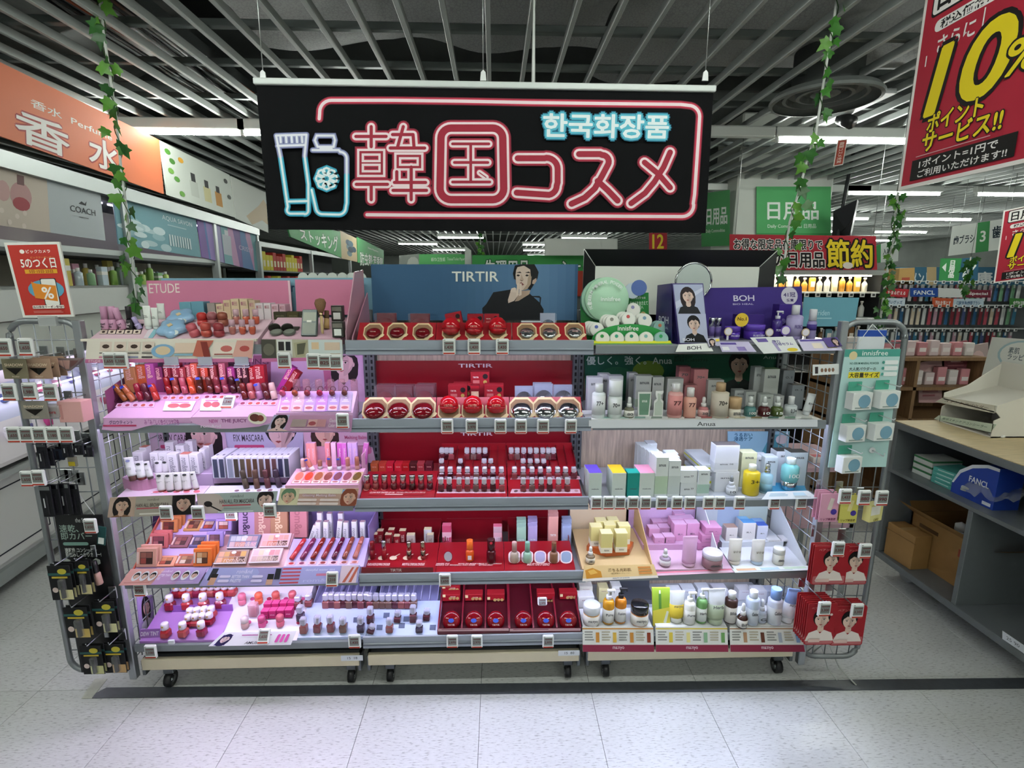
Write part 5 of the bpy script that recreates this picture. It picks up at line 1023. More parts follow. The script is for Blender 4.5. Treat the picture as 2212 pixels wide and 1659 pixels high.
# melting balm stand
S3c=Surf(.0,U(690,1048,y=0).z,.12,U(690,1012,y=.12).z); xa,xb=X(616,1052,0),X(774,1052,0)
st=wedge('display_stand','pink melting balm stand with seven oval swatches on the third shelf',S3c,xa,xb,ZT[2],M('e4b4cc','s'))
part('rear_box',G().box(xa+.03,xb-.01,.2,.205,ZT[2],ZT[2]+.16,0).box(xa+.03,xa+.034,.12,.205,ZT[2],ZT[2]+.12).box(xb-.014,xb-.01,.12,.205,ZT[2],ZT[2]+.15),M('d9a4be','m'),st,-st.location)
part('step',G().box(xa+.03,xb-.02,.12,.2,ZT[2],S3c.b[1],0),M('dca8c4','s'),st,-st.location)
for i in range(7):
    bx=634+20.8*i; q=pxprint(S3c,[(bx+8,1020),(bx+27,1020),(bx+16,1045),(bx-6,1045)]); q.rect(0,0,1,1,('dfa6a0','e07a84','c8a090','d09a9c','a890c4','d0a8ae','c0a284')[i]); q.poly([(.5+.42*a,.38+.36*b) for a,b in ngon(14)],M(('d07464','d8442e','9a5a3c','8a4a44','7a4450','8f4f58','6a5224')[i],'g')); q.rect(.1,.78,.9,.98,'ecdcdc'); q.ell(.5,.87,.3,.06,'a85a58',10); q.build('x','x','x','e6c6d4',parent=st,pname='swatch_card')
SB3=Surf(.12,S3c.b[1],.3,S3c.b[1])
for i,(bx,by,ln,c,c2) in enumerate(((656,1016,-.02,'d6a8a8','e6e0e0'),(676,1016,-.42,'d88878','ece6e6'),(692,1012,0,'a06a58','e0d8d8'),(713,1015,0,'9c5a58','f0ecee'),(733,1014,0,'8a5a74','cfcfd6'),(752,1014,0,'b87868','c8a0a0'),(772,1013,0,'a86a58','b08078'))):
    p=SB3.at(bx,by); m=MPP(p); tint('melting lip balm stick, %s of seven on the pink balm stand'%od(i,7),p,(27,31,20,30,28,28,28)[i]*m,5*m,c2,c,.3,(0,ln,0),sticker=i in(1,3,4))
for i,(px,c) in enumerate(((671,'e08a8c'),(680,'e59494'),(711,'d8808a'),(724,'e0b4cc'),(737,'c45ab4'),(747,'d070c4'),(759,'c8a0d8'),(769,'cfa8dc'),(787,'c46ab0'))):
    p=Vector((X(px,1005,.17),.17,S3c.b[1])); carton('slim pink or lilac balm carton, %s in the pink rear box'%od(i,9),p,.019,.02,.092,c,lid='e6b8d4',rot=(0,.15 if i==8 else 0,0),text='Melting',tcol='e8c0d4',vertical=True,tw=.5,th=.15)
def cardF(q): q.rect(0,0,.25,1,'dcd6b0'); q.face(.12,.5,.42,'d8b498','6a8a6a','d8b498',False,-.1,bust=False,lip='b8504c'); q.rect(.25,0,.8,.3,'eadfc4'); q.text('Glasting Melting Balm',.3,.3,.72,.5,'f4e8ea',.01,out='c07a90',ob=.05); 
def cardF2(q):
    cardF(q)
    for a,b in ((.25,.58),(.53,.58),(.25,.8),(.53,.8)): q.rect(a,b,a+.24,b+.15,'ecdcd6',.06)
    q.rect(.8,.05,.9,.5,'8fb4dc'); q.face(.9,.5,.42,'ddb09a','8a4a34','ddb09a',True,-.15,bust=False)
q4card('warm front card reading Glasting Melting Balm with two faces',[(606,1055),(775,1055),(769,1092),(599,1091)],-.015,'d9b4a4',cardF2)
for px,py,pr,w_ in ((359,1108,'1,710','on the BROW CARA card'),(428,1108,'1,870','between the BROW CARA and FIX MASCARA cards'),(583,1103,'1,430','at the right end of the FIX MASCARA card')): ptag(px,py,pr,'electronic price tag %s'%w_,y=-.03,s=1.02)
# ================================================================ LEFT UNIT, FOURTH SHELF: PALETTES
q=Q4((590,1105,.34),(802,1105,.34),(815,1180,.33),(600,1180,.33)); q.rect(0,0,1,1,'8f86b8'); q.rect(.1,.1,.6,.5,'a59cc8'); q.rect(.72,.2,.98,.6,'7a9ac0'); q.build('back_poster','violet blue poster behind the white liquid tint cartons','poster','8f86b8')
q=Quad(U(330,1105,y=.3),U(520,1105,y=.3),U(520,1190,y=.3),U(330,1190,y=.3)); q.rect(0,0,1,1,'5a3a72'); q.build('back_poster','deep purple backing card behind the quad palettes','poster','5a3a72')
S4=Surf(.0,U(380,1228,y=0).z,.26,U(380,1120,y=.26).z); S4=Surf(.0,ZT[3]+.03,.27,ZT[3]+.20)
xa,xm,xn,xb=X(285,1228,0),X(452,1226,0),X(612,1226,0),X(785,1222,0)
st=wedge('display_stand','lilac and coral slanted stand of quad eye palettes on the fourth shelf',S4,xa,xm-.004,ZT[3],M('b9a0d0','s'))
part('side_panel',G().prism([(.0,ZT[3]),(.0,S4.f[1]+.01),(.27,S4.b[1]+.02),(.27,ZT[3])],xa-.004,xa,'x'),M('cf6a5a','m'),st,-st.location)
def palette4(lab,px,py,wpx,hpx,c,pans,stand=True,n=1,open_=False):
    p=S4.at(px,py,.001); m=MPP(p); w_=wpx*m; h=hpx*m*1.05
    P=[('case',BX(w_,.012,h,.002),M(c,'m'))]
    for i in range(4): P.append(('pan',BX(w_*.27,.0008,h*.28,0),M(pans[i],'m'),((-.14+.28*(i%2))*w_,-.0066,h*(.5 if i<2 else .2))))
    P.append(('window_rim',G().box(-w_*.31,w_*.31,-.0064,-.006,h*.17,h*.81).mesh('window_rim'),M('3a2a2a','s')))
    P.append(('side_print',BX(w_*.1,.0006,h*.6,0),M('d8c0b8','m'),(-w_*.42,-.0064,h*.2)))
    rot=(-.25,0,0) if stand else (-(math.pi/2-S4.tilt),0,0)
    product('eye_palette',lab,'palette',p,P,rot)
    for k in range(1,n): product('eye_palette',lab.split(',')[0]+', %s spare behind it'%ORD[k-1],p and 'palette',p+Vector((.006*k,.016*k,.006*k)),[('case',BX(w_,.012,h,.002),M(c,'m')),('window_rim',BX(w_*.62,.0008,h*.64,0),M('3a2a2a','s'),(0,-.0064,h*.17))],rot,group='spares behind '+lab)
pal=[('c07a4a',('6a2f2a','5a2a26','7a3a30','4a2a22')),('b98a58',('5a3630','7f5a48','a8604a','6a4032')),('8a78b4',('c8a89c','b89a94','a84a3a','8a3f34')),('a68cc8',('d4b8b0','c9aca4','a8584a','9a5040')),('c46a6c',('8a4a54','7f4450','b06a70','4a3038')),('8a5a64',('8a5050','7a4444','a06a64','4a2c2c')),('6a6490',('8f7a86','6f5a68','4f4250','3a323e')),('a08ccc',('7f5a68','6a4a58','a88a94','8f6f78')),('d09a8c',('8f5a50','7f5048','9a4a44','3a2622')),('e09a80',('c08060','b0704f','a84f42','4a3026')),('b8604a',('a87a5a','8a5a42','d0b8a8','6a4436')),('dd7434',('c8a078','b07a50','e0cdb8','5a3a2a'))]
lay=[(366,1150,36,27,0,1,3),(414,1148,36,28,1,0,1),(447,1148,32,27,2,0,1),(484,1147,33,25,3,1,1),(344,1184,38,30,4,1,2),(386,1184,38,29,5,0,1),(425,1183,34,27,6,0,1),(465,1181,35,31,7,1,1),(318,1225,43,39,8,1,2),(355,1225,40,24,9,0,1),(398,1224,42,27,10,0,1),(438,1223,38,36,11,1,3)]
tn=['copper','tan','slate violet','lilac','rose','mauve brown','grey violet','lavender','nude pink','peach','rust','bright orange']
for i,(px,py,w_,h_,k,stand,n) in enumerate(lay): palette4('%s quad eye palette, %s on the lilac stand'%(tn[k],('boxed and upright' if stand else 'open lying')),px,py,w_,h_,pal[k][0],pal[k][1],bool(stand),n)
def cardG(q):
    q.poly([(0,0),(.45,0),(.4,1),(0,1)],'dca4a0'); q.poly([(.45,0),(.75,0),(.7,1),(.4,1)],'bf98c8')
    for u in (.14,.25,.36,.66,.79,.91): q.ell(u,.45,.05,.3,'dcdce4',14); q.face(u,.46,.17,'d9b4a4','221a1c','c0b0c8',False,0,bust=False)
    q.text('rom&nd',.46,.1,.6,.25,'e8d4ec'); q.text('BETTER THAN\nEYES',.45,.35,.61,.7,'eadcf0',.01); q.rect(.08,.82,.4,.86,'c07a78'); q.rect(.62,.82,.95,.86,'c8b0d8')
S4c=Surf(-.04,ZT[3]-.028,.0,ZT[3]+.03)
def slantcard(lab,c,col,fn): 
    q=Quad(*[U(a,b,y=yy) for (a,b),yy in zip(c,(.0,.0,-.03,-.03))],th=.002); fn(q); return q.build('display_card',lab,'card',col)
slantcard('coral to lilac front card reading BETTER THAN EYES',[(283,1229),(449,1226),(428,1261),(256,1265)],'b4a0d0',cardG)
def cardH(q):
    q.ell(.3,.3,.4,.5,'9ea2d0',14); q.rect(.06,.05,.14,.7,'2a2c34'); q.rect(.09,.35,.17,.95,'c49a80'); q.rect(.09,.35,.17,.55,'201a1a'); q.text('rom&nd',.4,.1,.6,.32,'dcd8f0'); q.text('BETTER THAN\nPALETTE',.36,.42,.58,.8,'e6e2f4',.01)
    for a,b in ((.2,.42),(.2,.66),(.62,.42),(.62,.66)): q.rect(a,b,a+.14,b+.14,'d4cce8',.06)
    q.rect(.82,.35,.9,.95,'c9a08a'); q.rect(.82,.35,.9,.65,'1c1a1c'); q.rect(.91,.05,.98,.65,'22242c')
slantcard('blue violet front card reading BETTER THAN PALETTE',[(452,1226),(612,1226),(604,1265),(430,1266)],'9a94c4',cardH)
_p=S4.at(560,1154); S4m=Surf(0,S4.f[1],_p.y,_p.z)
st=wedge('display_stand','dusty pink slanted stand of ten pan palettes on the fourth shelf',S4m,xm,xn-.004,ZT[3],M('c59aa0','s'))
def pal10(lab,c4,case,pans):
    q=pxprint(S4,c4,.012); q.th=.010; n=len(pans)
    for i,c in enumerate(pans):
        u=.06+.176*(i%5); v=.12+.42*(i//5); q.rect(u,v,u+.165,v+.36,c)
    q.ell(.53,.2,.08,.11,'cfd4e0',14); q.text('rom&nd',.3,.55,.95,.9,'d8c0b4'); q.rect(0,.93,1,1,'d8d4d8'); q.build('ten_pan_palette',lab,'palette',case,pname='case')
wm=['d8a890','caa06a','a8684a','8a5444','c9a060','d4a48c','c08a5c','b07a4a','7a5038','4a362a']; pkp=['d8b0b0','dcb89a','c88a80','d09a94','c8988c','d8a8a0','d09080','b8705a','6a4a40','5a3c36']
pal10('cool silver ten pan palette at the rear left of its stand',[(499,1158),(566,1158),(556,1187),(492,1188)],'7a7f98',['b8bcc4','c4c8cc','d8d8dc','c8a8a8','b898a0','c9b0b4','c89a90','d09a90','a8a0b8','c09ab0'])
pal10('rosy ten pan palette at the rear right of its stand',[(570,1156),(632,1155),(624,1185),(562,1186)],'d8b4bc',pkp)
pal10('tan ten pan palette at the front left of its stand',[(475,1192),(541,1190),(533,1221),(463,1222)],'a08a84',wm)
pal10('pale pink ten pan palette at the front right of its stand',[(549,1188),(614,1187),(604,1218),(538,1220)],'e0c4cc',['d8b0b8','dcc0a8','d0c8cc','c88a90','cc9a9c','c8a8a8','c8b0a4','a89890','8a7470','6a5a58'])
for i,(px,w_,c) in enumerate(((533,36,'b89ac4'),(567,36,'b8807c'),(603,38,'b08468'),(645,38,'c08088'))):
    y=S4m.b[0]+.03; p=Vector((X(px,1140,y),y,0)); m=MPP(Vector((p.x,y,S4m.b[1]))); carton('large flat %s palette carton printed rom&nd, %s at the rear'%(('lilac','dusty rose','tan','pink')[i],od(i,4)),(p.x,y,S4m.b[1]-.03),w_*m*.95,.02,.145,c,text='rom&n',tcol=('4a3a5a','e0c0b0','e0c8a8','a86a74')[i],vertical=True,tz=.5,tw=.8,th=.14,rot=(-.18,0,0))
S4b=Surf(0,ZT[3]+.045,.2,ZT[3]+.15); _p=S4b.at(720,1163); S4b=Surf(0,ZT[3]+.045,_p.y,_p.z)
st=wedge('display_stand','iridescent lilac stand of seven liquid lip tints on the fourth shelf',S4b,xn,xb,ZT[3],M('b8a8dc','s'))
part('rear_pocket',G().box(xn+.02,xb-.0,.28,.285,ZT[3],ZT[3]+.22).box(xb-.005,xb,S4b.b[0],.285,ZT[3],ZT[3]+.16),M('8f7fb8','s'),st,-st.location)
for i in range(7):
    tx,ty,bx,by=660+20.7*i,1166-.6*i,630+22.8*i,1211-.5*i; a=S4b.at(bx,by,.008); b=S4b.at(tx,ty,.008); d=b-a; h=d.length; m=MPP(a); c=('b8323a','7a2a50','7f1f18','8a2a2c','5a1030','8a4436','b0645a')[i]
    t=tint('angular liquid lip tint, %s of seven lying on the lilac stand'%od(i,7),a,h,.0095,c,c,.62,kind='g',capk='g',sticker=i in(2,4,5),name='liquid_lip_tint')
    t.rotation_euler=d.to_track_quat('Z','Y').to_euler()
    q=pxprint(S4b,[(bx-7,by+3),(bx+9,by+3),(bx+6,by+10),(bx-11,by+10)]); q.rect(0,0,1,1,'e4b8c4'); q.ell(.5,.5,.34,.34,c,10); q.build('x','x','x','e4b8c4',parent=st,pname='swatch_card')
for i,(px,ln,hh) in enumerate(((672,.35,.115),(690,.06,.13),(708,.03,.13),(734,.12,.135),(751,.02,.125),(770,0,.13),(788,0,.127),(697,.0,.155),(718,.0,.15),(742,.0,.15))):
    y=S4b.b[0]+.025 if i<7 else S4b.b[0]+.07; p=Vector((X(px-4,1150,y),y,S4b.b[1]-.035)); carton('slim white tint carton printed rom&nd, %s of the pocket row'%od(i,10),p,.02,.02,hh*.75,'dcdce2',lid='a88a94',text='rom&n',tcol='9a9aa4',vertical=True,tz=.4,tw=.6,th=.2,rot=(-.05,ln,0))
def cardI(q):
    for i in range(5): q.rect(.0,.08+.19*i,.24,.17+.19*i,'b8485a')
    q.rect(.24,0,.75,1,'a8a8dc'); q.text('dewyful water tint',.3,.14,.68,.3,'dcdcf4',.005); q.text('rom&nd',.3,.7,.72,.88,'c4c4ec'); q.rect(.45,.42,.7,.55,'c87a98'); q.rect(.76,.0,.98,1,'dcc8d4'); q.poly([(.8,.95),(.9,.1),(.93,.1),(.84,.95)],'b8604e'); q.poly([(.88,.95),(.96,.1),(.99,.1),(.92,.95)],'b8604e')
slantcard('iridescent blue front card reading dewyful water tint',[(613,1224),(778,1221),(772,1259),(602,1264)],'a8a8dc',cardI)
ptag(716,1253,'1,210','electronic price tag on the dewyful water tint card',y=-.045,tilt=-.3); ptag(303,1273,'990','electronic price tag under the coral lilac card',y=-.02); ptag(499,1110,'1,430','electronic price tag under the third left shelf, half hidden',y=.05)
# ================================================================ LEFT UNIT, BOTTOM SHELF: DEW TINT, AMUSE, GLASS TINTS
S5=Surf(.0,ZT[4]+.012,.27,ZT[4]+.11); xa,xm,xn,xb=X(300,1378,0),X(458,1392,0),X(640,1378,0),X(790,1370,0)
st=wedge('display_stand','purple stand of dew tints at the left of the bottom shelf',S5,xa,xm+.03,ZT[4],M('b07fc8','s'))
q=Quad(U(303,1360,y=-.004),U(345,1358,y=-.004),U(345,1377,y=-.004),U(301,1379,y=-.004)); q.text('DEW TINT',.05,.3,.95,.75,'eadcf2',.02); q.build('display_card','small purple card reading DEW TINT','card','9a6ab8')
part('step_riser',G().box(xa+.06,xm+.03,.12,.124,S5.z(.12),S5.z(.12)+.03),M('8f5ab0','s'),st,-st.location)
q=Quad(U(296,1290,y=.06),U(330,1285,y=.2),U(345,1345,y=.2),U(303,1372,y=.06)); q.rect(0,0,1,1,'b8a0d8'); q.face(.5,.35,.26,'dcb4a8','1c1618','e4e0ec',True,.1); q.build('side_card','arched side card with a woman against the left grid, bottom shelf','card','b8a0d8')
def dew(px,py,c,lab,hp=36,S=S5):
    p=S.at(px,py); m=MPP(p); w_=19*m; h=hp*m
    product('dew_tint',lab,'lip tint',p,[('bottle_body',BX(w_,w_,h*.52,w_*.2),M(c,'g')),('cap',LT([(w_*.34,0),(w_*.42,.002),(w_*.42,h*.34),(w_*.36,h*.42),(0,h*.46)],8),M('e4dcea','p'),(0,0,h*.53)),('cap_mark',BX(w_*.2,.0006,h*.1,0),M('c8a04a','m'),(0,-w_*.43,h*.75))])
rc=['8a1f34','a82f34','b04a50','8a2a48','9a3a34','a85a58']
for i,px in enumerate((369,405,441,477)): dew(px,1317-1.5*i,rc[i],'dew tint with white flower cap, %s of four on the upper step'%od(i,4),37)
for i,px in enumerate((359,397,437)): dew(px,1376-1.5*i,rc[i+1],'dew tint with white flower cap, %s of three at the front'%od(i,3),36)
for i in range(9): dew(383+15*i,1290-.5*i,rc[i%6],'dew tint in the rear row under the shelf, %s of nine'%od(i,9),32)
for i in range(8): dew(409+15*(i%4)+4*(i//4),1352-14*(i//4)-1.5*(i%4),rc[(i*2)%6],'wrapped dew tint in the middle cluster, %s of the %s row'%(od(i%4,4),('front','rear')[i//4]),28)
Sm=Surf(.0,ZT[4]+.0,.25,ZT[4]+.115)
st=wedge('display_stand','white tester stand of pink AMUSE tints on the bottom shelf',Sm,xm,xn,ZT[4]-.002,M('e4e2ee','s'))
part('rear_box',G().box(xm+.06,xn,.25,.32,ZT[4],ZT[4]+.12),M('c89ac0','s'),st,-st.location)
q=Quad(U(482,1366,y=-.004),U(640,1363,y=-.004),U(628,1393,y=-.03),U(450,1396,y=-.03),.002); q.rect(.05,.2,.18,.95,'5a4a9a'); q.face(.12,.5,.28,'e0c4cc','2a2050','5a4a9a',True,0,bust=False); q.text('AMUSE',.42,.7,.6,.88,'3a3640',.01); q.lines(.3,.2,.7,.34,1,'b04a9a'); 
for i in range(3): q.rect(.78+.06*i,.2,.82+.06*i,.8,'d85ab0',.08)
q.build('x','x','x','eceaf4',parent=st,pname='front_panel')
def amuse(px,py,c,lab,hp,cap=None):
    p=Sm.at(px,py); m=MPP(p); r=8*m; h=hp*m
    product('amuse_tint',lab,'lip tint',p,[('base',LT([(r*.8,0),(r,.003),(r,h*.45),(r*.85,h*.48)],14),M(c,'g')),('cap',LT([(r*.9,h*.5),(r*1.02,h*.56),(r,h*.84),(r*.7,h*.97),(0,h)],14),M(cap or c,'s'))])
for i,(px,py,c) in enumerate(((524,1305,'d0708c'),(560,1303,'e0664a'),(597,1301,'c05a54'),(633,1300,'c0606a'))): amuse(px,py,c,'plump capped tint, %s in the upper row of the white stand'%od(i,4),26)
for i,(px,py,c) in enumerate(((530,1356,'c8a0a0'),(567,1354,'c84f84'),(606,1352,'cf6078'))): amuse(px,py,c,'plump capped tint, %s in the front row of the white stand'%od(i,3),28,None if i else 'd8c8cc')
for i in range(8): 
    q=pxprint(Sm,[(541+36*(i%4)-(8 if i>3 else 0),(1290 if i<4 else 1340)),(553+36*(i%4)-(8 if i>3 else 0),(1290 if i<4 else 1340)),(550+36*(i%4)-(8 if i>3 else 0),(1300 if i<4 else 1352)),(538+36*(i%4)-(8 if i>3 else 0),(1300 if i<4 else 1352))]); q.ell(.5,.4,.45,.4,random.choice(('c03a78','b02f50','d05a90')),12); q.build('x','x','x','e8e4f0',parent=st,pname='swatch_card')
for i in range(8):
    p=Sm.at(575+17*(i%4)+6*(i//4),1333-16*(i//4)-(i%4)); carton('shiny cerise tint carton, %s in the %s row of the white stand'%(od(i%4,4),('front','rear')[i//4]),p,.03,.028,.035,'b8286a',lid='d0508c',text='amuse',tcol='e8a8c8')
for i in range(9):
    p=Vector((X(533+16*i,1280,.27),.27,ZT[4]+.12)); carton('red or cerise carton in the rear box of the white stand, %s'%od(i,9),p,.028,.03,.03,('c04a6a','c8503c','b02f50')[i%3],lid='d87a90')
p=Sm.at(549,1330); product('clear_tester','tall clear pink tester block on the white stand','tester',p,[('block',BX(.035,.03,.06,.004),M('e0a8b8','x',a=.5)),('liquid',BX(.022,.02,.03,.003),M('c87a88','g'),(0,0,.006))])
# clear glass-like tints in the blue lilac tray that runs into the middle unit
S5c=Surf(.0,U(720,1368,y=0).z,.13,U(720,1318,y=.13).z); S5c=Surf(0,ZT[4]+.014,.14,ZT[4]+.075)
xq=X(948,1365,0)
for k,(a,b) in enumerate(((xn+.005,xb-.002),(xb,xq))):
    st=wedge('display_stand','pale blue tray of clear capped tints, %s half'%('left','right')[k],S5c,a,b,ZT[4],M('b8c8e8','s'))
    part('rear_tray',G().box(a+.01,b-.01,.14,.31,ZT[4],ZT[4]+.06),M('9a9cc8','s'),st,-st.location)
    for j in range(8):
        xx=a+.02+(b-a-.04)*j/7; part('divider',G().prism([(.15,ZT[4]+.06),(.15,ZT[4]+.075),(.31,ZT[4]+.14),(.31,ZT[4]+.06)],xx-.001,xx+.001,'x'),M('b4b4dc','s'),st,-st.location)
lq=['6a3a44','8a4a50','5a2a34','4a3a50','7a5a50','9a5a58']
def glass(px,py,S,hp,lab,ln=0,w_=14):
    p=S.at(px,py); m=MPP(p); sq_bottle(lab,p,w_*m,hp*m,random.choice(lq),'cfd0e4',rot=(0,ln,0),a=.55,inner='7a5a60')
SR=Surf(.14,ZT[4]+.062,.3,ZT[4]+.062)
for i in range(8): glass(705+12.6*i,1312-(i%2),SR,34,'clear capped tint in the rear of the left blue tray, %s'%od(i,8))
for i in range(8): glass(800+13.5*i,1312,SR,33,'clear capped tint in the rear of the right blue tray, %s'%od(i,8))
for i,(px,py,hp,ln) in enumerate(((645,1310,26,0),(668,1308,28,0),(650,1340,36,0),(657,1366,36,0),(686,1364,38,.05),(716,1363,38,-.04),(742,1364,34,0),(780,1364,36,0),(801,1345,38,0),(842,1364,32,0),(858,1342,26,.1),(893,1342,38,0),(921,1338,26,.08),(906,1364,26,0),(800,1366,20,.3))): glass(px,py,S5c,hp,'clear angular lip tint lying in front of the blue trays, %s'%od(i,15),ln,15)
for i in range(9): 
    px=(690,714,745,770,835,868,878,820,935)[i]; py=(1352,1345,1350,1340,1330,1352,1338,1356,1356)[i]; q=pxprint(S5c,[(px-6,py-6),(px+7,py-6),(px+6,py+5),(px-7,py+5)]); q.rect(0,0,1,1,'5a6480'); q.build('x','x','x','5a6480',parent=st,pname='empty_slot')
ptag(326,1407,'1,100','electronic price tag at the lower left corner of the gondola',y=-.03); ptag(766,1385,'1,430','electronic price tag under the blue trays on the bottom shelf',y=-.03,s=1.05)
p=U(371,1391,y=-.02); product('empty_tag_clip','small white empty tag clip on the bottom left shelf edge','tag clip',p,[('clip',BX(.024,.008,.018),M('d8dce4','p'))]); ptag(566,1378,'1,650','electronic price tag lying on the AMUSE front panel',y=-.035,tilt=-.6)
# ================================================================ MIDDLE UNIT: RED TIRTIR SHELVES
RED='a01a28'; REDM=M('9a1622','s',r=.3); DKRED='6a0f1c'
q=Q4((801,571,.335),(1249,571,.335),(1246,692,.33),(806,692,.33),.004)
for i in range(16): q.rect(.34+.04*i,0,.385+.04*i,1,('34597b','365b7d','385d7f','3b6081','3e6284','416587','44688a','476b8d','4a6e90','4d7093','507395','537697','527596','4e7193','4a6d90','46698c')[i])
q.text('TIRTIR',.388,.13,.612,.30,'dfe2da',.012)
def mp(L,c): q.poly([((1040+a/7.053-801)/448,(565+b/7.052-571)/120) for a,b in L],c)
SK='cbb8aa'; mp([(0,700),(60,640),(170,460),(430,420),(560,470),(730,480),(880,610),(950,720),(945,900),(260,900),(0,780)],'111318'); mp([(590,440),(740,430),(725,490),(560,590),(500,600)],'a8917f'); mp([(770,515),(880,515),(910,540),(900,640),(885,640),(885,545),(770,530)],'1a1c22')
mp([(490,260),(470,180),(500,60),(600,38),(800,38),(840,110),(865,160),(850,250),(790,350),(740,430),(560,300)],'0e0f12'); mp([(505,110),(520,330),(560,410),(620,432),(690,415),(745,340),(762,200),(730,90),(620,60),(540,75)],SK); mp([(690,415),(745,340),(762,200),(745,130),(700,250),(690,340),(620,432)],'a8937f'); mp([(765,330),(775,280),(830,245),(835,290),(800,340)],'b8a08f')
mp([(495,130),(520,60),(640,45),(750,80),(775,200),(750,230),(735,120),(640,62),(540,85),(520,130),(505,240)],'0e0f12')
for a in (545,680): mp([(a-25,165),(a+35,150),(a+60,172),(a+10,170)],'1c1716'); mp([(a-22,210),(a,192),(a+38,205),(a+8,224)],'1c1514')
mp([(600,190),(640,275),(605,295),(570,280),(590,250)],'b39c8b'); mp([(580,278),(632,282),(605,296)],'6e564c'); mp([(575,322),(600,308),(645,345),(620,360)],'7d4a48')
mp([(395,575),(430,460),(470,420),(530,455),(560,500),(490,590),(400,625)],SK); mp([(430,450),(450,400),(500,388),(520,400),(530,470),(480,460)],'d3c1b3')
for a,b in ((550,540),(590,585)): mp([(a-14,330),(a+16,325),(b+20,500),(b-20,520)],'d6c5b7')
q.build('brand_header','dark blue header reading TIRTIR with a man in black','header panel','33587a')
def cushion(lab,loc,r,col,tilt,kind='g',flat=.62,label='TIRTIR'):
    mat=M(col,'g',r=.06) if kind=='g' else M(col,'c',r=.1)
    return product('cushion_compact',lab,'compact',loc,[('base',LT([(r*.55,0),(r*.9,r*.08),(r,r*.22),(r*1.0,r*.28)],22),mat),('lid',LT([(r*.99,r*.29),(r*.97,r*.42),(r*.8,r*.62*flat/.62),(r*.45,r*.78*flat/.62),(0,r*.84*flat/.62)],22),mat),('lettering',digits(label),M('e0b0a8','m'),(0,-r*.2,r*.84*flat/.62+.0006),(-math.pi/2,0,0),(r*.8,1,r*.16))],(tilt,0,0))
def red_tray(lab,S,x0,x1,zt,n,centres,rpx,depth,print_=None):
    t=wedge('display_tray',lab,S,x0,x1,zt,REDM)
    for px,py in centres:
        c=S.at(px,py,.0012); m=MPP(c); r=rpx*m
        ux=Vector((1,0,0)); uy=Vector((0,math.cos(S.tilt),math.sin(S.tilt)))
        def oct_(k,sy): return [c-t.location+ux*(r*k*a)+uy*(r*k*sy*b) for a,b in ((-.55,-1),(.55,-1),(1,-.4),(1,.5),(.55,1),(-.55,1),(-1,.5),(-1,-.4))]
        part('cut_out_rim',G().add(oct_(1.12,1.1),[tuple(range(8))]),M('dcc49a','m'),t); part('cut_out',G().add([p+S.n*.0006 for p in oct_(1,1)],[tuple(range(8))]),M('8a6a50','m'),t)
        part('shade_tag',G().add([c-t.location+S.n*.001+ux*(r*a)+uy*(r*b) for a,b in ((.2,-1.15),(1.1,-.75),(1.3,-.45),(1.1,-.3),(.9,-.4),(.3,-.9))],[tuple(range(6))]),M('e4cda4','m'),t)
    return t
S=Surf(.0,U(1000,735,y=0).z,.055,U(1000,697,y=.055).z)
trays=[('left',771,940,[(807,717),(858,716),(913,717)]),('middle',941,1105,[(974,718),(1024,718),(1075,717)]),('right',1107,1268,[(1138,717),(1187,717),(1241,716)])]
for n,a,b,c in trays: red_tray('red slanted cushion tray, %s of three on the top middle shelf'%n,S,X(a,735,0),X(b,735,0),ZT[0],3,c,19 if n!='middle' else 17,0)
for k,(n,a,b,c) in enumerate(trays):
    for i,(px,py) in enumerate(c):
        p=S.at(px,py+4,-.004); m=MPP(p)
        if k==1: product('egg_compact','glossy red egg shaped cushion, %s of three on the top middle shelf'%od(i,3),'compact',S.at(px,py+6,.0),[('base',LT([(.012,0),(.026,.008),(.033,.02)],22),M('a80f1c','g',r=.06)),('lid',LT([(.033,.0205),(.034,.03),(.03,.047),(.018,.06),(0,.066)],22),M('b4101e','g',r=.05)),('lettering',digits('TIRTIR'),M('d88a80','m'),(0,-.0345,.03),(-.1,0,0),(.026,1,.006))],(-.15,0,0))
        else: cushion('%s cushion lying in its cut-out, %s of the %s tray, top shelf'%(('dark red','','silver')[k],od(i,3),n),p,15.5*m,('6a0c16','','c9cdd2')[k],S.tilt*.75,'g' if k==0 else 'c',.5)
zs=ZT[0]
def clearbox(lab,px,py,y,w_,h_,z0,inner,silver=False):
    p=Vector((X(px,py,y),y,z0)); m=MPP(p); W=w_*m; h=U(px,py-h_/2,y=y).z-z0
    product('boxed_cushion',lab,'box',p,[('clear_box',BX(W,.05,h,.002),M('d8c4cc' if not silver else 'd4d8e0','x',a=.13)),('compact',LT([(W*.4,0),(W*.46,.01),(W*.40,.026),(0,.034)],18),M(inner,'g' if not silver else 'c'),(0,.006,max(.004,h*.42)),(1.05,0,0)),('backing',BX(W*.96,.002,h*.97,0),M('6a1a28' if not silver else 'a4acc4','m'),(0,.022,.001))])
clearbox('clear boxed dark red cushion, left of two behind the top trays',833,686,.2,44,20,zs,'6a0c16'); clearbox('clear boxed dark red cushion, right of two behind the top trays',906,687,.2,44,20,zs,'6a0c16')
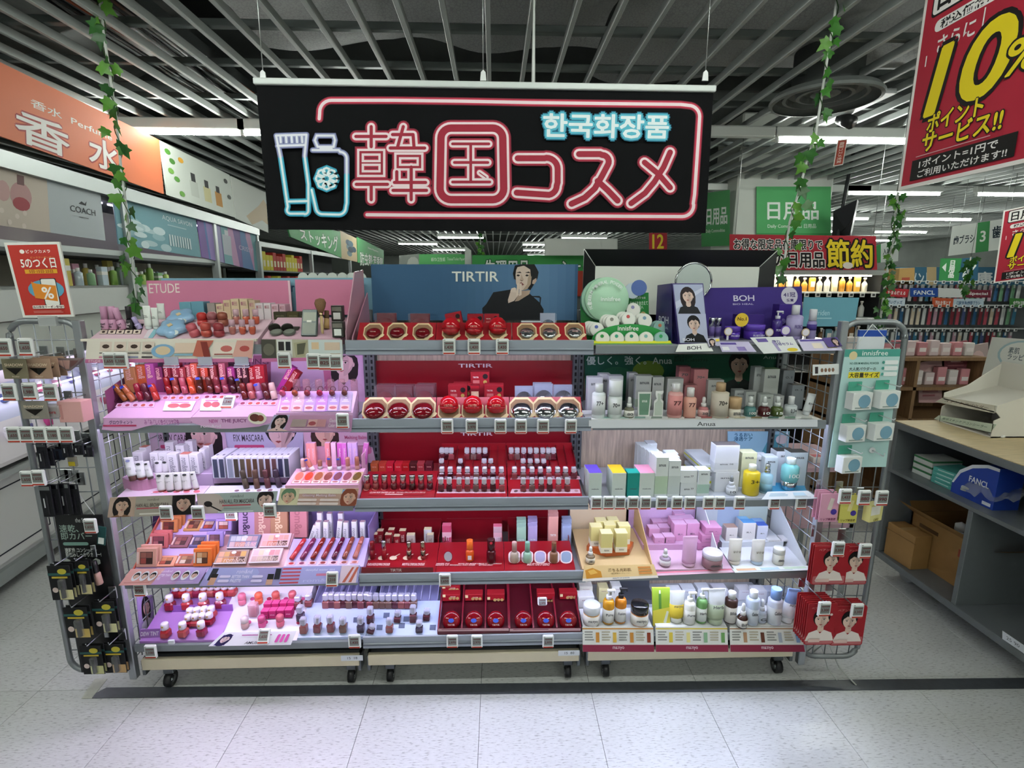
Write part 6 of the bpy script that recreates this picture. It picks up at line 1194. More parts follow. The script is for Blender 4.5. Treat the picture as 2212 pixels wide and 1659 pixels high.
def redbox(lab,px,ptop,pbot,y,w_,z0,rot=(0,0,0)):
    p=Vector((X(px,ptop,y),y,z0)); m=MPP(p); h=U(px,ptop,y=y).z-z0; W=w_*m
    product('cushion_carton',lab,'box',p,[('carton',BX(W,.045,h,.0012),M(RED,'m')),('lettering',digits('TIRTIR'),M('e6c8c0','m'),(-W*.22,-.0235,h-W*.3),(0,0,0),(W*.3,1,W*.08)),('seal',LT([(W*.14,0),(W*.14,.0006)],14),M('26181a','m'),(W*.28,-.0232,h-W*.25),(math.pi/2,0,0)),('gold_seal',LT([(W*.1,0),(W*.1,.0006)],12),M('b89a50','m'),(W*.27,-.0232,h-W*.55),(math.pi/2,0,0)),('small_print',BX(W*.34,.0006,W*.16,0),M('c46a68','m'),(-W*.2,-.0228,h-W*.62))],rot)
redbox('red cushion carton tilted on its side behind the top eggs',990,674,690,.19,34,zs,(0,-.2,0)); redbox('red cushion carton, second behind the top eggs',1027,678,690,.2,34,zs); redbox('red cushion carton, third behind the top eggs',1062,678,690,.2,32,zs)
clearbox('clear boxed silver cushion behind the top silver tray',1184,686,.2,34,20,zs,'c9cdd2',True)
p=Vector((X(1146,690,.2),.2,zs)); product('empty_acrylic_stand','empty clear acrylic stand behind the top silver tray','stand',p,[('sleeve',BX(.075,.05,.075,.002),M('c8ccd4','x',a=.35)),('edge',BX(.076,.003,.004,0),M('dfe3e8','p'),(0,-.024,.07))])
# second shelf
q=QR(X(811,800,.362),X(1240,800,.362),.362,ZT[1]-.0,U(1000,779,y=.362).z,.004); q.text('TIRTIR',.415,.08,.585,.17,'d8cdd2',.012); q.build('back_panel_print','upper red back panel reading TIRTIR','back panel',M('8a1420','s'))
S=Surf(.0,U(1000,906,y=0).z,.065,U(1000,858,y=.065).z)
trays=[('left',782,939,[(810,884),(861,884),(914,884)]),('middle',941,1100,[(970,888),(1021,888),(1072,888)]),('right',1102,1259,[(1127,884),(1178,884),(1228,884)])]
for n,a,b,c in trays:
    t=red_tray('red slanted cushion tray, %s of three on the second middle shelf'%n,S,X(a,906,0),X(b,906,0),ZT[1],3,c,24 if n!='middle' else 21,0)
    if n=='middle': q=pxprint(S,[(975,901),(1070,901),(1070,904.5),(975,904.5)]); q.text('MASK FIT RED CUSHION',0,.1,.52,.9,'e8ccc8',.02); q.text('マスクフィットレッドクッション',.55,.1,1,.9,'e8ccc8',.02); q.build('x','x','x',M('9a1622','s'),parent=t,pname='title_strip')
for k,(n,a,b,c) in enumerate(trays):
    for i,(px,py) in enumerate(c):
        if k==1:
            p=S.at(px,py+4,-.002); m=MPP(p); r=21*m
            product('egg_compact','large glossy red egg shaped cushion, %s of three on the second shelf'%od(i,3),'compact',p,[('base',LT([(r*.4,0),(r*.75,r*.15),(r*.98,r*.55),(r,r*.72)],24),M('b00f1c','g',r=.05)),('lid',LT([(r,r*.73),(r*.99,r*.95),(r*.85,r*1.4),(r*.5,r*1.72),(0,r*1.85)],24),M('bc101e','g',r=.04)),('lettering',digits('TIRTIR'),M('d88a80','m'),(0,-r*1.02,r*.9),(-.05,0,0),(r*.9,1,r*.2))],(-.12,0,0))
        else: cushion('%s cushion lying in its cut-out, %s of the %s tray, second shelf'%(('dark red','','silver')[k],od(i,3),n),S.at(px,py+6,-.003),22*MPP(S.at(px,py)),('6a0c16','','c9cdd2')[k],S.tilt*.75,'g' if k==0 else 'c',.55)
for i,(px,pt,w_) in enumerate(((831,833,40),(872,834,40),(917,832,42))):
    clearbox('clear boxed dark red cushion, front %s on the second shelf'%od(i,3),px,pt+11,.17,w_,22,ZT[1],'6a0c16'); clearbox('clear boxed dark red cushion, rear %s on the second shelf'%od(i,3),px+4,pt+8,.235,w_,22,ZT[1],'6a0c16')
for i,(px,pt,w_) in enumerate(((1132,835,40),(1175,830,42),(1217,832,42))):
    clearbox('clear boxed silver cushion, front %s on the second shelf'%od(i,3),px,pt+11,.17,w_,22,ZT[1],'c9cdd2',True)
clearbox('clear boxed silver cushion in the rear row on the second shelf',1172,838,.235,42,22,ZT[1],'c9cdd2',True)
redbox('red cushion carton left of the stack behind the large eggs',989,830,858,.17,40,ZT[1]); redbox('red cushion carton right of the stack behind the large eggs',1067,829,858,.17,41,ZT[1]); redbox('tall red cushion carton crowning the stack under the TIRTIR print',1037,801,858,.24,40,ZT[1]); redbox('red cushion carton behind the left one',1000,826,858,.235,40,ZT[1])
p=Vector((X(1026,850,.16),.16,ZT[1])); q=QR(p.x-.018,p.x+.018,.155,ZT[1]+.03,U(1026,833,y=.155).z,.02); q.rect(.1,.3,.9,.9,'d8b090'); q.ell(.5,.6,.3,.25,'e0bca0',12); q.rect(0,0,1,.15,'a81a28'); q.build('small_portrait_box','small box with a face print between the red cartons','box','7a1420')
# third shelf
q=QR(X(818,940,.362),X(1236,940,.362),.362,ZT[2],U(1000,934,y=.362).z,.004); q.text('TIRTIR',.42,-.005+.01,.585,.09,'d8cdd2',.012); q.build('back_panel_print','lower red back panel reading TIRTIR','back panel',M('8a1420','s'))
S=Surf(.0,U(860,1076,y=0).z,.15,U(860,1018,y=.15).z); x0,x1=X(777,1076,0),X(938,1076,0)
t=wedge('display_tray','red slanted tray of chrome capped lip oils on the third shelf',S,x0,x1,ZT[2],REDM)
q=pxprint(S,[(800,1063),(920,1063),(915,1070),(795,1070)]); q.text('GLOW POP TINTED LIP OIL',0,.0,.45,.45,'e8ccc8',.02); q.text('グロウポップティンティッドリップオイル',.48,0,1,.45,'e8ccc8',.02); q.rect(.3,.7,.62,.98,'e0b0ac'); q.build('x','x','x',M('9a1622','s'),parent=t,pname='title_strip')
part('rear_step',G().box(x0+.03,x1,.15,.28,ZT[2],ZT[2]+.055),REDM,t,-t.location)
for i in range(8):
    px=(793,812,831,851,871,891,910,929)[i]; p=S.at(px,1056,.0); m=MPP(p); h=31*m; r=6.6*m
    product('lip_oil','chrome capped lip oil, %s of eight on the red tray'%od(i,8),'lip oil',p,[('glass',LT([(r*.8,0),(r,.004),(r,h*.42),(r*.7,h*.44)],14),M(('8a4038','7a3030','6a1420','5a1a20','4a1420','3a1014','5a2028','4a1422')[i],'g')),('cap',LT([(r*1.02,h*.44),(r*1.04,h*.97),(r*.96,h)],14),M('d4d2ce','c',r=.08))],(-.1,0,0))
    q=pxprint(S,[(px-8,1053),(px+5,1053),(px+4,1061),(px-9,1061)]); q.ell(.5,.5,.5,.45,M(('d89a90','d87a70','d06a6c','b83a44','d85058','5a1a20','a04858','a06a78')[i],'g'),12); q.g.f and q.build('x','x','x',M('a82838','g'),parent=t,pname='swatch')
for i,(px,c) in enumerate(((811,'b85a34'),(828,'b83a2c'),(844,'c01430'),(862,'c01a2c'),(878,'a80c14'),(894,'4a1014'),(910,'9a3038'),(928,'5a0f20'))):
    p=Vector((X(px,1016,.2),.2,ZT[2]+.055)); m=MPP(p); carton('small %s lip oil carton, %s behind the red tray'%(('orange','red','crimson','scarlet','deep red','maroon','rose','wine')[i],od(i,8)),p,15.5*m,.04,U(px,1002,y=.18).z-p.z,c,lid=c,text='TIRTIR',tcol='e0a8a0',tz=.6,tw=.6,th=.12)
for k,(a,b) in enumerate(((939,1096),(1098,1258))):
    S=Surf(.0,U(1020,1075,y=0).z,.30,U(1020,972,y=.30).z); x0,x1=X(a,1075,0),X(b,1075,0)
    t=wedge('display_tray','%s red stepped tray of clear square tints on the third shelf'%('left','right')[k],S,x0,x1,ZT[2],REDM)
    for r_,(py,hh) in enumerate(((1066,9),(1036,7))): q=pxprint(S,[(a+8,py-hh),(b-6,py-hh),(b-4,py),(a+4,py)]); q.rect(0,0,1,1,'dcb4c4'); [q.ell(.07+.125*j,.5,.03,.3,('6a4a50','a06a6c','8a5054','b8848a')[j%4],8) for j in range(8)]; q.build('x','x','x','dcb4c4',parent=t,pname='swatch_strip')
    for j in range(9):
        xx=x0+(x1-x0)*(j/8); part('divider',G().prism([(.18,S.z(.18)),(.18,S.z(.18)+.02),(.30,S.z(.3)+.02),(.30,S.z(.3))],xx-.001,xx+.001,'x'),M('7a101c','s'),t,-t.location)
    part('back_wall',G().box(x0,x1,.3,.303,ZT[2],S.z(.3)+.03),REDM,t,-t.location)
    lists=[('front',1060,30,[953,971,992,1010,1028,1046,1065,1084] if k==0 else [1130,1149,1169,1187,1206,1225]),('second',1033,26,[955,973,992,1010,1029,1047,1065,1083] if k==0 else [1111,1130,1149,1167,1185,1204,1221,1239]),('third',1010,20,[954,995,1046,1060] if k==0 else [1130,1145,1160,1174]),('rear',992,26,[955,965,975,1009,1023,1035,1048] if k==0 else [1104,1117,1131,1145,1158,1172,1184,1195])]
    for nm,py,hp,xs in lists:
        for i,px in enumerate(xs):
            p=S.at(px,py); m=MPP(p); sq_bottle('clear capped square tint, %s in the %s row of the %s red tray'%(od(i,len(xs)),nm,('left','right')[k]),p,12.5*m,hp*m,('6a2a34','8a3a40','4a1a24','7a5a58','9a4a50')[(i*2+k)%5],'d8d8de',inner='9a8a90',a=.6)
# fourth shelf
q=QR(X(822,1105,.362),X(1230,1105,.362),.362,ZT[3],U(1000,1100,y=.362).z,.004); q.rect(0,0,1,.02,'6a0f1a'); q.build('back_panel_print','plain red back panel behind the concealer trays','back panel',M('8a1420','s'))
S=Surf(.0,U(1000,1235,y=0).z,.17,U(1000,1171,y=.17).z)
T4=[]
for k,(a,b) in enumerate(((780,940),(941,1089),(1090,1243))):
    x0,x1=X(a,1235,0),X(b,1235,0); t=wedge('display_tray','red slanted tray, %s of three on the fourth middle shelf'%('left','middle','right')[k],S,x0,x1,ZT[3],REDM); T4.append(t)
    part('rear_pocket',G().box(x0+.02,x1-.004,.29,.293,ZT[3],S.b[1]+.05).box(x0+.02,x0+.023,.17,.29,ZT[3],S.b[1]+.02).box(x1-.006,x1-.003,.17,.29,ZT[3],S.b[1]+.02).box(x0+.02,x1-.004,.17,.29,ZT[3],S.b[1]-.05),M('7a101c','s'),t,-t.location)
q=Quad(U(781,1226,y=-.006),U(936,1226,y=-.006),U(936,1237,y=-.006),U(780,1238,y=-.006)); q.text('TIRTIR',.4,.25,.56,.75,'e4d0cc',.01); q.build('title_strip','x','x',M('7a101c','s'),parent=T4[0],pname='title_strip')
for i,(px,top,c,c2) in enumerate(((805,1166,'7a0f1a','7a0f1a'),(830,1165,'8a1420','cfcfd2'),(884,1167,'a88a80','c8b0a0'),(914,1166,'a88a80','c0a890'))):
    p=S.at(px,1207); m=MPP(p); tint('%s concealer stick, %s on the left red tray'%(('dark red','silver capped','rose gold','rose gold')[i],od(i,4)),p,(1207-top)*m,5.5*m,c,c2,.5,(-.05,0,0),kind='g' if i<2 else 'c',capk='g' if i==0 else 'c',name='concealer')
for px in (800,826,851,880,912):
    q=pxprint(S,[(px-8,1196),(px+14,1196),(px+11,1211),(px-12,1211)]); q.ell(.4,.65,.36,.3,'e4cdb4',12); q.poly([(.5,.6),(1,.1),(.9,.05),(.4,.5)],'e8d4be'); q.build('x','x','x',M('9a1622','s'),parent=T4[0],pname='cream_swatch')
for k,xs in ((0,((820,'GLASS & NUDE GLOWING CONCEALER'),(895,'MASK FIT ALL COVER DUAL CONCEALER'))),(1,((968,'MASK FIT\nMAKE UP FIXER'),(1015,'MASK FIT MAKE UP\nALL DAY FIXER'),(1061,'MASK FIT WATERPROOF\nSETTING SPRAY'))),(2,((1165,'MASK FIT TONE UP ESSENCE'),))):
    for px,s_ in xs: q=pxprint(S,[(px-26,1217),(px+24,1217),(px+22,1223),(px-28,1223)]); q.text(s_,.02,.0,.98,.9,'e8ccc8',.02); q.build('x','x','x',M('9a1622','s'),parent=T4[k],pname='title_strip')
zp=S.b[1]-.05
for i,(px,w_,c,hh) in enumerate(((810,13,'8a1824',.08),(823,13,'8a1824',.085),(840,14,'8a1824',.078),(847,13,'8a1824',.09),(858,13,'8a1824',.07),(871,14,'8a1824',.085),(888,17,'c8b8b0',.075),(925,16,'c4c4c6',.09),(930,14,'b0a8a0',.075))):
    p=Vector((X(px,1168,.2+.02*(i%2)),.2+.02*(i%2),zp)); m=MPP(p); carton('%s concealer carton, %s in the left red pocket'%('red' if c=='8a1824' else 'pale',od(i,9)),p,w_*m,.025,hh,c,lid='e0d0a8',text='TIRTIR',tcol='dcb0a8' if c=='8a1824' else '8a6a60',vertical=True,tw=.4,th=.15,tz=.6)
def hole(px,py,c,rx=10,ry=12,k=1):
    q=pxprint(S,[(px-rx,py-ry),(px+rx,py-ry),(px+rx,py+ry),(px-rx,py+ry)]); q.rect(0,0,1,1,'e4d0cc',.3) if k==2 else q.ell(.5,.5,.5,.5,'7a101c',16); (q.rect(.1,.08,.9,.92,c,.25) if k==2 else q.ell(.5,.5,.44,.44,c,16)); q.build('x','x','x',M('9a1622','s'),parent=T4[k],pname='cut_out')
hole(968,1203,'8a8484')
p=S.at(1015,1210); m=MPP(p); product('setting_spray','orange translucent setting spray on the red tray','bottle',p,[('body',LT([(8*m,0),(9*m,.004),(9*m,20*m),(6*m,25*m)],14),M('d8591c','g')),('cap',CY(7*m,21*m,14),M('e06a24','s'),(0,0,25*m)),('barcode_label',BX(8*m,.0008,9*m,0),M('dcd8d4','m'),(0,-9.2*m,5*m))],(-.08,0,0))
p=S.at(1061,1214); m=MPP(p); product('setting_spray','dark wine red setting spray on the red tray','bottle',p,[('body',LT([(8*m,0),(10*m,.004),(10*m,24*m),(8*m,28*m)],14),M('4a0814','g')),('cap',CY(8.5*m,24*m,14),M('3a0812','g'),(0,0,28*m)),('dot',CY(3*m,.001,10),M('c02838','m'),(0,-8*m,46*m),(math.pi/2,0,0))],(-.08,0,0))
for px,w_,pt,c,lb,y in ((966,19,1126,'c04a68','metallic pink fixer carton in the middle red pocket',.2),(1075,18,1128,'c8a8b0','pink and white spray carton in the middle red pocket',.2)):
    p=Vector((X(px,1165,y),y,zp)); m=MPP(p); carton(lb,p,w_*m,.03,U(px,pt+10,y=y-.015).z-zp,c,lid='d86a84',text='FIT',tcol='f0d8e0',band=(.55,.2,'e0b0bc'))
for i,(px,c,cc) in enumerate(((1111,'b8a898','c8a49c'),(1139,'9cc4ac','7fb09a'),(1196,'8a6248','7a5038'))):
    hole(px,1204,'d8d0cc',13,14,2); p=S.at(px,1213); m=MPP(p); bottle('%s tone up essence bottle, %s of three on the right tray'%(('beige','mint','brown')[i],od(i,3)),p,9*m,46*m,c,cc,.52,.6,kind='s',shoulder=.1,name='essence_bottle')
hole(1167,1204,'a8a4c4',13,14,2); hole(1223,1204,'8a9cb4',13,14,2)
for i,(px,w_,c,ht,n) in enumerate(((1126,21,'a4ccb4',1133,3),(1150,21,'b4a8d4',1131,3),(1194,22,'d49a90',1110,2),(1223,21,'a0b0d4',1131,3))):
    for j in range(n):
        y=.2+.035*j; p=Vector((X(px,1150,y),y,zp)); m=MPP(p); carton('%s tone up essence carton, %s of its file in the right pocket'%(('mint','lilac','salmon','blue')[i],('front','second','third')[j]),p,w_*m*.95,.033,U(px,ht+6,y=.185).z-zp,c,lid=c,text='TIRTIR',tcol='f0f0ee',tz=.45,tw=.6,th=.06)
# fifth shelf, right half: red compacts
S=Surf(.0,U(1050,1356,y=0).z,.27,U(1050,1276,y=.27).z); S=Surf(0,ZT[4]+.018,.27,ZT[4]+.10)
for k,(a,b) in enumerate(((946,1099),(1101,1254))):
    x0,x1=X(a,1360,0),X(b,1360,0); t=wedge('display_tray','dark red tray of round compacts, %s one on the bottom shelf'%('left','right')[k],S,x0,x1,ZT[4],M('4a0c18','s'))
    q=Quad(U(a,1358,y=-.005),U(b,1357,y=-.005),U(b+1,1369,y=-.005),U(a,1371,y=-.005)); q.rect(0,0,1,.45,'d0a8b0'); q.lines(.05,.1,.6,.35,1,'8a4a58'); q.build('x','x','x',M('5a1020','s'),parent=t,pname='title_strip')
    for j in range(4):
        xx=x0+(x1-x0)*j/3; part('divider',G().prism([(.0,S.z(0)),(.0,S.z(0)+.02),(.27,S.z(.27)+.03),(.27,S.z(.27))],xx-.003,xx+.003,'x'),M('7a1a2a','s'),t,-t.location)
    for i in range(3):
        px=(976,1024,1071)[i] if k==0 else (1130,1178,1226)[i]; p=S.at(px,1344,.014); m=MPP(p); r=19*m
        product('round_compact','round red powder compact with a blue sticker, %s of the %s tray'%(od(i,3),('left','right')[k]),'compact',p,[('base',CY(r,.012,24,.002),M('6a0a16','g')),('lid',LT([(r*.99,.012),(r*.97,.018),(r*.7,.023),(0,.025)],24),M('7a0c18','g',r=.05)),('sticker',LT([(r*.32,0),(r*.32,.0006)],12),M('3a5ac0','m'),(0,0,.0255),(0,0,0),(1,.7,1)),('lettering',digits('TIRTIR'),M('dca8a4','m'),(0,-r*.45,.0245),(-math.pi/2,0,0),(r*.8,1,r*.16))],(S.tilt+.75,0,0))
        x=X(px,1300,.17); y=.17
        if (k,i) not in ((1,0),):
            n=3 if (k,i)==(0,0) else 1
            for j in range(n):
                yy=.16+.045*j; z0=S.z(yy)+.004; h=U(px,(1290,1292,1297,0,1304,1290)[k*3+i]-2,y=.14).z-z0+.012*j; W=38*MPP((x,yy,z0)); p=Vector((X(px,1310,yy),yy,z0))
                product('compact_carton','red compact carton with gold seals, %s of the %s tray%s'%(od(i,3),('left','right')[k],('',', second in file',', third in file')[j]),'box',p,[('carton',BX(W,.038,max(.03,h),.0012),M('98121f','m')),('lettering',digits('TIRTIR'),M('e6c8c0','m'),(W*.1,-.0198,h*.86),(0,0,0),(W*.3,1,W*.07)),('corner_mark',BX(W*.16,.0006,W*.16,0),M('e0d0a0','m'),(-W*.4,-.0193,h*.82)),('gold_seal',LT([(W*.09,0),(W*.09,.0006)],12),M('b89a60','m'),(-W*.05,-.0194,h*.55),(math.pi/2,0,0)),('gold_seal',LT([(W*.09,0),(W*.09,.0006)],12),M('b89a60','m'),(W*.15,-.0194,h*.55),(math.pi/2,0,0)),('gold_seal',LT([(W*.09,0),(W*.09,.0006)],12),M('b89a60','m'),(W*.35,-.0194,h*.55),(math.pi/2,0,0))])
    for i in range(3):
        if k==0 and i==0: continue
        px=(976,1028,1072)[i] if k==0 else (1126,1174,1224)[i]; y=.275; a_=U(px-18,1278,y=y); b_=U(px+18,1278,y=y); c_=U(px,1296,y=y-.03)
        part('pocket_flap',G().add([a_-t.location,b_-t.location,c_-t.location],[(0,2,1)]),M('6a3a50','s'),t)
ptag(1172,1305,'2,970','electronic price tag on top of a red carton, bottom shelf',y=.12,tilt=-.5,s=.9)
for px,pr,w_ in ((970,'1,430','left'),(1024,'1,430','middle'),(1085,'1,430','right')): ptag(px,749,pr,'electronic price tag, %s of three on the top middle rail'%w_,y=-.024)
for i,px in enumerate((966,1019,1081,1125,1173,1233)): ptag(px,921,'2,970','electronic price tag, %s of six on the second middle rail'%od(i,6),y=-.024,s=.98)
ptag(961,1253,'1,650','electronic price tag alone on the fourth middle rail',y=-.024)
for i,px in enumerate((977,1030,1184)): ptag(px,1385,'2,970','electronic price tag, %s of three on the bottom middle rail'%od(i,3),y=-.024)
# ================================================================ RIGHT UNIT, TOP SHELF
pn=thing('framed_panel','white panel in a broad black frame on the top right shelf','panel',U(1470,690,y=.34)); 
a,b=U(1262,538,y=.34),U(1680,537,y=.34); z1=a.z; x0,x1=a.x,b.x; z0=ZT[0]; d=.055
o=[Vector((x0,.34,z1)),Vector((x1,.34,z1)),Vector((x1,.34,z0)),Vector((x0,.34,z0))]; i_=[Vector((x0+d,.37,z1-.068)),Vector((x1-d,.37,z1-.068)),Vector((x1-d,.37,z0)),Vector((x0+d,.37,z0))]
for k,(j,l) in enumerate(((0,1),(1,2),(3,0))): part('frame_side',G().hexa([o[j],o[l],i_[l],i_[j]],[p+Vector((0,.012,0)) for p in (o[j],o[l],i_[l],i_[j])]),M('17181a','s',r=.3),pn,-pn.location)
part('board',G().box(x0+d,x1-d,.37,.374,z0,z1-.068),M('d9ddd5','p'),pn,-pn.location)
for k,(j) in enumerate((0,1)): part('mitre_line',G().tube([o[j]+Vector((0,-.001,0)),i_[j]+Vector((0,-.001,0))],.0018,5),M('dfe2dc','m'),pn,-pn.location)
mi=thing('round_mirror','round chrome tilting table mirror behind the BOH box','mirror',(X(1498,660,.22),.22,ZT[0])); c=U(1498,608,y=.22)-mi.location; r=39*MPP(U(1498,608,y=.22))
part('rim',G().tube([(c.x+r*math.cos(t),0,c.z+r*math.sin(t)) for t in [2*math.pi*k/36 for k in range(37)]],.0045,8),M('b9bec0','c',r=.12),mi); part('glass',G().lathe([(r*.98,0),(r*.98,.002)],36).mesh('glass'),M('dfe6e6','c',r=.02),mi,(c.x,.001,c.z),(math.pi/2,0,0)); part('stem',G().tube([(c.x,.004,c.z-r),(c.x,.004,.0)],.006,8),M('b9bec0','c'),mi); part('foot',CY(.05,.008,20),M('b9bec0','c'),mi)
# innisfree stand
GRN='2f9a4a'; MINT='a9d3b4'
st=thing('powder_stand','green innisfree powder stand with a big round lid','display stand',(X(1365,750,.06),.06,ZT[0]))
tx0,tx1=X(1277,757,0),X(1452,757,0)
part('tray',G().box(tx0,tx1,.0,.13,ZT[0],U(1365,742,y=0).z,0,.002),M(GRN,'s'),st,-st.location)
q=Quad(U(1278,736,y=.02),U(1448,736,y=.02),U(1452,744,y=-.001),U(1276,744,y=-.001)); q.rect(0,0,1,1,'d8d83a'); q.build('x','x','x','d8d83a',parent=st,pname='yellow_strip')
P=[U(1284,736,y=.065)]+[U(1362+84*math.cos(math.pi-math.pi*k/16),737-37*math.sin(math.pi*k/16),y=.065) for k in range(17)]+[U(1446,736,y=.065)]; o=st.location
part('arch',G().prism([(p.x-o.x,p.z-o.z) for p in P],.065-o.y,.072-o.y),M(GRN,'s'),st)
a=U(1335,704,y=.063); b=U(1379,714,y=.063); part('lettering',digits('innisfree'),M('eef4ea','m'),st,((a.x+b.x)/2-o.x,.0635-o.y,(a.z+b.z)/2-o.z),(0,0,0),(b.x-a.x,1,a.z-b.z))
part('side_board',G().prism([(X(1255,750,.2)-o.x,0),(X(1255,610,.2)-o.x,U(1255,648,y=.2).z-o.z),(X(1275,610,.2)-o.x,U(1255,640,y=.2).z-o.z),(X(1410,700,.2)-o.x,U(1410,695,y=.2).z-o.z),(X(1410,750,.2)-o.x,0)],.2-o.y,.206-o.y),M('2a8a42','s'),st)
c=U(1308,648,y=.175)-o; r=47*MPP(U(1308,648,y=.175)); rotf=(math.pi/2-.12,0,0)
part('back_disc',LT([(r*.97,0),(r*.97,.03)],40),M('8fb8a0','p'),st,(c.x-.014,c.y+.012,c.z+.0),rotf); part('big_lid',LT([(r,0),(r,.028),(r*.97,.032),(0,.032)],40),M(MINT,'p'),st,c,rotf)
part('lettering',digits('innisfree'),M('e8f4ec','m'),st,(c.x+.012,c.y-.036,c.z+.005),(-.12,0,0),(.075,1,.016))
for k,chh in enumerate('NO-SEBUM MINERAL POWDER'):
    t=math.radians(205-7.4*k*1.0); 
    if chh!=' ': part('lettering',digits(chh),M('e8f4ec','m'),st,(c.x+r*.82*math.cos(t),c.y-.0365+.12*r*.8*math.sin(t)*.0,c.z+r*.82*math.sin(t)),(0,-(t-math.pi/2),0) if False else (0,math.pi/2-t,0),(.009,1,.012))
for (px,py,rp,cc,nm) in ((1380,622,17,'3a5a9c','renewal_disc'),(1366,628,17,'a9b8c4','small_disc')):
    cc_=U(px,py,y=.16)-o; rr=rp*MPP(U(px,py,y=.16)); part(nm,LT([(rr,0),(rr,.004)],24),M(cc,'p'),st,cc_,rotf)
q=Quad(U(1356,634,y=.185),U(1401,632,y=.185),U(1402,697,y=.185),U(1356,697,y=.185)); q.text('innisfree',.2,.1,.85,.2,'e4f0e4'); q.text('テカリをおさえて\nサラサラ肌へ',.1,.28,.95,.55,'e4f0e4',.02); q.ell(.72,.78,.16,.16,'c9b27a',10); q.build('x','x','x','2f8a44',parent=st,pname='slogan_card')
def powder(lab,px,py,rp,y,cc='e6e6dc',n=1,mark='2f8a44'):
    p=U(px,py,y=y); r=rp*MPP(p)
    for k in range(n): product('loose_powder',lab+('' if n==1 else ', %s'%('front one','second','third','fourth')[k]),'powder jar',(p.x-.006*k,p.y+.022*k,p.z),[('case',LT([(r*.94,-.004),(r,0),(r,.013),(r*.95,.016)],24),M('dfe3da' if cc!='8fb8b0' else '8fb8b0','p')),('lid_label',LT([(r*.86,.0165),(r*.86,.017)],24),M(cc,'m')),('mark',LT([(r*.25,.0175),(r*.25,.018)],10),M(mark,'m'),(-r*.1,r*.35,0))],(math.pi/2-.25,0,0))
for i,px in enumerate((1300,1331,1363,1394,1426)): powder('small round mineral powder, %s in the green front tray'%od(i,5),px,733,15.5,.035,'8fb8b0' if i==4 else 'e8e6da',1,('2f8a44','3a9a7a','2f8a6a','7ab0a8','2f9a5a')[i])
for i,(px,py,n) in enumerate(((1288,713,4),(1321,697,3),(1356,691,3),(1391,694,2),(1424,710,2),(1366,671,1))): powder('mineral powder behind the green arch, %s'%('far left','left of centre','centre with red print','right of centre','far right mint','single one above')[i],px,py,15.5,.10 if i<5 else .17,'8fb8b0' if i==4 else 'e8e8e0',n,('5a6ab0','8a8a80','b04a4a','7a9ab0','c8785a','8a8ab0')[i])
# BOH box and header
bx=thing('brand_box','tall purple BOH box with two printed portraits','display box',(X(1470,742,.06),.06,ZT[0]))
A=[U(1466,741,y=.02),U(1531,740,y=.02),U(1519,612,y=.045),U(1452,612,y=.045)]; B=[U(1416,720,y=.17),Vector((A[1].x,.17,A[1].z)),Vector((A[2].x-.02,.17,A[2].z)),U(1421,616,y=.17)]
A[0].z=A[1].z=ZT[0]; B[0].z=B[1].z=ZT[0]
part('body',G().hexa([A[3],A[2],A[1],A[0]],[B[3],B[2],B[1],B[0]]),M('33246a','s'),bx,-bx.location)
q=Quad(A[3]+Vector((.004,-.001,-.004)),A[2]+Vector((-.003,-.001,-.004)),A[1]+Vector((-.003,-.001,.006)),A[0]+Vector((.004,-.001,.006)),.0005); q.rect(0,0,1,.5,'a9b0cc'); q.poly([(0,.3),(1,.05),(1,.1),(0,.42)],'c4c9de'); q.face(.45,.2,.12,'dcc0b4','2c2226','23242a',True,-.1); q.rect(0,.5,1,1,'b4bad4'); q.face(.55,.68,.12,'d8bcae','151418','18191d',False,-.1); q.text('BOH',.1,.92,.5,.965,'e6e6f0',.02); q.build('x','x','x','a9b0cc',parent=bx,pname='portrait_face')
q=Quad(B[3]+Vector((-.0015,0,0)),A[3]+Vector((-.0015,0,0)),A[0]+Vector((-.0015,0,0)),B[0]+Vector((-.0015,0,0)),.0005); q.text('BOH',.2,.55,.8,.67,'e6e6f0',.01); q.text('BIO HEAL',.2,.72,.8,.76,'c9c4e4',.01); q.build('x','x','x',M('33246a','s'),parent=bx,pname='side_print')
q=Q4((1519,622,.26),(1732,619,.26),(1735,742,.24),(1528,742,.24),.004); q.text('BOH',.30,.14,.51,.24,'d8d6e4',.01); q.text('BIO HEAL',.29,.28,.50,.31,'c4c0dc',.01); q.ell(.87,.16,.085,.155,'c9c6d4',22); q.text('41冠',.81,.10,.93,.18,'3a2a6a',.03); q.text('受賞',.84,.21,.91,.26,'3a2a6a',.02); q.build('brand_header','purple header reading BOH BIO HEAL with a white award badge','header panel','3b2a7c')
zt=ZT[0]+.012
pb=thing('display_stand','low clear stand under the purple skincare','display stand',(X(1650,735,.12),.12,ZT[0])); part('plate',G().box(X(1535,735,.1),X(1785,735,.1),.05,.22,ZT[0],zt,0,.002),M('b8b4cc','x',a=.5),pb,-pb.location)
def at(px,y,z): return Vector((X(px,735,y),y,z))
def hgt(px,pt,y,z): return U(px,pt,y=y).z-z
for i,px in enumerate((1535,1549)): 
    p=at(px,.12,zt); bottle('small clear and lilac serum with silver cap, %s of the pair by the BOH box'%('left','right')[i],p,.012,hgt(px,686,.12,zt),'8a86a8','d8d8de',.6,.95,'c',lab='6a5a9a',name='serum_bottle')
jar('small purple cream jar with a badge beside the portrait box',at(1580,.1,zt),.03,hgt(1580,704,.1,zt),'4a2a9a','5a3aac','g','g',text='PROBIO',tcol='c8c0e4'); jar('wide purple cream jar under the yellow No.1 disc',at(1627,.1,zt),.039,hgt(1627,700,.1,zt),'4a2a9a','5f40b4','g','g',text='PROBIODERM',tcol='c8c0e4')
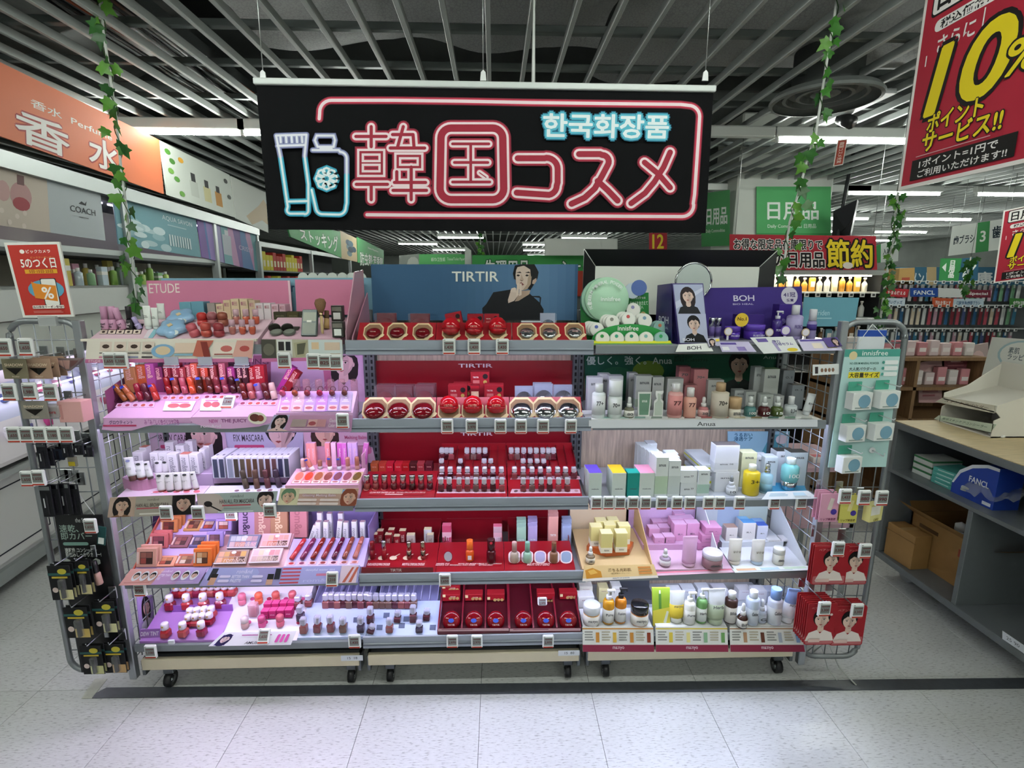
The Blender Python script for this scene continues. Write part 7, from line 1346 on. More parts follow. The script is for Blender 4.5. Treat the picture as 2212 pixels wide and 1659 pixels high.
carton('purple cream carton behind the wide jar',at(1612,.17,zt),.105,.05,hgt(1612,679,.17,zt),'3a2478',text='PROBIODERM',tcol='8a80b8'); carton('tall purple serum carton behind the pump',at(1690,.17,zt),.08,.05,hgt(1690,657,.17,zt),'3d2682',text='BOH',tcol='8a80b8')
p=U(1602,691,y=.085); product('award_disc','yellow round disc reading No.1 among the purple jars','disc',p,[('disc',LT([(.026,0),(.026,.002)],24),M('e2bf3a','p'),(0,0,0),(math.pi/2,0,0)),('lettering',digits('No.1'),M('5a3a1a','m'),(0,-.0028,.004),(0,0,0),(.034,1,.012))])
pump('purple pump bottle with chrome head before the tall carton',at(1675,.1,zt),.019,hgt(1675,666,.1,zt),'3a2478','cfcfd8','g',text='PROBIO',tcol='c8c0e4'); bottle('large frosted lilac toner with white cap',at(1712,.1,zt),.029,hgt(1712,659,.1,zt),'9a90bc','e0e0e4',.72,.5,kind='s',lab='a8a0c8',labz=(.1,.62),text='PROBIO',tcol='5a4a8a',name='toner_bottle'); bottle('slim lilac and white ampoule on the coming soon stand',at(1750,.1,zt),.017,hgt(1750,668,.1,zt),'8f84b4','d8d8e0',.62,.8,kind='s',lab='4a3a8a',labz=(.3,.5),name='ampoule_bottle')
for px,py,rp,cc,lb in ((1697,714,11,'6a4ab0','round purple disc before the lilac toner'),(1573,716,9,'c9b48a','small gold badge card before the left purple jar'),(1662,718,9,'b8a890','small badge card before the purple pump'),(1740,718,9,'c0ac84','small badge card before the white ampoule')):
    p=U(px,py,y=.065); r=rp*MPP(p); product('badge_card',lb,'card',p,[('disc',LT([(r,0),(r,.0015)],18),M(cc,'m'),(0,0,0),(math.pi/2,0,0)),('rim',LT([(r*.8,0),(r*.8,.0006)],14),M('e6e0ea','m'),(0,-.0016,0),(math.pi/2,0,0)),('stem',BX(r*.5,.0015,max(.005,p.z-zt-r*.5),0),M('dcd8e4','m'),(0,.0015,-(p.z-zt)))])
for c,lab,col_,fn in (([(1466,744),(1532,741),(1540,760),(1459,760)],'white card printed BOH lying before the portrait box','e4e6e2',lambda q:(q.text('BOH',.3,.3,.7,.75,'2a2a34',.01))),([(1551,738),(1617,738),(1634,760),(1560,760)],'lilac card of product pictures lying on the top right shelf','c4bcdc',lambda q:(q.rect(.05,.1,.55,.3,'5a4a9a'),q.rect(.05,.5,.25,.85,'e4e4ec'),q.rect(.5,.5,.75,.9,'8a7ab8'))),([(1620,729),(1712,727),(1732,759),(1650,764)],'white card with a serum bottle picture hanging over the shelf edge','e2e4e4',lambda q:(q.rect(.1,.08,.35,.3,'6a5aa0'),q.text('弾力\n美容セラム',.45,.2,.9,.55,'4a3a8a',.02),q.rect(.42,.3,.5,.9,'a49ac4'),q.ell(.8,.85,.14,.12,'e2c83a',12))),([(1722,733),(1806,731),(1820,757),(1736,758)],'lilac and white card near the right end of the top shelf','cfc8e2',lambda q:(q.rect(.05,.05,.9,.2,'5a4a9a'),q.rect(.3,.35,.55,.8,'e8dcd0'),q.rect(.65,.4,.9,.8,'b8a890'))),([(1775,730),(1808,728),(1820,748),(1790,750)],'small dark card with a portrait at the end of the top shelf','5a4a8a',lambda q:(q.face(.7,.45,.3,'d8bcae','201a22','3a2a5a',True))),([(1527,731),(1554,729),(1556,746),(1532,750)],'small portrait card beside the BOH box','b8b4cc',lambda q:(q.face(.35,.45,.3,'d8bcae','201a22','2a2a34',True),q.rect(.65,.2,.95,.5,'e0c84a')))):
    q=Quad(U(*c[0],y=-.013),U(*c[1],y=-.013),U(*c[2],y=-.034),U(*c[3],y=-.034),.0012); fn(q); q.build('display_card',lab,'card',col_)
# ================================================================ RIGHT UNIT, SECOND SHELF: ANUA
q=Q4((1262,767,.345),(1690,765,.345),(1684,905,.345),(1266,905,.345)); q.ell(.16,.4,.1,.22,'2f6a4a',18); q.ell(.32,.25,.08,.16,'7a9a3a',16); q.ell(.5,.4,.1,.2,'235a40',16); q.text('優しく。強く。Anua',.01,.02,.44,.15,'cfdcd2',.01); q.text('自然由来成分が\n肌の奥までしっかりケアする',.45,.01,.62,.11,'0f2a1e',.01); q.face(.78,.16,.17,'cfae9a','161412','2c3432',False,.05); q.text('Anua',.90,.02,.985,.07,'a9c0b2'); q.build('back_poster','dark green poster reading Anua with a smiling youth','poster','1f5a44')
zf=U(1500,905,y=0).z; S=Surf(.0,zf,.3,zf); x0,x1=X(1268,905,0),X(1764,903,0)
st=wedge('display_stand','white Anua platform along the second right shelf',Surf(0,zf,.14,zf),x0,x1,ZT[1],M('e2e4e2','p'))
for j in range(13): q=pxprint(S,[(1300+36*j,900.5),(1322+36*j,900.5),(1322+36*j,904.5),(1298+36*j,904.5)]); q.rect(0,0,1,1,('9ac0b8','a8c4bc','8fb0a8','8a9a90','b8a8a0','8a5a58','a86a68','b08a80','c0b49a','8a7a5a','5a7a70','7a9a88','c8ccc8')[j]); q.build('x','x','x','c8d4d0',parent=st,pname='caption_tile')
q=Quad(U(1272,908,y=-.013),U(1766,906,y=-.013),U(1766,922,y=-.013),U(1272,925,y=-.013),.002); q.text('Anua',.47,.25,.55,.8,'4a4e54',.005); q.build('title_strip','long white strip printed Anua on the second right shelf edge','strip','dcdfe4')
def fr(px,py): return S.at(px,py)
def hpx(p,hp): return hp*MPP(p)
def A_(fn,title,px,py,w_,h_,*a,**k): p=fr(px,py); m=MPP(p); return fn(title,p,w_*m/2,h_*m,*a,**k)
A_(bottle,'frosted white Anua toner printed 77',1292,901,29,74,'d4dcda','e6eae8',.76,.58,kind='s',lab='e0e4e2',labz=(.1,.66),text='77+',tcol='3a3c40',tz=.45,th=.12); A_(bottle,'white Anua lotion printed 70 with tall white cap',1327,901,30,82,'d8e0dc','e8ecea',.6,.95,kind='s',lab='e0e4e2',labz=(.1,.52),text='70+',tcol='3a3c40',tz=.36,th=.1)
A_(dropper,'olive glass Anua dropper bottle beside the white lotions',1358,901,22,45,'6a6a58','e4e6e4',text='80',kind='g')
p=fr(1390,899); m=MPP(p); product('outlined_tube_card','white outlined card of a green cleansing tube','card',p,[('card',PR(((-.022,0),(.022,0),(.026,.095),(-.026,.095)),-.002,.002),M('e6e8e4','m')),('tube_print',PR(((-.017,.006),(.017,.006),(.021,.089),(-.021,.089)),-.0036,-.002),M('6f947e','p')),face_text('anua',.02,.008,.06,-.0042,'dfe8e0')])
p=fr(1421,899); product('outlined_pump_card','white outlined card of an oil pump bottle','card',p,[('card',PR(((-.018,0),(.018,0),(.018,.06),(.008,.068),(.008,.085),(.016,.092),(.016,.1),(-.014,.1),(-.014,.085),(-.008,.068),(-.018,.06)),-.002,.002),M('e6e8e4','m')),('bottle_print',PR(((-.014,.005),(.014,.005),(.014,.052),(.005,.062),(.005,.09),(-.005,.09),(-.005,.062),(-.014,.052)),-.0036,-.002),M('c4d0c4','p'))])
A_(bottle,'pink Anua toner printed 77 with white cap',1456,900,31,74,'d8a09c','e6e6e4',.76,.58,kind='s',lab='d8908e',labz=(.08,.66),text='77',tcol='5a3436',tz=.45,th=.12); A_(bottle,'shorter peach Anua bottle printed 77',1488,900,27,64,'dca594','e4e2e0',.7,.58,kind='s',text='77',tcol='5a3436',tz=.45,th=.13)
A_(dropper,'pink Anua dropper bottle with white label',1518,899,22,43,'c07a7c','e8e6e4',text='30',kind='g',lab='e0b4b0'); A_(bottle,'beige rice Anua toner printed 70 with tan cap',1552,900,36,75,'c9bfac','b89c78',.76,.55,kind='s',lab='cdc4b4',labz=(.06,.72),text='70+',tcol='3a3630',tz=.45,th=.12)
A_(jar,'tan and white Anua jar with ribbed tan lid',1585,900,27,43,'dcd4c4','c4a47c',text='anua',lidh=.55)
for i,(px,c,tx) in enumerate(((1619,'4a7a78','100'),(1649,'4a1a1c','10'),(1677,'4a5a2a','15'))): A_(dropper,'Anua %s glass dropper printed %s'%(('teal','dark red','olive green')[i],tx),px,898,25,43,c,'d8dcda',text=tx,kind='g',lab=None,tcol='e8ece8')
A_(bottle,'clear short Anua bottle printed 0.3',1706,897,25,42,'b4bcc0','e4e6e8',.58,.5,kind='s',text='0.3+',tcol='2a2c30',tz=.3,th=.2,lab='ccd2d4',labz=(.08,.5))
p=fr(1740,896); m=MPP(p); squeeze('white Anua tube printed 0.1 leaning right',p,17*m,48*m,'d4d8da','c4c8cc',.16,(0,.2,0),text='0.1+',tcol='3a3c40')
for i,(px,pt,w_,c,tx,y,top) in enumerate(((1282,815,34,'dfe0e4','anua',.18,None),(1302,808,26,'d8dade','anua',.24,None),(1326,812,32,'d9dbe0','anua',.18,None),(1362,806,20,'d4d6d8','anua',.25,None),(1386,812,38,'d6dad6','anua',.18,'c8ccc8'),(1414,815,29,'dcdedc','anua',.18,'c0c4c0'),(1452,818,36,'dadcda','anua',.18,'c8c0bc'),(1470,792,26,'cc8288','70',.26,None),(1505,798,32,'d88f94','70+',.22,None),(1487,832,28,'d08a8c','70',.17,None),(1538,821,36,'d4d4d0','anua',.2,'c8c4bc'),(1592,843,26,'cdd1d0','anua',.2,None),(1615,846,24,'d0d4d0','anua',.18,None),(1628,793,22,'c9cdcc','anua',.25,None),(1655,797,34,'d4d8d2','anua',.22,'8ab07a'),(1649,852,30,'d0d6d0','anua',.16,None),(1691,800,26,'9aa0a6','0.1',.26,'2a2c30'),(1714,832,28,'a8aeb4','0.1',.2,'2a2c30'),(1675,855,24,'d4d6d6','anua',.18,None))):
    p=Vector((X(px,880,y),y,ZT[1] if y>.14 else zf)); m=MPP(p); h=U(px,pt,y=y-.02).z-p.z
    carton('%s Anua carton, %s of the back row'%('pink' if c in('cc8288','d88f94','d08a8c') else 'grey' if c in('9aa0a6','a8aeb4') else 'white',od(i,19)),p,w_*m*.95,.04,h,c,lid=top,text=tx,tcol='6a6e72',tz=.8,tw=.55,th=.06,band=(.12,.22,'b8ccb4') if i in(4,14) else None)
ptw=U(1783,799,y=.0)
q=Quad(U(1756,788,y=-.01),U(1812,786,y=-.01),U(1812,808,y=-.01),U(1756,811,y=-.01)); q.rect(.08,.2,.2,.85,'3a3032'); [q.ell(.35+.14*j,.55,.055,.2,'8a6a58',10) for j in range(4)]; q.build('display_card','small white card of brown swatches hung on the right grid','card','dfe2e0')
# ================================================================ RIGHT UNIT, THIRD SHELF
q=Q4((1572,932,.35),(1706,932,.35),(1700,1000,.35),(1572,1000,.35)); q.text('うるおい\n浸透ケア',.1,.05,.4,.3,'2a5a7a',.02); q.poly([(.5,.9),(.7,.1),(.95,.1),(.8,.95)],'5aa0b0'); q.ell(.88,.25,.1,.15,'d8c8d0',12); q.build('back_poster','pale blue poster with teal bottles on the third right shelf','poster','9cc4d8')
zs=ZT[2]
def box3(lab,px,pt,pb,w_,c,lid=None,text='medicube',tcol='5a5c60',y=None,d=.05,z=None,band=None,tz=.35,th=.05,tw=.55):
    z=zs if z is None else z
    y=y if y is not None else max(.02,UP(px,pb,Vector((0,0,z)),Vector((0,0,1))).y)+d/2
    p=Vector((X(px,pb,y-d/2),y,z)); m=MPP(Vector((p.x,y-d/2,z))); h=U(px,pt,y=y-d/2).z-z
    return carton(lab,p,w_*m*.97,d,h,c,lid=lid,text=text,tcol=tcol,tz=tz,tw=tw,th=th,band=band)
for i,(px,w_,c,lid,n) in enumerate(((1285,29,'c9d4cc','6a50c0',2),(1336,31,'cdd6cc','e8c02a',2),(1367,27,'1f8f84','1f9a8c',1),(1396,34,'ccd4cc','e89ab4',2))):
    for j in range(n): box3('medicube carton with %s top, %s'%(('purple','yellow','teal','pink')[i],('front','rear')[j]),px-6*j,1022-9*j,1072-14*j,w_,c,lid,y=.05+.055*j)
for j in range(6): box3('white green print cleansing oil carton, %s of its receding file'%ORD[j],1427-8.5*j,988-5.4*j,1068,28 if j==0 else 26,'d6dcd8',text='anua',tz=.8,band=(.08,.45,'b4c8ac') if j==0 else None,y=.045+.05*j,d=.046)
box3('second white file end carton beside the oil cartons',1405,958,1030,22,'d8dcdc',text='anua',y=.3)
for j in range(3): box3('white toner carton printed 77, %s of its file'%ORD[j],1454-4*j,995-8*j,1069,27,'d8dedc',text='anua',tz=.82,band=(.08,.5,'c4ccc8') if j==0 else None,y=.045+.05*j,d=.046)
box3('lower flat white cream carton of the stacked pair',1487,1042,1070,38,'d8dcda',text='anua 77',tz=.5,th=.14,y=.06); box3('upper flat white cream carton of the stacked pair',1487,1016,1042,38,'dadedc',text='anua 77',tz=.5,th=.14,y=.06,z=U(1487,1042.5,y=.035).z); box3('small white dropper carton beside the stacked pair',1518,1016,1070,26,'d8dedc',text='anua',tz=.85,y=.055,band=(.1,.35,'a8c4b4'))
for j in range(2): box3('long white carton row on the left, %s tier'%('lower','upper')[j],1545-10,1030-26*j,1068-30*j,44,'cfd3d2',text=None,y=.2,d=.2,z=zs+(.07*j),band=(.45,.2,'d8d84a'))
box3('white serum gift box with pipette picture, upper of two',1568,962,1020,54,'d4d6d8',lid='5a5450',text='anua 10',tz=.3,y=.09,z=U(1568,1020,y=.065).z,band=(.1,.25,'c9ccd0')); box3('white serum gift box, lower of two',1568,1020,1068,54,'d0d2d4',text='anua',tz=.7,y=.09)
for i,(px,pt,w_,c,y) in enumerate(((1612,978,34,'d8dab0',.14),(1640,985,30,'d0d4d6',.16),(1660,988,30,'ccd6da',.13),(1690,975,44,'d4d8da',.17),(1718,978,40,'c8d4d4',.13))): box3('white Anua carton behind the bottles on the third shelf, %s'%od(i,5),px,pt,1060,w_,c,lid='2c2e30' if i>2 else None,text='anua',tz=.85,th=.05,y=y)
S=Surf(0,zs,.3,zs)
A_(dropper,'silver capped dropper before the lower serum box',1578,1067,20,42,'b8bcc0','d0d2d4',bulb='8a8e92',kind='s',text='10',lab='d8dadc'); A_(bottle,'yellow Anua cleansing oil bottle with white cap',1620,1066,34,66,'d0b81e','e8ebe4',.8,.45,kind='s',text='3+',tcol='4a4420',tz=.5,th=.12); 
p=fr(1653,1063); m=MPP(p); product('serum_bottle','pale blue serum bottle with silver pump','bottle',p,[('body',LT([(11*m,0),(12.5*m,.004),(12.5*m,40*m),(5*m,44*m)],16),M('9cc4d4','s')),('liquid_band',LT([(12.6*m,4*m),(12.6*m,22*m)],16),M('86b4c8','m')),('collar',CY(6*m,8*m,12),M('c8ccd0','c'),(0,0,44*m)),('pump_head',CY(5*m,12*m,12),M('d4d8da','c'),(0,0,52*m))])
tr=thing('acrylic_tray','bright blue tray under the big teal bottle','tray',(X(1705,1062,.08),.08,zs)); part('plate',G().prism([(X(1655,1064,.02)-tr.location.x,-.06),(X(1745,1064,.02)-tr.location.x,-.06),(X(1735,1048,.14)-tr.location.x,.06),(X(1662,1048,.14)-tr.location.x,.06)],0,.008,'z'),M('3a9ac8','g'),tr)
p=Vector((X(1702,1058,.07),.07,zs+.008)); m=MPP(p); product('ampoule_bottle','large teal Anua ampoule printed 100 in a clear cup','bottle',p,[('cup',LT([(11*m,0),(13*m,.004),(16*m,20*m)],20),M('c8ccd0','c',r=.15)),('body',LT([(13*m,14*m),(17.5*m,26*m),(17.5*m,52*m),(10*m,58*m)],20),M('7ac0c0','s')),('cap',CY(9.5*m,13*m,16),M('d8e4e4','s'),(0,0,58*m)),face_text('100',22*m,8*m,36*m,-17.9*m,'e8f2f0')])
q=Quad(U(1658,1062,y=-.012),U(1745,1060,y=-.012),U(1768,1077,y=-.034),U(1645,1079,y=-.034),.0015); q.lines(.1,.25,.5,.7,3,'8ab0c8'); q.rect(.6,.2,.85,.6,'b8d4e4'); q.lines(.6,.65,.9,.9,2,'a8b0b8'); q.build('display_card','white blue printed card hanging over the third right shelf edge','card','dfe6ea')
for i,px in enumerate((1288,1314,1339,1367,1394,1429,1462,1490,1530,1554,1597,1672,1730)): ptag(px,1086 if i<11 else 1086,('2,580','1,670','2,530','1,500','1,500','3,685','1,485','2,398','2,580','3,100','1,580','2,380','2,320')[i],'electronic price tag, %s of thirteen on the third right shelf edge'%od(i,13),y=-.018,s=.95)
# ================================================================ RIGHT UNIT, FOURTH SHELF: HONEY, PINK AND RICE STANDS
zs=ZT[3]
S=Surf(.0,U(1330,1222,y=0).z,.25,U(1330,1165,y=.25).z); S=Surf(0,zs+.02,.28,zs+.05)
x0,x1=X(1258,1222,0),X(1412,1222,0)
st=wedge('display_stand','honey yellow stand with boxes on an orange hexagon','%s'and S,x0,x1,zs,M('d9bc8a','s'))
part('back_board',G().box(x0-.01,x1-.03,.29,.295,zs,zs+.26),M('dcc6a2','m'),st,-st.location); part('side_board',G().prism([(.0,zs),(.0,zs+.03),(.29,zs+.2),(.29,zs)],x1-.006,x1-.003,'x'),M('cfae7c','m'),st,-st.location)
ctr=S.at(1318,1185,.0); R=.105
hexp=[(R*math.cos(math.pi/3*k+.2),R*.62*math.sin(math.pi/3*k+.2)) for k in range(6)]
hx=product('hexagon_tray','orange hexagonal tray under the yellow cartons','tray',ctr,[('tray',PR(hexp,-.002,.022,'z'),M('b85a24','s')),('tray_top',PR([(a*.93,b*.93) for a,b in hexp],.022,.0225,'z'),M('c96a2c','s'))])
for i,(px,pb,w_,hp) in enumerate(((1310,1195,28,45),(1342,1193,28,44),(1288,1180,28,44),(1348,1176,28,42),(1317,1172,28,40),(1298,1164,26,40),(1324,1162,26,40))):
    p=UP(px,pb,Vector((0,0,ctr.z+.0225)),Vector((0,0,1))); m=MPP(p); carton('yellow honey serum carton, %s'%('front left','front right','middle left','middle right','centre','rear left','rear right')[i],(p.x,p.y+.022,p.z),w_*m*.9,.044,hp*m,'dccf86',lid='e0d69a',band=(0,.28,'efe9d4'),text='조선미녀',tcol='6a6450',vertical=False,tz=.14,tw=.4,th=.1)
A_=lambda fn,title,px,py,w_,h_,*a,**k: fn(title,S.at(px,py),w_*MPP(S.at(px,py))/2,h_*MPP(S.at(px,py)),*a,**k)
A_(dropper,'brown honey dropper bottle on the yellow stand',1275,1215,20,38,'7a6448','e6e6e2',kind='g',lab='e4ddcc',text='조')
q=Quad(U(1262,1222,y=-.004),U(1412,1219,y=-.004),U(1423,1248,y=-.034),U(1258,1256,y=-.034),.002); q.rect(0,.82,1,1,'e4dcd0'); q.poly([(.02,.3),(.12,.15),(.24,.4),(.26,.8),(.05,.85)],'c98a2c'); q.poly([(.06,.35),(.14,.25),(.2,.5),(.1,.6)],'e0b054'); q.text('滴ちる光彩肌',.34,.22,.66,.45,'6a4a24',.01); q.text('~勝さ美容ルーティーン~',.37,.52,.64,.62,'8a6a3c',.01); q.text('BEAUTY OF JOSEON',.4,.85,.62,.96,'5a6a7a',.005)
for j in range(3): q.rect(.76,.14+.2*j,.94,.28+.2*j,'d08a44')
q.build('display_card','honeycomb front card reading 滴ちる光彩肌','card','e3c48c')
# pink stand
S=Surf(0,zs+.012,.12,zs+.03); x0,x1=X(1405,1236,0),X(1583,1234,0)
st=wedge('display_stand','pale pink stand of plum toned skincare on the fourth right shelf',S,x0,x1-.004,zs,M('dcb8cc','s'))
part('rear_step',G().box(x0,x1-.03,.12,.28,zs,zs+.055),M('c79ab8','s'),st,-st.location); part('back_board',G().box(x0-.03,x1-.05,.29,.295,zs,zs+.27),M('c9a4c8','m'),st,-st.location)
q=QR(x0-.02,x1-.06,.288,zs+.1,zs+.265,.001); q.ell(.8,.3,.3,.45,'b8a8d8',16); q.build('x','x','x','cfacd0',parent=st,pname='back_print')
zr=zs+.055
for i,(px,pt,w_,y,c) in enumerate(((1422,1162,26,.15,'c890b0'),(1442,1160,24,.15,'c48cac'),(1408,1142,24,.2,'c890b0'),(1430,1140,24,.22,'c68eae'),(1464,1133,30,.17,'cc92b4'),(1490,1131,30,.17,'c88eb2'),(1455,1122,28,.23,'cc94b6'),(1478,1120,28,.24,'c890b4'),(1460,1110,24,.275,'cf9ab8'),(1415,1128,24,.27,'c48cac'),(1436,1127,22,.275,'c890b0'))):
    p=Vector((X(px,1180,y),y,zr)); m=MPP(p); carton('plum pink skincare carton, %s of the pink stand'%od(i,11),p,w_*m*.95,.04,U(px,pt,y=y-.02).z-zr,c,lid='d4a8c4',text='美人',tcol='7a5a74',tz=.4,tw=.4,th=.1)
for j in range(3): p=Vector((X(1520+5*j,1190,.15),.15,zr+.03*j if False else zs+.03+.034*j)); carton('flat pink cream carton, %s of the three stacked'%('bottom','middle','top')[j],p,.085-.008*j,.07,.033,'c07fa4',lid='cc94b4',text='美人',tcol='8a5a7a')
S=Surf(0,zs+.014,.3,zs+.06)
A_(dropper,'mauve dropper bottle on the pink stand',1436,1219,24,37,'a08aa0','e4e2e0',kind='s',lab='e8e2e4')
p=S.at(1487,1219); m=MPP(p); squeeze('translucent pink squeeze tube standing on the pink stand',p,30*m,66*m,'d8a8cc','dcb4d0',.1); p2=Vector((p.x,p.y-15*m,p.z+34*m)); 
A_(jar,'wide dusty rose jar with white lid on the pink stand',1537,1222,42,34,'8f6870','d6d2dc',lab=None,text='美',lidh=.35)
q=Quad(U(1407,1236,y=-.004),U(1588,1228,y=-.004),U(1592,1236,y=-.02),U(1408,1244,y=-.02),.0015); q.rect(0,0,1,.4,'d8788c'); q.lines(.05,.5,.9,.9,1,'c8a4b4'); q.build('display_card','thin pink edge card on the fourth right shelf','card','dcb8c8')
# white rice stand
S=Surf(0,zs+.012,.14,zs+.028); x0,x1=X(1585,1232,0),X(1742,1228,0)
st=wedge('display_stand','white stand of rice coloured tubes on the fourth right shelf',S,x0,x1,zs,M('dfe3e6','s'))
part('rear_step',G().box(x0+.01,x1-.02,.14,.28,zs,zs+.05),M('d4d9dc','s'),st,-st.location); part('side_board',G().prism([(.0,zs),(.0,zs+.03),(.285,zs+.23),(.285,zs)],x0-.05,x0-.047,'x'),M('d8dcde','m'),st,-st.location); part('side_board',G().prism([(.0,zs),(.0,zs+.03),(.285,zs+.21),(.285,zs)],x1-.003,x1,'x'),M('d8dcde','m'),st,-st.location)
q=QR(x0-.05,x1-.02,.288,zs+.02,zs+.25,.002); q.rect(.3,0,.6,1,'b4c4dc'); q.rect(.6,0,1,1,'c4d4cc'); q.build('x','x','x','d0d6dc',parent=st,pname='back_board')
zr=zs+.05
for i,(px,pt,w_,y,c,lid) in enumerate(((1572,1140,26,.17,'d4cdc8','a88a7c'),(1608,1130,30,.18,'d8d4d0','5a9ad0'),(1637,1136,24,.18,'ccd0dc','4a6ac0'),(1630,1128,24,.24,'c8ccdc','8ab0dc'),(1664,1166,28,.16,'dcdcda',None),(1692,1165,28,.16,'dcdcda',None),(1598,1124,24,.25,'d0d0d4','8ac0e0'))):
    p=Vector((X(px,1195,y),y,zr)); m=MPP(p); carton('white sun cream carton%s, %s of the white stand'%(' with blue top' if lid in('5a9ad0','4a6ac0','8ab0dc','8ac0e0') else '',od(i,7)),p,w_*m*.95,.04,U(px,pt,y=y-.02).z-zr,c,lid=lid,text='美人',tcol='6a6a64',tz=.45,tw=.4,th=.09)
for i,(px,py,w_,h_,c,lc) in enumerate(((1585,1215,27,56,'dcd8ce','d8d0c0'),(1634,1216,27,55,'dcdad4','b4c8dc'))):
    p=S.at(px,py); m=MPP(p); squeeze('cream squeeze tube, %s of the two on the white stand'%('left','right')[i],p,w_*m,h_*m,c,lc,.14,text='맑은쌀',tcol='8a8474')
A_(jar,'small cream jar with white lid on the white stand',1680,1216,24,36,'d8d8cc','e4e6e0',text='美',lidh=.35)
q=Quad(U(1580,1228,y=-.004),U(1745,1222,y=-.004),U(1757,1234,y=-.03),U(1588,1237,y=-.03),.0015); q.rect(.05,.1,.3,.6,'d8b08a'); q.rect(.36,.1,.6,.6,'b0cce4'); q.rect(.66,.1,.95,.6,'c4d8c0'); q.lines(.05,.7,.95,.95,1,'a8b4bc'); q.build('display_card','white green edged card at the right of the fourth shelf','card','dfe6e2')
# ================================================================ RIGHT UNIT, BOTTOM SHELF: MANYO
zs=ZT[4]; S=Surf(0,zs+.045,.3,zs+.045)
for k,(c,c2) in enumerate((([(1258,1352),(1411,1358),(1412,1400),(1259,1393)],[(1259,1393),(1412,1400),(1413,1405),(1259,1405)]),([(1416,1360),(1571,1364),(1572,1405),(1417,1400)],None),([(1576,1364),(1728,1362),(1738,1405),(1578,1405)],None))):
    a,b=c[0],c[1]; q=Quad(U(c[0][0],1354,y=-.004),U(c[1][0],1354,y=-.004),U(c[2][0]+1,1408,y=-.032),U(c[3][0],1408,y=-.032),.002); q.rect(0,.72,1,1,'8a2a44'); q.text('ma:nyo',.42,.79,.58,.93,'e8d4dc',.01); cc=(('c98a3c','d8b04a','c98a3c','8a3a20'),('d8c04a','e4d890','8ab08a','6a9a5a'),('b08a6a','6a3a2a','b0b8c4','8aa4cc'))[k]
    q.rect(0,.05,1,.1,cc[0])
    for j in range(4): q.lines(.03+.24*j,.18,.16+.24*j,.6,4,('8a8a84','b0a890')[j%2]); q.rect(.185+.24*j,.22,.235+.24*j,.62,cc[j])
    q.build('display_card','ma:nyo strip card of product pictures, %s of three'%od(k,3),'card','e6e6e0')
    x0,x1=X(c[0][0]+2,1354,0),X(c[1][0]-2,1354,0); st=wedge('display_stand','white stepped ma:nyo plinth, %s of three'%od(k,3),Surf(0,zs+.03,.11,zs+.045),x0,x1,zs,M('dfe2e0','p'))
S=Surf(0,zs+.032,.11,zs+.046)
A_(jar,'amber jar with white lid at the left of the bottom right shelf',1277,1345,36,46,'c98a34','dde1e2','s',lab='e8e4dc',text='ma:nyo',lidh=.4)
A_(pump,'amber cleansing oil with white pump on the bottom shelf',1313,1343,25,84,'c98c1a','e6e8e8','g',lab='e8e6e0',text='Pure'); A_(pump,'orange cleansing oil with black pump on the bottom shelf',1339,1341,25,86,'b8701a','1c1c1e','g',lab='e4e2dc',text='Fusion'); A_(jar,'orange jar with black lid on the bottom shelf',1380,1344,38,46,'b8681c','16171a','s','g',lab='e0dcd0',text='ma:nyo',lidh=.4)
q=Quad(U(1409,1270,y=.05),U(1447,1270,y=.05),U(1448,1352,y=.02),U(1411,1352,y=.02),.01); q.poly([(0,0),(1,0),(1,.5),(0,.6)],'9ab83a'); q.poly([(0,.6),(1,.5),(1,1),(0,1)],'d4c84a'); q.rect(.35,.15,.5,.55,'5a8a3a'); q.rect(.38,.06,.46,.15,'e4e8e0'); q.poly([(.6,.9),(.8,.6),(.92,.62),(.75,.94)],'e0e4d0'); q.build('display_card','green and yellow cleanser poster card on the bottom shelf','card','b4bc40')
def sq(title,px,py,w_,h_,c,cap,band=None,text='manyo'): p=S.at(px,py); m=MPP(p); return squeeze(title,p,w_*m,h_*m,c,cap,.16,text=text,band=band)
sq('white squeeze tube with yellow lower half',1459,1339,30,70,'e0e2dc','dcdcd4','d0b83a'); A_(pump,'white Pure Radiance pump bottle in the manyo row',1487,1342,26,76,'dfdfd6','e2e2da',lab='e6e6de',text='Pure'); A_(pump,'green cleansing oil pump bottle in the manyo row',1513,1341,23,84,'6a9a5a','dfe4de','g',lab='dfe4da',text='Herb'); sq('sage green and white squeeze tube',1543,1342,36,78,'dcdfe0','a8b49a','a4b094','Herb')
A_(bottle,'dark brown and white bottle in the manyo row',1576,1341,26,70,'3a2018','d8d8d8',.8,.62,lab='d8d4cc',labz=(.04,.55),text='Bifida'); A_(dropper,'small dark brown dropper in the manyo row',1602,1353,22,56,'3a1c14','e0e0de',kind='g',lab='dfdcd4',text='Bif'); A_(bottle,'pale blue bottle with white cap in the manyo row',1622,1344,28,76,'b8c4d4','e0e4e8',.8,.6,kind='s',lab='ccd4dc',labz=(.08,.5),text='Galac'); A_(dropper,'small clear silver dropper in the manyo row',1643,1341,22,52,'a8b0bc','d4d8dc',kind='s',lab='b8c0cc',text='G'); A_(bottle,'large blue topped white bottle in the manyo row',1670,1343,30,80,'c4cad8','7a9ccc',.72,.72,lab='d4d8dc',labz=(.04,.5),text='Galac',name='toner_bottle'); p=S.at(1697,1340); m=MPP(p); squeeze('leaning blue and white squeeze tube at the end of the manyo row',p,28*m,76*m,'8aa8d8','dce0e4',.16,(0,.16,0),text='manyo',band='dce0e6')
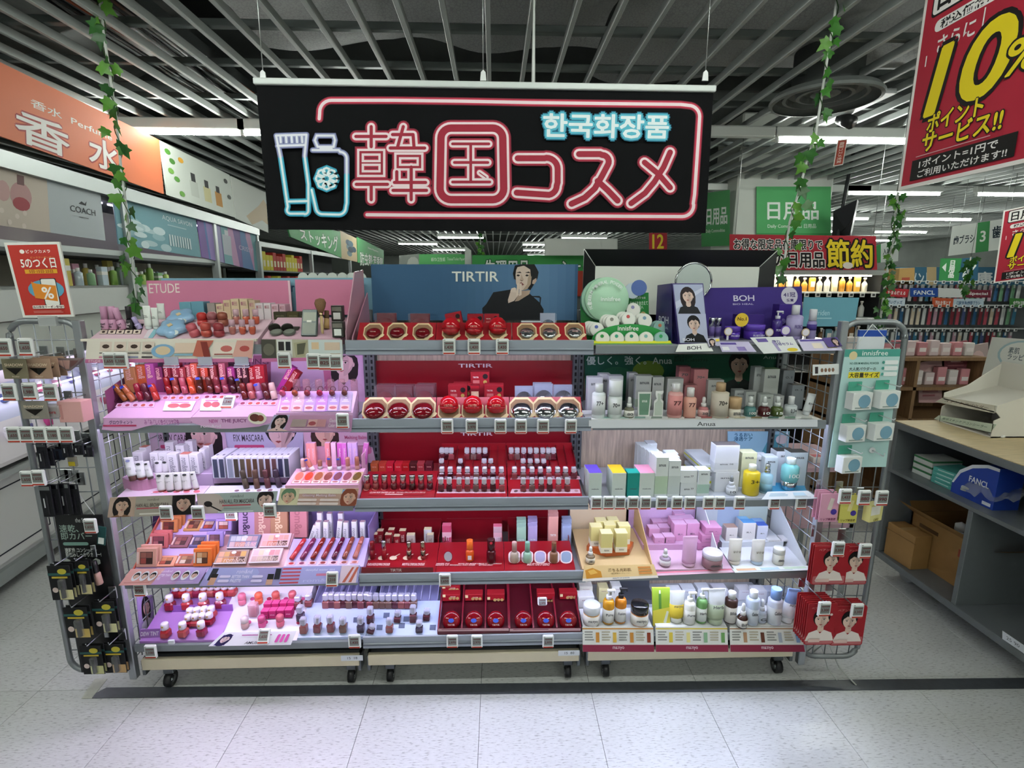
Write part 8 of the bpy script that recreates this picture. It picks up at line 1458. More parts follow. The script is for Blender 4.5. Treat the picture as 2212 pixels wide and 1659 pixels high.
for i,(px,pt,w_,y,c) in enumerate(((1262,1258,30,.26,'e0dccc'),(1263,1280,36,.15,'dcdcd8'),(1300,1262,22,.24,'d8cf9a'),(1327,1258,22,.25,'dcdcd4'),(1452,1268,30,.2,'d6d8d8'),(1480,1264,30,.24,'d0d4d8'),(1512,1262,28,.24,'ccd0d4'),(1548,1264,32,.25,'d0d0d8'),(1600,1266,30,.24,'d4d4d8'),(1632,1268,30,.2,'d4d6dc'),(1660,1268,36,.22,'c0c8dc'),(1690,1270,34,.24,'b8c4dc'))):
    p=Vector((X(px,1320,y),y,zs)); m=MPP(p); carton('white or pale manyo carton, %s of the rear row'%od(i,12),p,w_*m*.95,.05,U(px,pt+8,y=y-.02).z-zs,c,text='ma:nyo',tcol='9a6a7a',tz=.8,tw=.5,th=.06)
p=Vector((X(1330,1300,.3),.3,zs)); product('dark_tray','dark grey empty tray at the rear of the bottom right shelf','tray',p,[('tray',G().box(-.02,.16,-.1,.02,0,.01).box(-.02,.16,.015,.02,.01,.12).mesh('tray'),M('4a4d54','s')),('lip',BX(.18,.004,.02,0),M('5a5d64','s'),(.07,-.1,.0))])
# ================================================================ LEFT WING: HANGING GOODS
HOOK=M('c4c8ca','c',r=.3)
def hook(g,a,b): g.tube([a,(a[0],(a[1]+b[1])/2,a[2]),b,(b[0],b[1]-.004,b[2]+.012)],.0022,5)
def hung(name,label,cat,px,py,w_,h_,y,parts,yaw=0,hookback=True,n=1,step=.02,wy=.0,tag=None,tlab=None):
    """goods hanging on a hook that sticks out of the wing; (px,py) is the top middle of the front piece"""
    p=U(px,py,y=y); m=MPP(p); W=w_*m; h=h_*m
    for k in range(n):
        t=thing(name,label+('' if k==0 else ', %s behind'%ORD[k-1]),cat,(p.x,p.y+step*k,p.z-h),(0,0,yaw))
        add_parts(t,parts(W,h))
    hk=thing('display_hook','metal hook of the %s'%label,'hook',(p.x,wy,p.z+.008)); g=G(); hook(g,(0,0,0),(0,p.y-.012-wy,0)); part('prong',g,HOOK,hk); part('base_plate',BX(.03,.004,.05),HOOK,hk,(0,.0,-.03))
    if tag: ptag(tag[0],tag[1],tag[2],tlab,y=p.y-.03,clip=False,s=1.05)
def shadow_card(c): return lambda W,h:[('card',BX(W,.004,h,.001),M(c,'m')),('window',PR(((-W*.34,h*.55),(W*.34,h*.55),(0,h*.2)),-.0034,-.0022),M('23201e','g')),face_text('SHADOW',W*.75,h*.13,h*.7,-.0032,'e6d4b8'),face_text('3color',W*.3,h*.06,h*.12,-.0032,'d8c8b4')]
hung('shadow_palette_pack','olive carded pack printed SHADOW on the left wing','pack',29,775,52,44,-.12,shadow_card('7a735c'),tag=(10,751,'1,650'),tlab='electronic price tag at the left frame edge, upper row')
hung('shadow_palette_pack','tan carded pack printed SHADOW on the left wing','pack',80,775,54,44,-.10,shadow_card('a88a74'),n=3,step=.03,tag=(57,750,'1,650'),tlab='electronic price tag above the tan SHADOW pack')
hung('triangle_palette_pack','clear triangular three colour palette on the left wing','pack',145,774,68,28,-.05,lambda W,h:[('case',PR(((-W*.5,h),(W*.5,h),(W*.36,h*.62),(0,0),(-W*.36,h*.62)),-.006,.006),M('7a6a6a','s')),('pan',PR(((-W*.36,h*.86),(-W*.12,h*.86),(-W*.08,h*.3),(-W*.26,h*.6)),-.0072,-.006),M('c09a90','m')),('pan',PR(((-W*.1,h*.86),(W*.12,h*.86),(W*.06,h*.2),(-W*.05,h*.2)),-.0072,-.006),M('a8847c','m')),('pan',PR(((W*.14,h*.86),(W*.38,h*.86),(W*.28,h*.6),(W*.1,h*.3)),-.0072,-.006),M('6a4a48','m'))])
hung('shadow_palette_pack','grey beige carded pack on the left wing, second row','pack',72,866,56,40,-.10,shadow_card('8f8a80'),tag=(21,847,'1,980'),tlab='electronic price tag, left of three in the second wing row')
hung('wrapped_pack','clear wrapped silver pack beside the grey beige card','pack',108,872,44,32,-.08,lambda W,h:[('bag',BX(W,.016,h,.006),M('c4bcbc','x',a=.55)),('card',BX(W*.7,.004,h*.6),M('b0a8a4','m'),(0,0,h*.15)),face_text('colors',W*.6,h*.2,h*.45,-.009,'a83a44')],tag=(65,845,'1,980'),tlab='electronic price tag, middle of three in the second wing row')
hung('pink_box','pink hanging carton on the left wing','box',160,864,50,46,-.06,lambda W,h:[('carton',BX(W,.05,h),M('d8a4a0','m')),('print_swirl',BX(W*.1,.0006,h*.7,0),M('c08884','m'),(-W*.36,-.0255,h*.15))],tag=(110,848,'1,430'),tlab='electronic price tag, right of three in the second wing row')
for i,px in enumerate((31,59,87,116,145)): ptag(px,939,('1,650','1,650','1,710','1,180','1,150')[i],'electronic price tag, %s of five in the third wing row'%od(i,5),y=-.10,clip=False,s=1.0)
def tube_pack(c,c2): return lambda W,h:[('card',BX(W,.006,h),M(c,'m')),('silver_band',BX(W*.9,.0008,h*.12,0),M(c2,'c'),(0,-.0036,h*.86)),('wand_print',BX(W*.16,.002,h*.6,0),M('2c2a30','g'),(W*.1,-.0042,h*.1)),('logo',BX(W*.1,.0006,h*.3,0),M('c8c8cc','m'),(-W*.2,-.0036,h*.3))]
for i,(px,py) in enumerate(((88,957),(102,968),(142,955),(168,958),(188,962))):
    hung('liner_pack','black eyeliner pack, %s of the third wing row'%od(i,5),'pack',px,py,22,(58,40,34,26,26)[i],-.07+.01*i,tube_pack('1a1b22','9aa0a8'))
hung('lash_pack','navy lash pack with white print on the left wing','pack',120,965,30,30,-.03,tube_pack('232a3a','c8c0c8'))
for i,(px,py) in enumerate(((91,1049),(108,1046),(131,1044),(150,1046))): hung('liner_pack','long black liner pack, %s of the fourth wing row'%od(i,4),'pack',px+6*i*.0+5,py,24,72,-.09+.015*i,tube_pack('15161a','b8bcc0'))
ptag(60,1034,'1,650','electronic price tag, left of two in the fourth wing row',y=-.11,clip=False); ptag(84,1032,'1,650','electronic price tag, right of two in the fourth wing row',y=-.11,clip=False)
hung('wrapped_pack','yellow labelled small pack high on the left wing','pack',155,985,20,24,.0,lambda W,h:[('bag',BX(W,.01,h,.004),M('b8b0a0','x',a=.6)),('label',BX(W*.7,.002,h*.4),M('d8c030','m'),(0,-.006,h*.1))])
# black concealer board
bd=Quad(U(117,1112,y=-.055),U(218,1112,y=-.02),U(282,1455,y=-.02),U(190,1455,y=-.055),.008); A0=U(168,1112,y=-.04)
bl,br=U(176,1452,y=-.05),U(277,1450,y=-.03); tl,tr_=U(117,1112,y=-.05),U(219,1112,y=-.03)
q=Quad(tl,tr_,br,bl,.006); q.text('the SAEM',.42,.02,.75,.045,'c8ccc8',.005); q.text('速乾、\n即カバー',.06,.06,.72,.15,'9ab0a4',.01); q.rect(.08,.165,.62,.185,'7aa094',.01); q.text('速乾性 コンシーラー\n肌悩みしっかりカバー!',.1,.2,.85,.255,'d4d8d4',.02)
for i in range(4): q.poly([(.1+.21*i+.09*math.cos(a),.285+.022*math.sin(a)) for a in [math.pi/3*k+math.pi/6 for k in range(6)]],'b8c0b8')
cb=q.build('concealer_board','tall black hanging board reading 速乾、即カバー on the left wing','board',M('121315','p'))
part('string',G().tube([U(150,1040,y=-.02)-cb.location,tl.lerp(tr_,.3)-cb.location],.0015,4).tube([U(150,1040,y=-.02)-cb.location,tl.lerp(tr_,.85)-cb.location],.0015,4),M('d8dad8','m'),cb)
def saem(tone): return lambda W,h:[('card',BX(W,.003,h,.0005),M('17181a','m')),('teal_band',BX(W,.0008,h*.07,0),M('2f5a58','m'),(0,-.002,h*.72)),('title_print',BX(W*.7,.0006,h*.05,0),M('c8b040','m'),(0,-.002,h*.64)),('yellow_seal',LT([(W*.2,0),(W*.2,.001)],14),M('c0b440','m'),(W*.15,-.0022,h*.84),(math.pi/2,0,0),(1,.7,1)),('swatch',BX(W*.6,.0008,h*.28,0),M(tone,'m'),(W*.18,-.0021,h*.02)),('round_print',LT([(W*.13,0),(W*.13,.0006)],14),M('dcc8c0','m'),(-W*.28,-.0022,h*.3),(math.pi/2,0,0)),('concealer_tube',LT([(W*.09,0),(W*.09,h*.5),(W*.07,h*.52)],10),M('0e0f11','g'),(W*.12,-W*.1,h*.1)),('blister',BX(W*.3,W*.22,h*.56,.004),M('c8ccc8','x',a=.14),(W*.12,-W*.1,h*.08))]
for i,(px,py,w_,h_,tone,y,n,lab) in enumerate(((125,1222,47,82,'d8cf9c',-.13,3,'upper left'),(170,1212,38,80,'cfc490',-.10,2,'upper middle'),(161,1312,50,74,'c8ac62',-.12,2,'middle left'),(221,1300,47,75,'d4d0a0',-.09,2,'middle right'),(194,1395,45,70,'c8c890',-.11,2,'lower left'),(242,1392,46,70,'c8a470',-.09,2,'lower right'))):
    hung('concealer_pack','black and gold concealer blister pack, %s of the board'%lab,'pack',px,py,w_,h_,y,saem(tone),n=n,step=.014,wy=-.035)
for i,(px,py) in enumerate(((189,1222),(205,1212),(216,1212))):
    p=U(px,py+50,y=-.06); product('foundation_tester','beige foundation tester bottle on the black board, %s'%od(i,3),'bottle',p,[('body',LT([(.01,0),(.012,.003),(.012,.045),(.007,.05)],12),M(('c8a878','c89a84','c09a8c')[i],'p')),('cap',CY(.011,.045,12),M('1a1b1d','s'),(0,0,.05))],(0,-.12,0))
ptag(196,1136,'1,650','electronic price tag at the top of the black board',y=-.07,clip=False)
p=U(214,1150,y=-.06); product('liner_pack','teal and white slim pack on the black board','pack',(p.x,p.y,p.z-.05),[('card',BX(.03,.003,.075),M('1f4a4a','m')),('label',BX(.02,.0006,.025,0),M('d8dcd8','m'),(0,-.002,.005))],(0,.2,0))
# red coupon poster in a stand
q=Quad(U(8,524,y=.02),U(128,522,y=.02),U(160,684,y=.0),U(50,686,y=.0),.006); q.rect(.0,.0,1,1,'dfe0da'); q.rect(.05,.035,.95,.97,'b8352c'); q.text('ビックカメラ',.36,.10,.8,.145,'f4eee6',.03); q.ell(.29,.123,.045,.028,'f4eee6',12); q.text('ビッククーポンデー',.42,.19,.85,.215,'e0a050',.01); q.text('5のつく日',.22,.21,.86,.34,'f4eee6',.03); q.rect(.26,.36,.86,.415,'d8a02c'); q.text('5日·15日·25日',.34,.368,.78,.408,'8a2a1c',.02); q.ell(.58,.63,.34,.13,'5a9ab4',20); q.rect(.5,.48,.8,.85,'2a2a2c',.02); q.rect(.515,.49,.785,.84,'e6e4dc',.02); q.poly([(.33,.52),(.42,.55),(.78,.58),(.76,.79),(.34,.74)],'d8862c'); q.text('%',.5,.6,.7,.75,'f4eee6',.04); q.rect(.25,.84,.86,.885,'f4eee6',.01); q.text('当日限定クーポン配信!!',.26,.845,.85,.88,'4a1f1a',.02); q.lines(.25,.915,.9,.95,2,'d88a80')
cp=q.build('coupon_poster','framed red coupon poster reading 5のつく日 on the left wing','poster','dfe0da'); part('clamp',G().box(-.03,.03,-.01,.012,-.03,.004),M('c8ccca','x',a=.6),cp)
# ================================================================ RIGHT WING: INNISFREE CARD, LIP CARE, MASKS
c=[(1833,755,-.03),(1945,775,-.10),(1912,1010,-.10),(1790,1012,-.03)]
tl,tr_=U(1832,753,y=-.03),U(1944,756,y=-.05); br,bl=U(1913,1008,y=-.05),U(1795,1012,y=-.03)
tl,tr_,br,bl=[U(a,b,y=yy) for a,b,yy in ((1826,755,-.02),(1946,754,-.05),(1913,1008,-.05),(1789,1010,-.02))]
q=Quad(tl,tr_,br,bl,.004); q.rect(0,0,1,.06,'4a9a8c'); q.text('innisfree',.32,.01,.78,.05,'eaf2ee',.005); q.ell(.16,.05,.075,.035,'d8c89a',12); q.text('NO-SEBUM MINERAL POWDER',.12,.105,.64,.122,'2a5a50',.01); q.text('大人気パウダーの',.12,.145,.6,.175,'2a2c2a',.01); q.rect(.12,.185,.68,.235,'e8d83a'); q.text('大容量サイズ',.14,.19,.66,.23,'2a2c2a',.03)
for j in range(3): q.rect(.74,.09+.048*j,.98,.125+.048*j,'e6ecea',.01); q.ell(.72,.107+.048*j,.025,.012,'4a9a8c',10)
ic=q.build('innisfree_card','pale teal innisfree hanging card with five powder boxes','board',M('b4d6d2','m'))
part('string',G().tube([U(1885,700,y=-.02)-ic.location,tl.lerp(tr_,.15)-ic.location],.0014,4).tube([U(1885,700,y=-.02)-ic.location,tl.lerp(tr_,.9)-ic.location],.0014,4),M('e0e4e2','m'),ic)
for i,(u,v) in enumerate(((.3,.30),(.78,.29),(.27,.57),(.75,.56),(.28,.84))):
    p=q.P(u,v+.02)+q.org; k=.052; W=.082; h=.098
    product('powder_box','white boxed mineral powder on the teal card, %s'%('upper left','upper right','middle left','middle right','lower left')[i],'box',(p.x,p.y-.02,p.z-h*.75),[('carton',BX(W*.98,.038,h*.66),M('e2e6e2','m')),('hang_card',BX(W*.9,.002,h*.36),M('4aa088','m'),(0,.016,h*.66)),('disc_print',LT([(W*.30,0),(W*.30,.0006)],20),M('7aa4b8','m'),(W*.08,-.0194,h*.33),(math.pi/2,0,0)),('hook',G().tube([(0,.02,h*.92),(0,-.05,h*.9),(0,-.055,h*.96)],.002,5).mesh('hook'),M('dfe3e4','p')),('print_line',BX(W*.7,.0006,.004,0),M('8a9a94','m'),(0,-.0194,.006))],(0,0,.12))
pk=q.P(.72,.85)+q.org; product('display_hook','empty clear hook on the teal card','hook',pk,[('prong',G().tube([(0,0,0),(0,-.06,-.004),(0,-.064,.008)],.0025,5).mesh('prong'),M('dfe3e4','p')),('base_plate',CY(.012,.004,12),M('dfe3e4','p'),(0,.0,0),(math.pi/2,0,0))])
p=U(1795,745,y=.02)
hung('hanging_bag','blue and white pouch on the top of the right wing','pouch',1885,712,60,46,.0,lambda W,h:[('pouch',BX(W,.01,h,.003),M('dfe3e8','p')),('blue_band',BX(W*1.002,.0105,h*.3,0),M('2a4fa8','m'),(0,0,h*.68))],wy=.01)
def lip(c,c2): return lambda W,h:[('card',BX(W,.003,h,.001),M(c,'m')),('tube_print',PR(((-W*.12,h*.45),(W*.1,h*.42),(W*.22,h*.82),(W*.02,h*.85)),-.003,-.0016),M(c2,'p')),('round_badge',LT([(W*.16,0),(W*.16,.0006)],14),M('4a3a9a','m'),(W*.25,-.002,h*.36),(math.pi/2,0,0)),face_text('リップ美容液',W*.8,h*.09,h*.1,-.0024,'7a2a54' if c!='d8d06a' else '6a5a1a')]
hung('lip_care_pack','pink carded lip serum pack on the right wing','pack',1795,1066,42,66,-.07,lip('e0a4bc','e8d8d0'),n=3,tag=(1825,1072,'1,433'),tlab='electronic price tag, left of three on the right wing')
hung('lip_care_pack','yellow carded lip serum pack on the right wing','pack',1838,1070,40,64,-.07,lip('d8d06a','e8dc9a'),n=2,tag=(1866,1075,'880'),tlab='electronic price tag, middle of three on the right wing')
hung('lip_balm_box','small yellow and white boxed balm on the right wing','box',1888,1086,38,40,-.08,lambda W,h:[('carton',BX(W,.03,h),M('e0d890','m')),('white_panel',BX(W*.7,.0006,h*.5,0),M('efece0','m'),(-W*.1,-.0155,h*.4)),face_text('CARE',W*.4,h*.14,h*.12,-.016,'8a7a2a')],yaw=.3,tag=(1904,1076,'990'),tlab='electronic price tag, right of three on the right wing')
def mask(seed): 
    def f(W,h):
        q=Quad((-W/2,0,h),(W/2,0,h),(W/2,0,0),(-W/2,0,0),.001); q.n=Vector((0,-1,0)); q.org=Vector((0,0,0))
        q.rect(0,0,1,1,'a01c26',.05); q.rect(.03,.78,.97,.98,'b86a6c',.03); q.face(.5,.38,.2,'e4c6b4','18110f','e8dcd4',False,(-.1,.1,-.1,0)[seed]); q.text('ペアンアプ',.1,.06,.6,.12,'d89a94'); q.ell(.8,.25,.05,.03,'e8d0c8',8); q.rect(.1,.84,.5,.92,'d8b8b0')
        me=q.g.mesh('print',len(q.mats))
        return [('pouch',BX(W,.006,h,.0028),M('98161f','p',r=.3)),('print',me,q.mats,(0,-.0036,0))]
    return f
for i,(px,py,w_,h_,y,n,lab,tg) in enumerate(((1798,1178,76,92,-.11,3,'upper left',(1810,1186,'3,300')),(1851,1180,62,90,-.09,3,'upper right',(1868,1190,'3,300')),(1778,1303,64,100,-.14,7,'lower left',(1780,1315,'3,300')),(1838,1308,72,96,-.13,5,'lower right',(1851,1319,'3,300')))):
    hung('face_mask_pouch','red face mask pouch, %s on right wing'%lab,'pouch',px,py,w_,h_,y,mask(i),n=n,step=.012,tag=tg,tlab='electronic price tag over the %s red mask pouches'%lab)
for j,(px,py) in enumerate(((1760,1430),(1775,1440))): 
    a=U(px-20,1410,y=.1); product('power_cable','white power cable trailing to the floor at the right end, %s'%('left','right')[j],'cable',(a.x,a.y,0),[('cable',G().tube([(0,0,a.z),(.03,-.04,.12),(.05+.02*j,-.08,.02),(.06+.03*j,-.13-.03*j,.004)],.003,6).mesh('cable'),M('c8ccc8','p'))])
# ================================================================ RIGHT: GREY TABLE CABINET
TX=2.27; zm=U(1911,1006,x=TX).z; zb=U(1895,1190,x=TX).z; YF=.80; YN=-1.3
tb=thing('table_cabinet','grey open table cabinet with a pale wood top at the right','table',(2.75,-.2,0)); TG=M('6d7274','s',n=40.,d=.94)
def tp(n,g,m): return part(n,g,m,tb,-tb.location)
tp('table_top',G().box(TX,3.2,YN,YF,.86,.896,0,.003),TG); tp('wood_surface',G().box(TX+.004,3.2,YN,YF-.004,.896,.90,0,.001),wood_mat('cdb98f',(3,60,3)))
tp('shelf',G().box(TX,3.2,YN,YF,zm-.02,zm,0,.002),TG); tp('bottom_shelf',G().box(TX,3.2,YN,YF,zb-.035,zb,0,.002),TG); tp('back_panel',G().box(3.19,3.2,YN,YF,zb,.86),M('4a4e50','m'))
for y0 in (YF-.03,U(2082,1200,x=TX).y,-1.0): tp('side_panel',G().box(TX+.004,3.19,y0,y0+.025,zb,zm-.02,0,.002),TG)
tp('end_panel',G().box(TX+.01,3.19,YF-.03,YF-.005,zm,.86),TG)
for x,y in ((TX+.12,YF-.12),(3.05,YF-.12),(TX+.12,-.9)): tp('caster',G().tube([(x-.015,y,.05),(x+.015,y,.05)],.05,16),M('b4b8b8','p'))
q=Quad(U(2165,1362,x=TX-.002),U(2212,1394,x=TX-.002),U(2212,1412,x=TX-.002),U(2165,1380,x=TX-.002),.001); q.text('25 90',.2,.3,.8,.7,'5a5f68'); q.build('base_sticker','white number sticker on the table bottom edge','sticker','dfe3ea')
for j in range(3): product('stacked_carton','green and white flat carton, %s of three on the table shelf'%('bottom','middle','top')[j],'box',(2.43,.66,zm+.034*j),[('carton',BX(.16,.12,.033),M('d8ddd6','m')),('green_band',BX(.161,.121,.01,0),M('3f7f50','m'),(0,0,.022))])
for j in range(4): product('stacked_carton','teal flat carton, %s in the stack of four on the table shelf'%('lowest','second','third','top')[j],'box',(2.42,.52,zm+.022*j),[('carton',BX(.16,.13,.021),M('5ab0a4','m')),('print_line',BX(.161,.08,.004,0),M('d8ece6','m'),(0,0,.009))],(0,0,.05*j))
for j in range(4): product('wrapped_pack','thin silver pack, %s in the stack beside the plastic bag'%('lowest','second','third','top')[j],'pack',(2.40,.35,zm+.014*j),[('pack',BX(.13,.13,.013,.003),M('a9aeac','s')),('label',BX(.05,.06,.0008,0),M('d8dad8','m'),(0,0,.013))],(0,0,.08*j))
g=G(); rnd=random.Random(2); n=9; V=[(2.40+.16*(i/(n-1)-.5)*1.3,.27+.2*(j/(n-1)-.5),zm+.03+.05*rnd.random()+.05*math.sin(math.pi*i/(n-1))) for j in range(n) for i in range(n)]
g.add(V,[(j*n+i,j*n+i+1,(j+1)*n+i+1,(j+1)*n+i) for j in range(n-1) for i in range(n-1)],0,False); bag=part('plastic_bag',g,M('b8bcbc','x',a=.35)); setp(bag,'crumpled clear plastic bag on the table shelf','bag')
yl,yr=U(2055,1050,x=2.33).y,U(2148,1080,x=2.33).y; w_=yl-yr; h=U(2130,1002,x=2.33).z-zm
P=[(-w_/2,0),(w_/2,0),(w_/2,.05),(w_*.36,h*.62),(w_*.1,h*.86),(-w_*.25,h),(-w_/2,h)]
product('blue_display_box','blue display box with curved white edge reading FANCL','box',(2.33,(yl+yr)/2,zm),[('shell',PR(P,0,.12,'x'),M('2546a8','p')),('white_edge',PR([(w_/2,.05),(w_*.36,h*.62),(w_*.1,h*.86),(-w_*.25,h),(-w_/2,h),(-w_/2,h*.93),(-w_*.25,h*.92),(w_*.08,h*.78),(w_*.33,h*.55),(w_*.46,.05)],-.002,.0,'x'),M('e4e8ee','m')),('lettering',digits('FANCL'),M('e8ecf2','m'),(-.003,-w_*.12,h*.52),(0,0,-math.pi/2),(w_*.45,1,h*.14)),('barcode',BX(.002,.04,.015,0),M('e4e8ee','m'),(-.001,-w_*.35,.01))])
product('blue_bin','dark blue plastic bin with a white label beside the FANCL box','bin',(2.44,-.10,zm),[('bin',BX(.2,.2,.17,.01),M('1f2f7a','p')),('rim',BX(.21,.21,.02,.004),M('26388a','p'),(0,0,.16)),('label',BX(.001,.05,.04,0),M('c8ccd4','m'),(-.1016,.03,.09))])
KR='a8814e'
product('cardboard_box','small closed cardboard box at the far end under the table','cardboard box',(2.345,.665,zb),[('box',BX(.10,.18,.19,.003),M(KR,'m',n=20.,d=.92)),('tape',BX(.102,.03,.0008,0),M('b89460','s'),(0,0,.19)),('flap_line',BX(.001,.2,.003,0),M('7f6038','m'),(-.0515,0,.15))],(0,0,.05))
bx=thing('cardboard_box','large open cardboard box with raised flaps under the table','cardboard box',(2.605,.515,zb)); cbm=M('a27b49','m',n=20.,d=.92)
for a in ((-.2,-.19,-.22,.22),(.19,.2,-.22,.22),(-.2,.2,-.22,-.21),(-.2,.2,.21,.22)): part('wall',G().box(*a,0,.26),cbm,bx)
for a,b in (((-.19,-.22,.26),(-.33,-.18,.36)),): part('flap',G().add([(-.2,-.22,.26),(-.2,.22,.26),(-.31,.2,.34),(-.31,-.2,.34)],[(0,1,2,3)]),cbm,bx); part('flap',G().add([(-.2,.22,.26),(.2,.22,.26),(.18,.34,.42),(-.18,.34,.42)],[(0,1,2,3)]),cbm,bx); part('flap',G().add([(-.2,-.22,.26),(.2,-.22,.26),(.18,-.3,.3),(-.18,-.3,.3)],[(3,2,1,0)]),cbm,bx); part('flap',G().add([(.2,.22,.26),(.2,-.22,.26),(.3,-.2,.4),(.3,.2,.4)],[(3,2,1,0)]),cbm,bx)
part('stamp',BX(.001,.03,.04,0),M('9a4a34','m'),bx,(-.2006,-.1,.16)); part('stamp',BX(.001,.12,.02,0),M('5a4228','m'),bx,(-.2006,.1,.2))
for i in range(6): product('refill_bottle','white bottle with red mark inside the open cardboard box, %s'%od(i,6),'bottle',(2.455+.08*(i%2),.34+.075*(i//2),zb+.10),[('body',LT([(.03,0),(.032,.01),(.032,.14),(.02,.17)],14),M('e0e2e0','p')),('cap',LT([(.026,0),(.026,.03),(.0,.045)],14),M('e6e6e4','p'),(0,0,.17)),('red_mark',LT([(.0325,.1),(.0325,.12)],14),M('b03a34','m'))])
# on the table top
wd=thing('white_display_box','empty white cardboard display box reading スキンケアパウダー on the table','display box',(2.64,.62,.90)); WC=M('dcd8cc','m')
def wq(c,x,txt,pn,col='d9d5c4',tc='6a5a48'):
    q=Quad(*c,.003)
    if txt: q.text(txt,.12,.3,.9,.7,tc,.01)
    q.build('x','x','x',col,parent=wd,pname=pn)
A=lambda a,b,x=2.5: U(a,b,x=x)
wq([A(2040,857),A(2150,876),A(2147,893),A(2020,868)],0,'スキンケアパウダー','front_strip'); wq([A(2028,897),A(2152,917),A(2140,934),A(2017,905)],0,'薬用スキンケアコンシーラー','front_strip','c9d6c4','4a6a58')
o=wd.location; pf=[(2.5,.90),(2.5,.985),(2.53,1.0),(2.5,1.03),(2.5,1.06),(2.62,1.1),(2.79,1.22),(2.79,.90)]
for y0 in (.47,.765): part('side_wall',G().prism([(a-o.x,b-o.z) for a,b in pf],y0-o.y,y0+.004-o.y,'y'),WC,wd)
part('back_wall',G().box(2.786-o.x,2.79-o.x,.47-o.y,.769-o.y,0,.33),WC,wd); part('floor_board',G().box(2.5-o.x,2.79-o.x,.47-o.y,.769-o.y,0,.006),WC,wd)
part('sloping_shelf',G().prism([(2.5-o.x,.125),(2.5-o.x,.13),(2.79-o.x,.20),(2.79-o.x,.195)],.474-o.y,.765-o.y,'y'),WC,wd)
q=Quad((2.8,.86,1.35),(2.8,.40,1.37),(2.8,.42,1.13),(2.8,.88,1.12),.003); q.ell(.40,.36,.28,.33,'a8c4c8',20); q.ell(.40,.36,.25,.29,'e0e2da',20); q.text('素肌\nラッピング',.24,.2,.56,.48,'4a5a60',.01); q.poly([(.66,.3),(1,.1),(1,.7),(.8,.6)],'d8b4a0'); q.build('x','x','x','d8dad2',parent=wd,pname='back_card')
p=U(2197,925,z=.9); bottle('yellow green bottle at the right edge of the table',(p.x,p.y,.90),.034,.13,'c0bc20','d0cc3a',.72,.45,kind='s',lab='d8d4a0'); p=U(2155,942,z=.9); product('price_tag','white price tag lying flat on the wood table','price tag',(p.x,p.y,.90),[('case',BX(.05,.06,.012,.003),TAGW),('screen',BX(.034,.036,.0006,0),TAGS,(0,.004,.012))],(0,0,.5))
# pink and brown displays between the table and the far racks
bs=thing('brown_display_shelf','low brown wood display with pink packs beyond the table','shelving',(3.15,2.0,0)); BW=wood_mat('8a6a48')
for z in (.02,.62,.86,1.08): part('shelf_board',G().box(2.62,3.7,1.75,2.15,z,z+.025),BW,bs,-bs.location)
for x in (2.62,3.16,3.68): part('side_panel',G().box(x,x+.025,1.75,2.15,0,1.08),BW,bs,-bs.location)
part('back_panel',G().box(2.62,3.7,2.14,2.16,0,1.08),BW,bs,-bs.location)
rnd=random.Random(21)
for r,z in enumerate((.885,1.105)):
    for i in range(11): product('cosmetic_pack','small pink or white pack on the brown display, %s of the %s row'%(od(i,11),('lower','upper')[r]),'pack',(2.72+.09*i,1.86,z),[('pack',BX(.07,.05,.09+.05*rnd.random(),.004),M(rnd.choice(('c98a90','d8c4c4','b06a74','dcd4d0')),'m')),('label',BX(.05,.0008,.03,0),M('efe6e4','m'),(0,-.0258,.03))])
for i,(a,b,c,d,col) in enumerate(((1985,775,2035,870,'c8a0a0'),(2040,735,2090,800,'8a4a54'),(1905,735,1985,790,'d8ccc8'),(2090,740,2135,830,'b8a4a0'))):
    q=Quad(U(a,b+8,y=1.9),U(c,b,y=1.9),U(c,d,y=1.9),U(a,d,y=1.9),.01); q.ell(.5,.45,.35,.3,'d8b8b4',14); q.lines(.15,.7,.85,.9,2,'a86a70'); q.build('display_board','%s arched cosmetics board beyond the table, %s'%(('pink','wine red','pale','grey pink')[i],od(i,4)),'board',col)
gt=thing('gondola_far_side','pink backed shelving standing behind the right end of the gondola','shelving',(1.9,1.0,0))
part('shelf',G().box(1.45,1.9,.5,.9,.42,.44),M('c0a0a8','m'),gt,-gt.location); part('shelf',G().box(1.45,1.9,.5,.9,.72,.74),M('c0a0a8','m'),gt,-gt.location); part('post',G().box(1.88,1.9,.5,.52,0,.74),ALU,gt,-gt.location); part('post',G().box(1.88,1.9,.88,.9,0,.74),ALU,gt,-gt.location)
for i in range(4): product('rice_pack','white and red small box behind the right wing, %s'%od(i,4),'box',(1.55+.09*i,.6,.74),[('carton',BX(.07,.06,.03),M('dcd4d0','m')),('lid_face',BX(.05,.04,.001,0),M('c86a70','m'),(0,0,.03))])
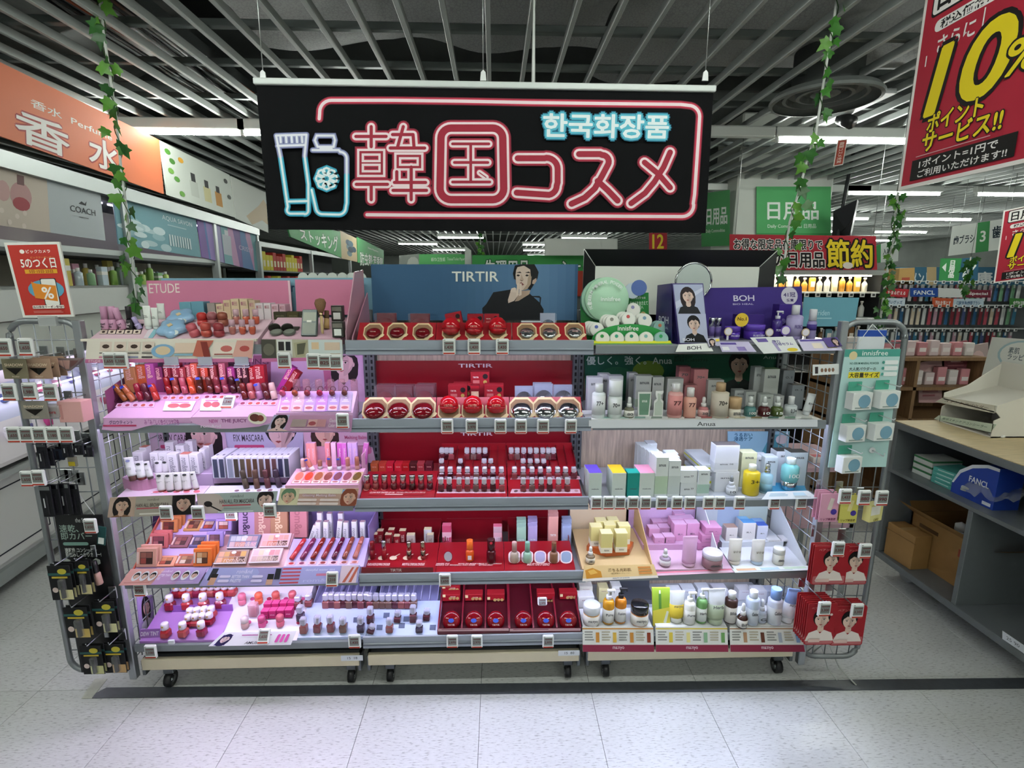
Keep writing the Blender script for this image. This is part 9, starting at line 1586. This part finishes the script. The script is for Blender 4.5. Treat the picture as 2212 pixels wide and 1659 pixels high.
# hanging extras under the ceiling
sp=thing('ceiling_spotlight','small black ceiling spotlight with a red tag beneath','spotlight',U(1815,255,y=2.2)); part('head',G().tube([(0,0,0),(.03,-.1,-.06)],.045,12),M('26282a','s'),sp); part('stem',G().tube([(0,0,0),(0,0,H-sp.location.z+.0)],.01,6),M('b4b8b8','p'),sp); part('track',G().box(-.04,.04,-.5,.5,H-sp.location.z-.01,H-sp.location.z+.02),M('b4b8b8','p'),sp)
q=Quad(U(1810,302,y=2.1),U(1831,300,y=2.1),U(1821,356,y=2.1),U(1800,360,y=2.1),.003); q.rect(.08,.04,.92,.96,'b04a3a'); q.text('韓国コスメ充実',.25,.1,.75,.9,'f0e0d4',.01,rot=90); q.build('hanging_tag','narrow red hanging tag under the ceiling spotlight','tag','e0dcd4')
for lab,x,y,z0 in (('thin white sign pole above the neon sign',U(1152,180,y=.5).x,.5,U(1152,180,y=.5).z),):
    t=thing('hanging_pole',lab,'pole',(x,y,z0-.3)); part('pole',G().tube([(0,0,0),(0,0,.3),(0,0,H-z0+.32)],[.009,.008,.003],8),M('d8dcd8','p'),t)
t=thing('sign_wires','thin wires holding the far signs under the slat ceiling','wire',(3,4,2.4))
for a,b,y in ((2075,488,4.5),(2180,472,4.2),(2040,558,5.6),(2105,557,5.6),(1900,528,5.),(1588,508,2.6),(1886,510,2.6),(2172,455,3.2),(1415,503,6.),(1430,503,6.),(1190,515,7.6),(1320,515,7.6),(930,549,9.),(990,549,9.),(1100,551,8.),(2098,555,4.4),(1037,508,9.),(1938,415,1.6)):
    p=U(a,b,y=y); part('wire',G().tube([p-t.location,Vector((p.x,p.y,H+.02))-t.location],.0025,4),M('a8acaa','c',r=.4),t)
for y in (.2,-.2): part('wire',G().tube([(X10-3,y-4,.34),(X10-3,y-4,H-2.38)],.002,4),M('a8acaa','c',r=.4),t)
q=WQ([(-20,712),(40,722),(40,746),(-20,742)],-.2,.004); q.text('LANVIN',.1,.25,.95,.75,'4a4650',.01); q.build('brand_header','white strip reading LANVIN on the left counter','strip','d8d8de')
bpy.data.scenes.remove(TMP)
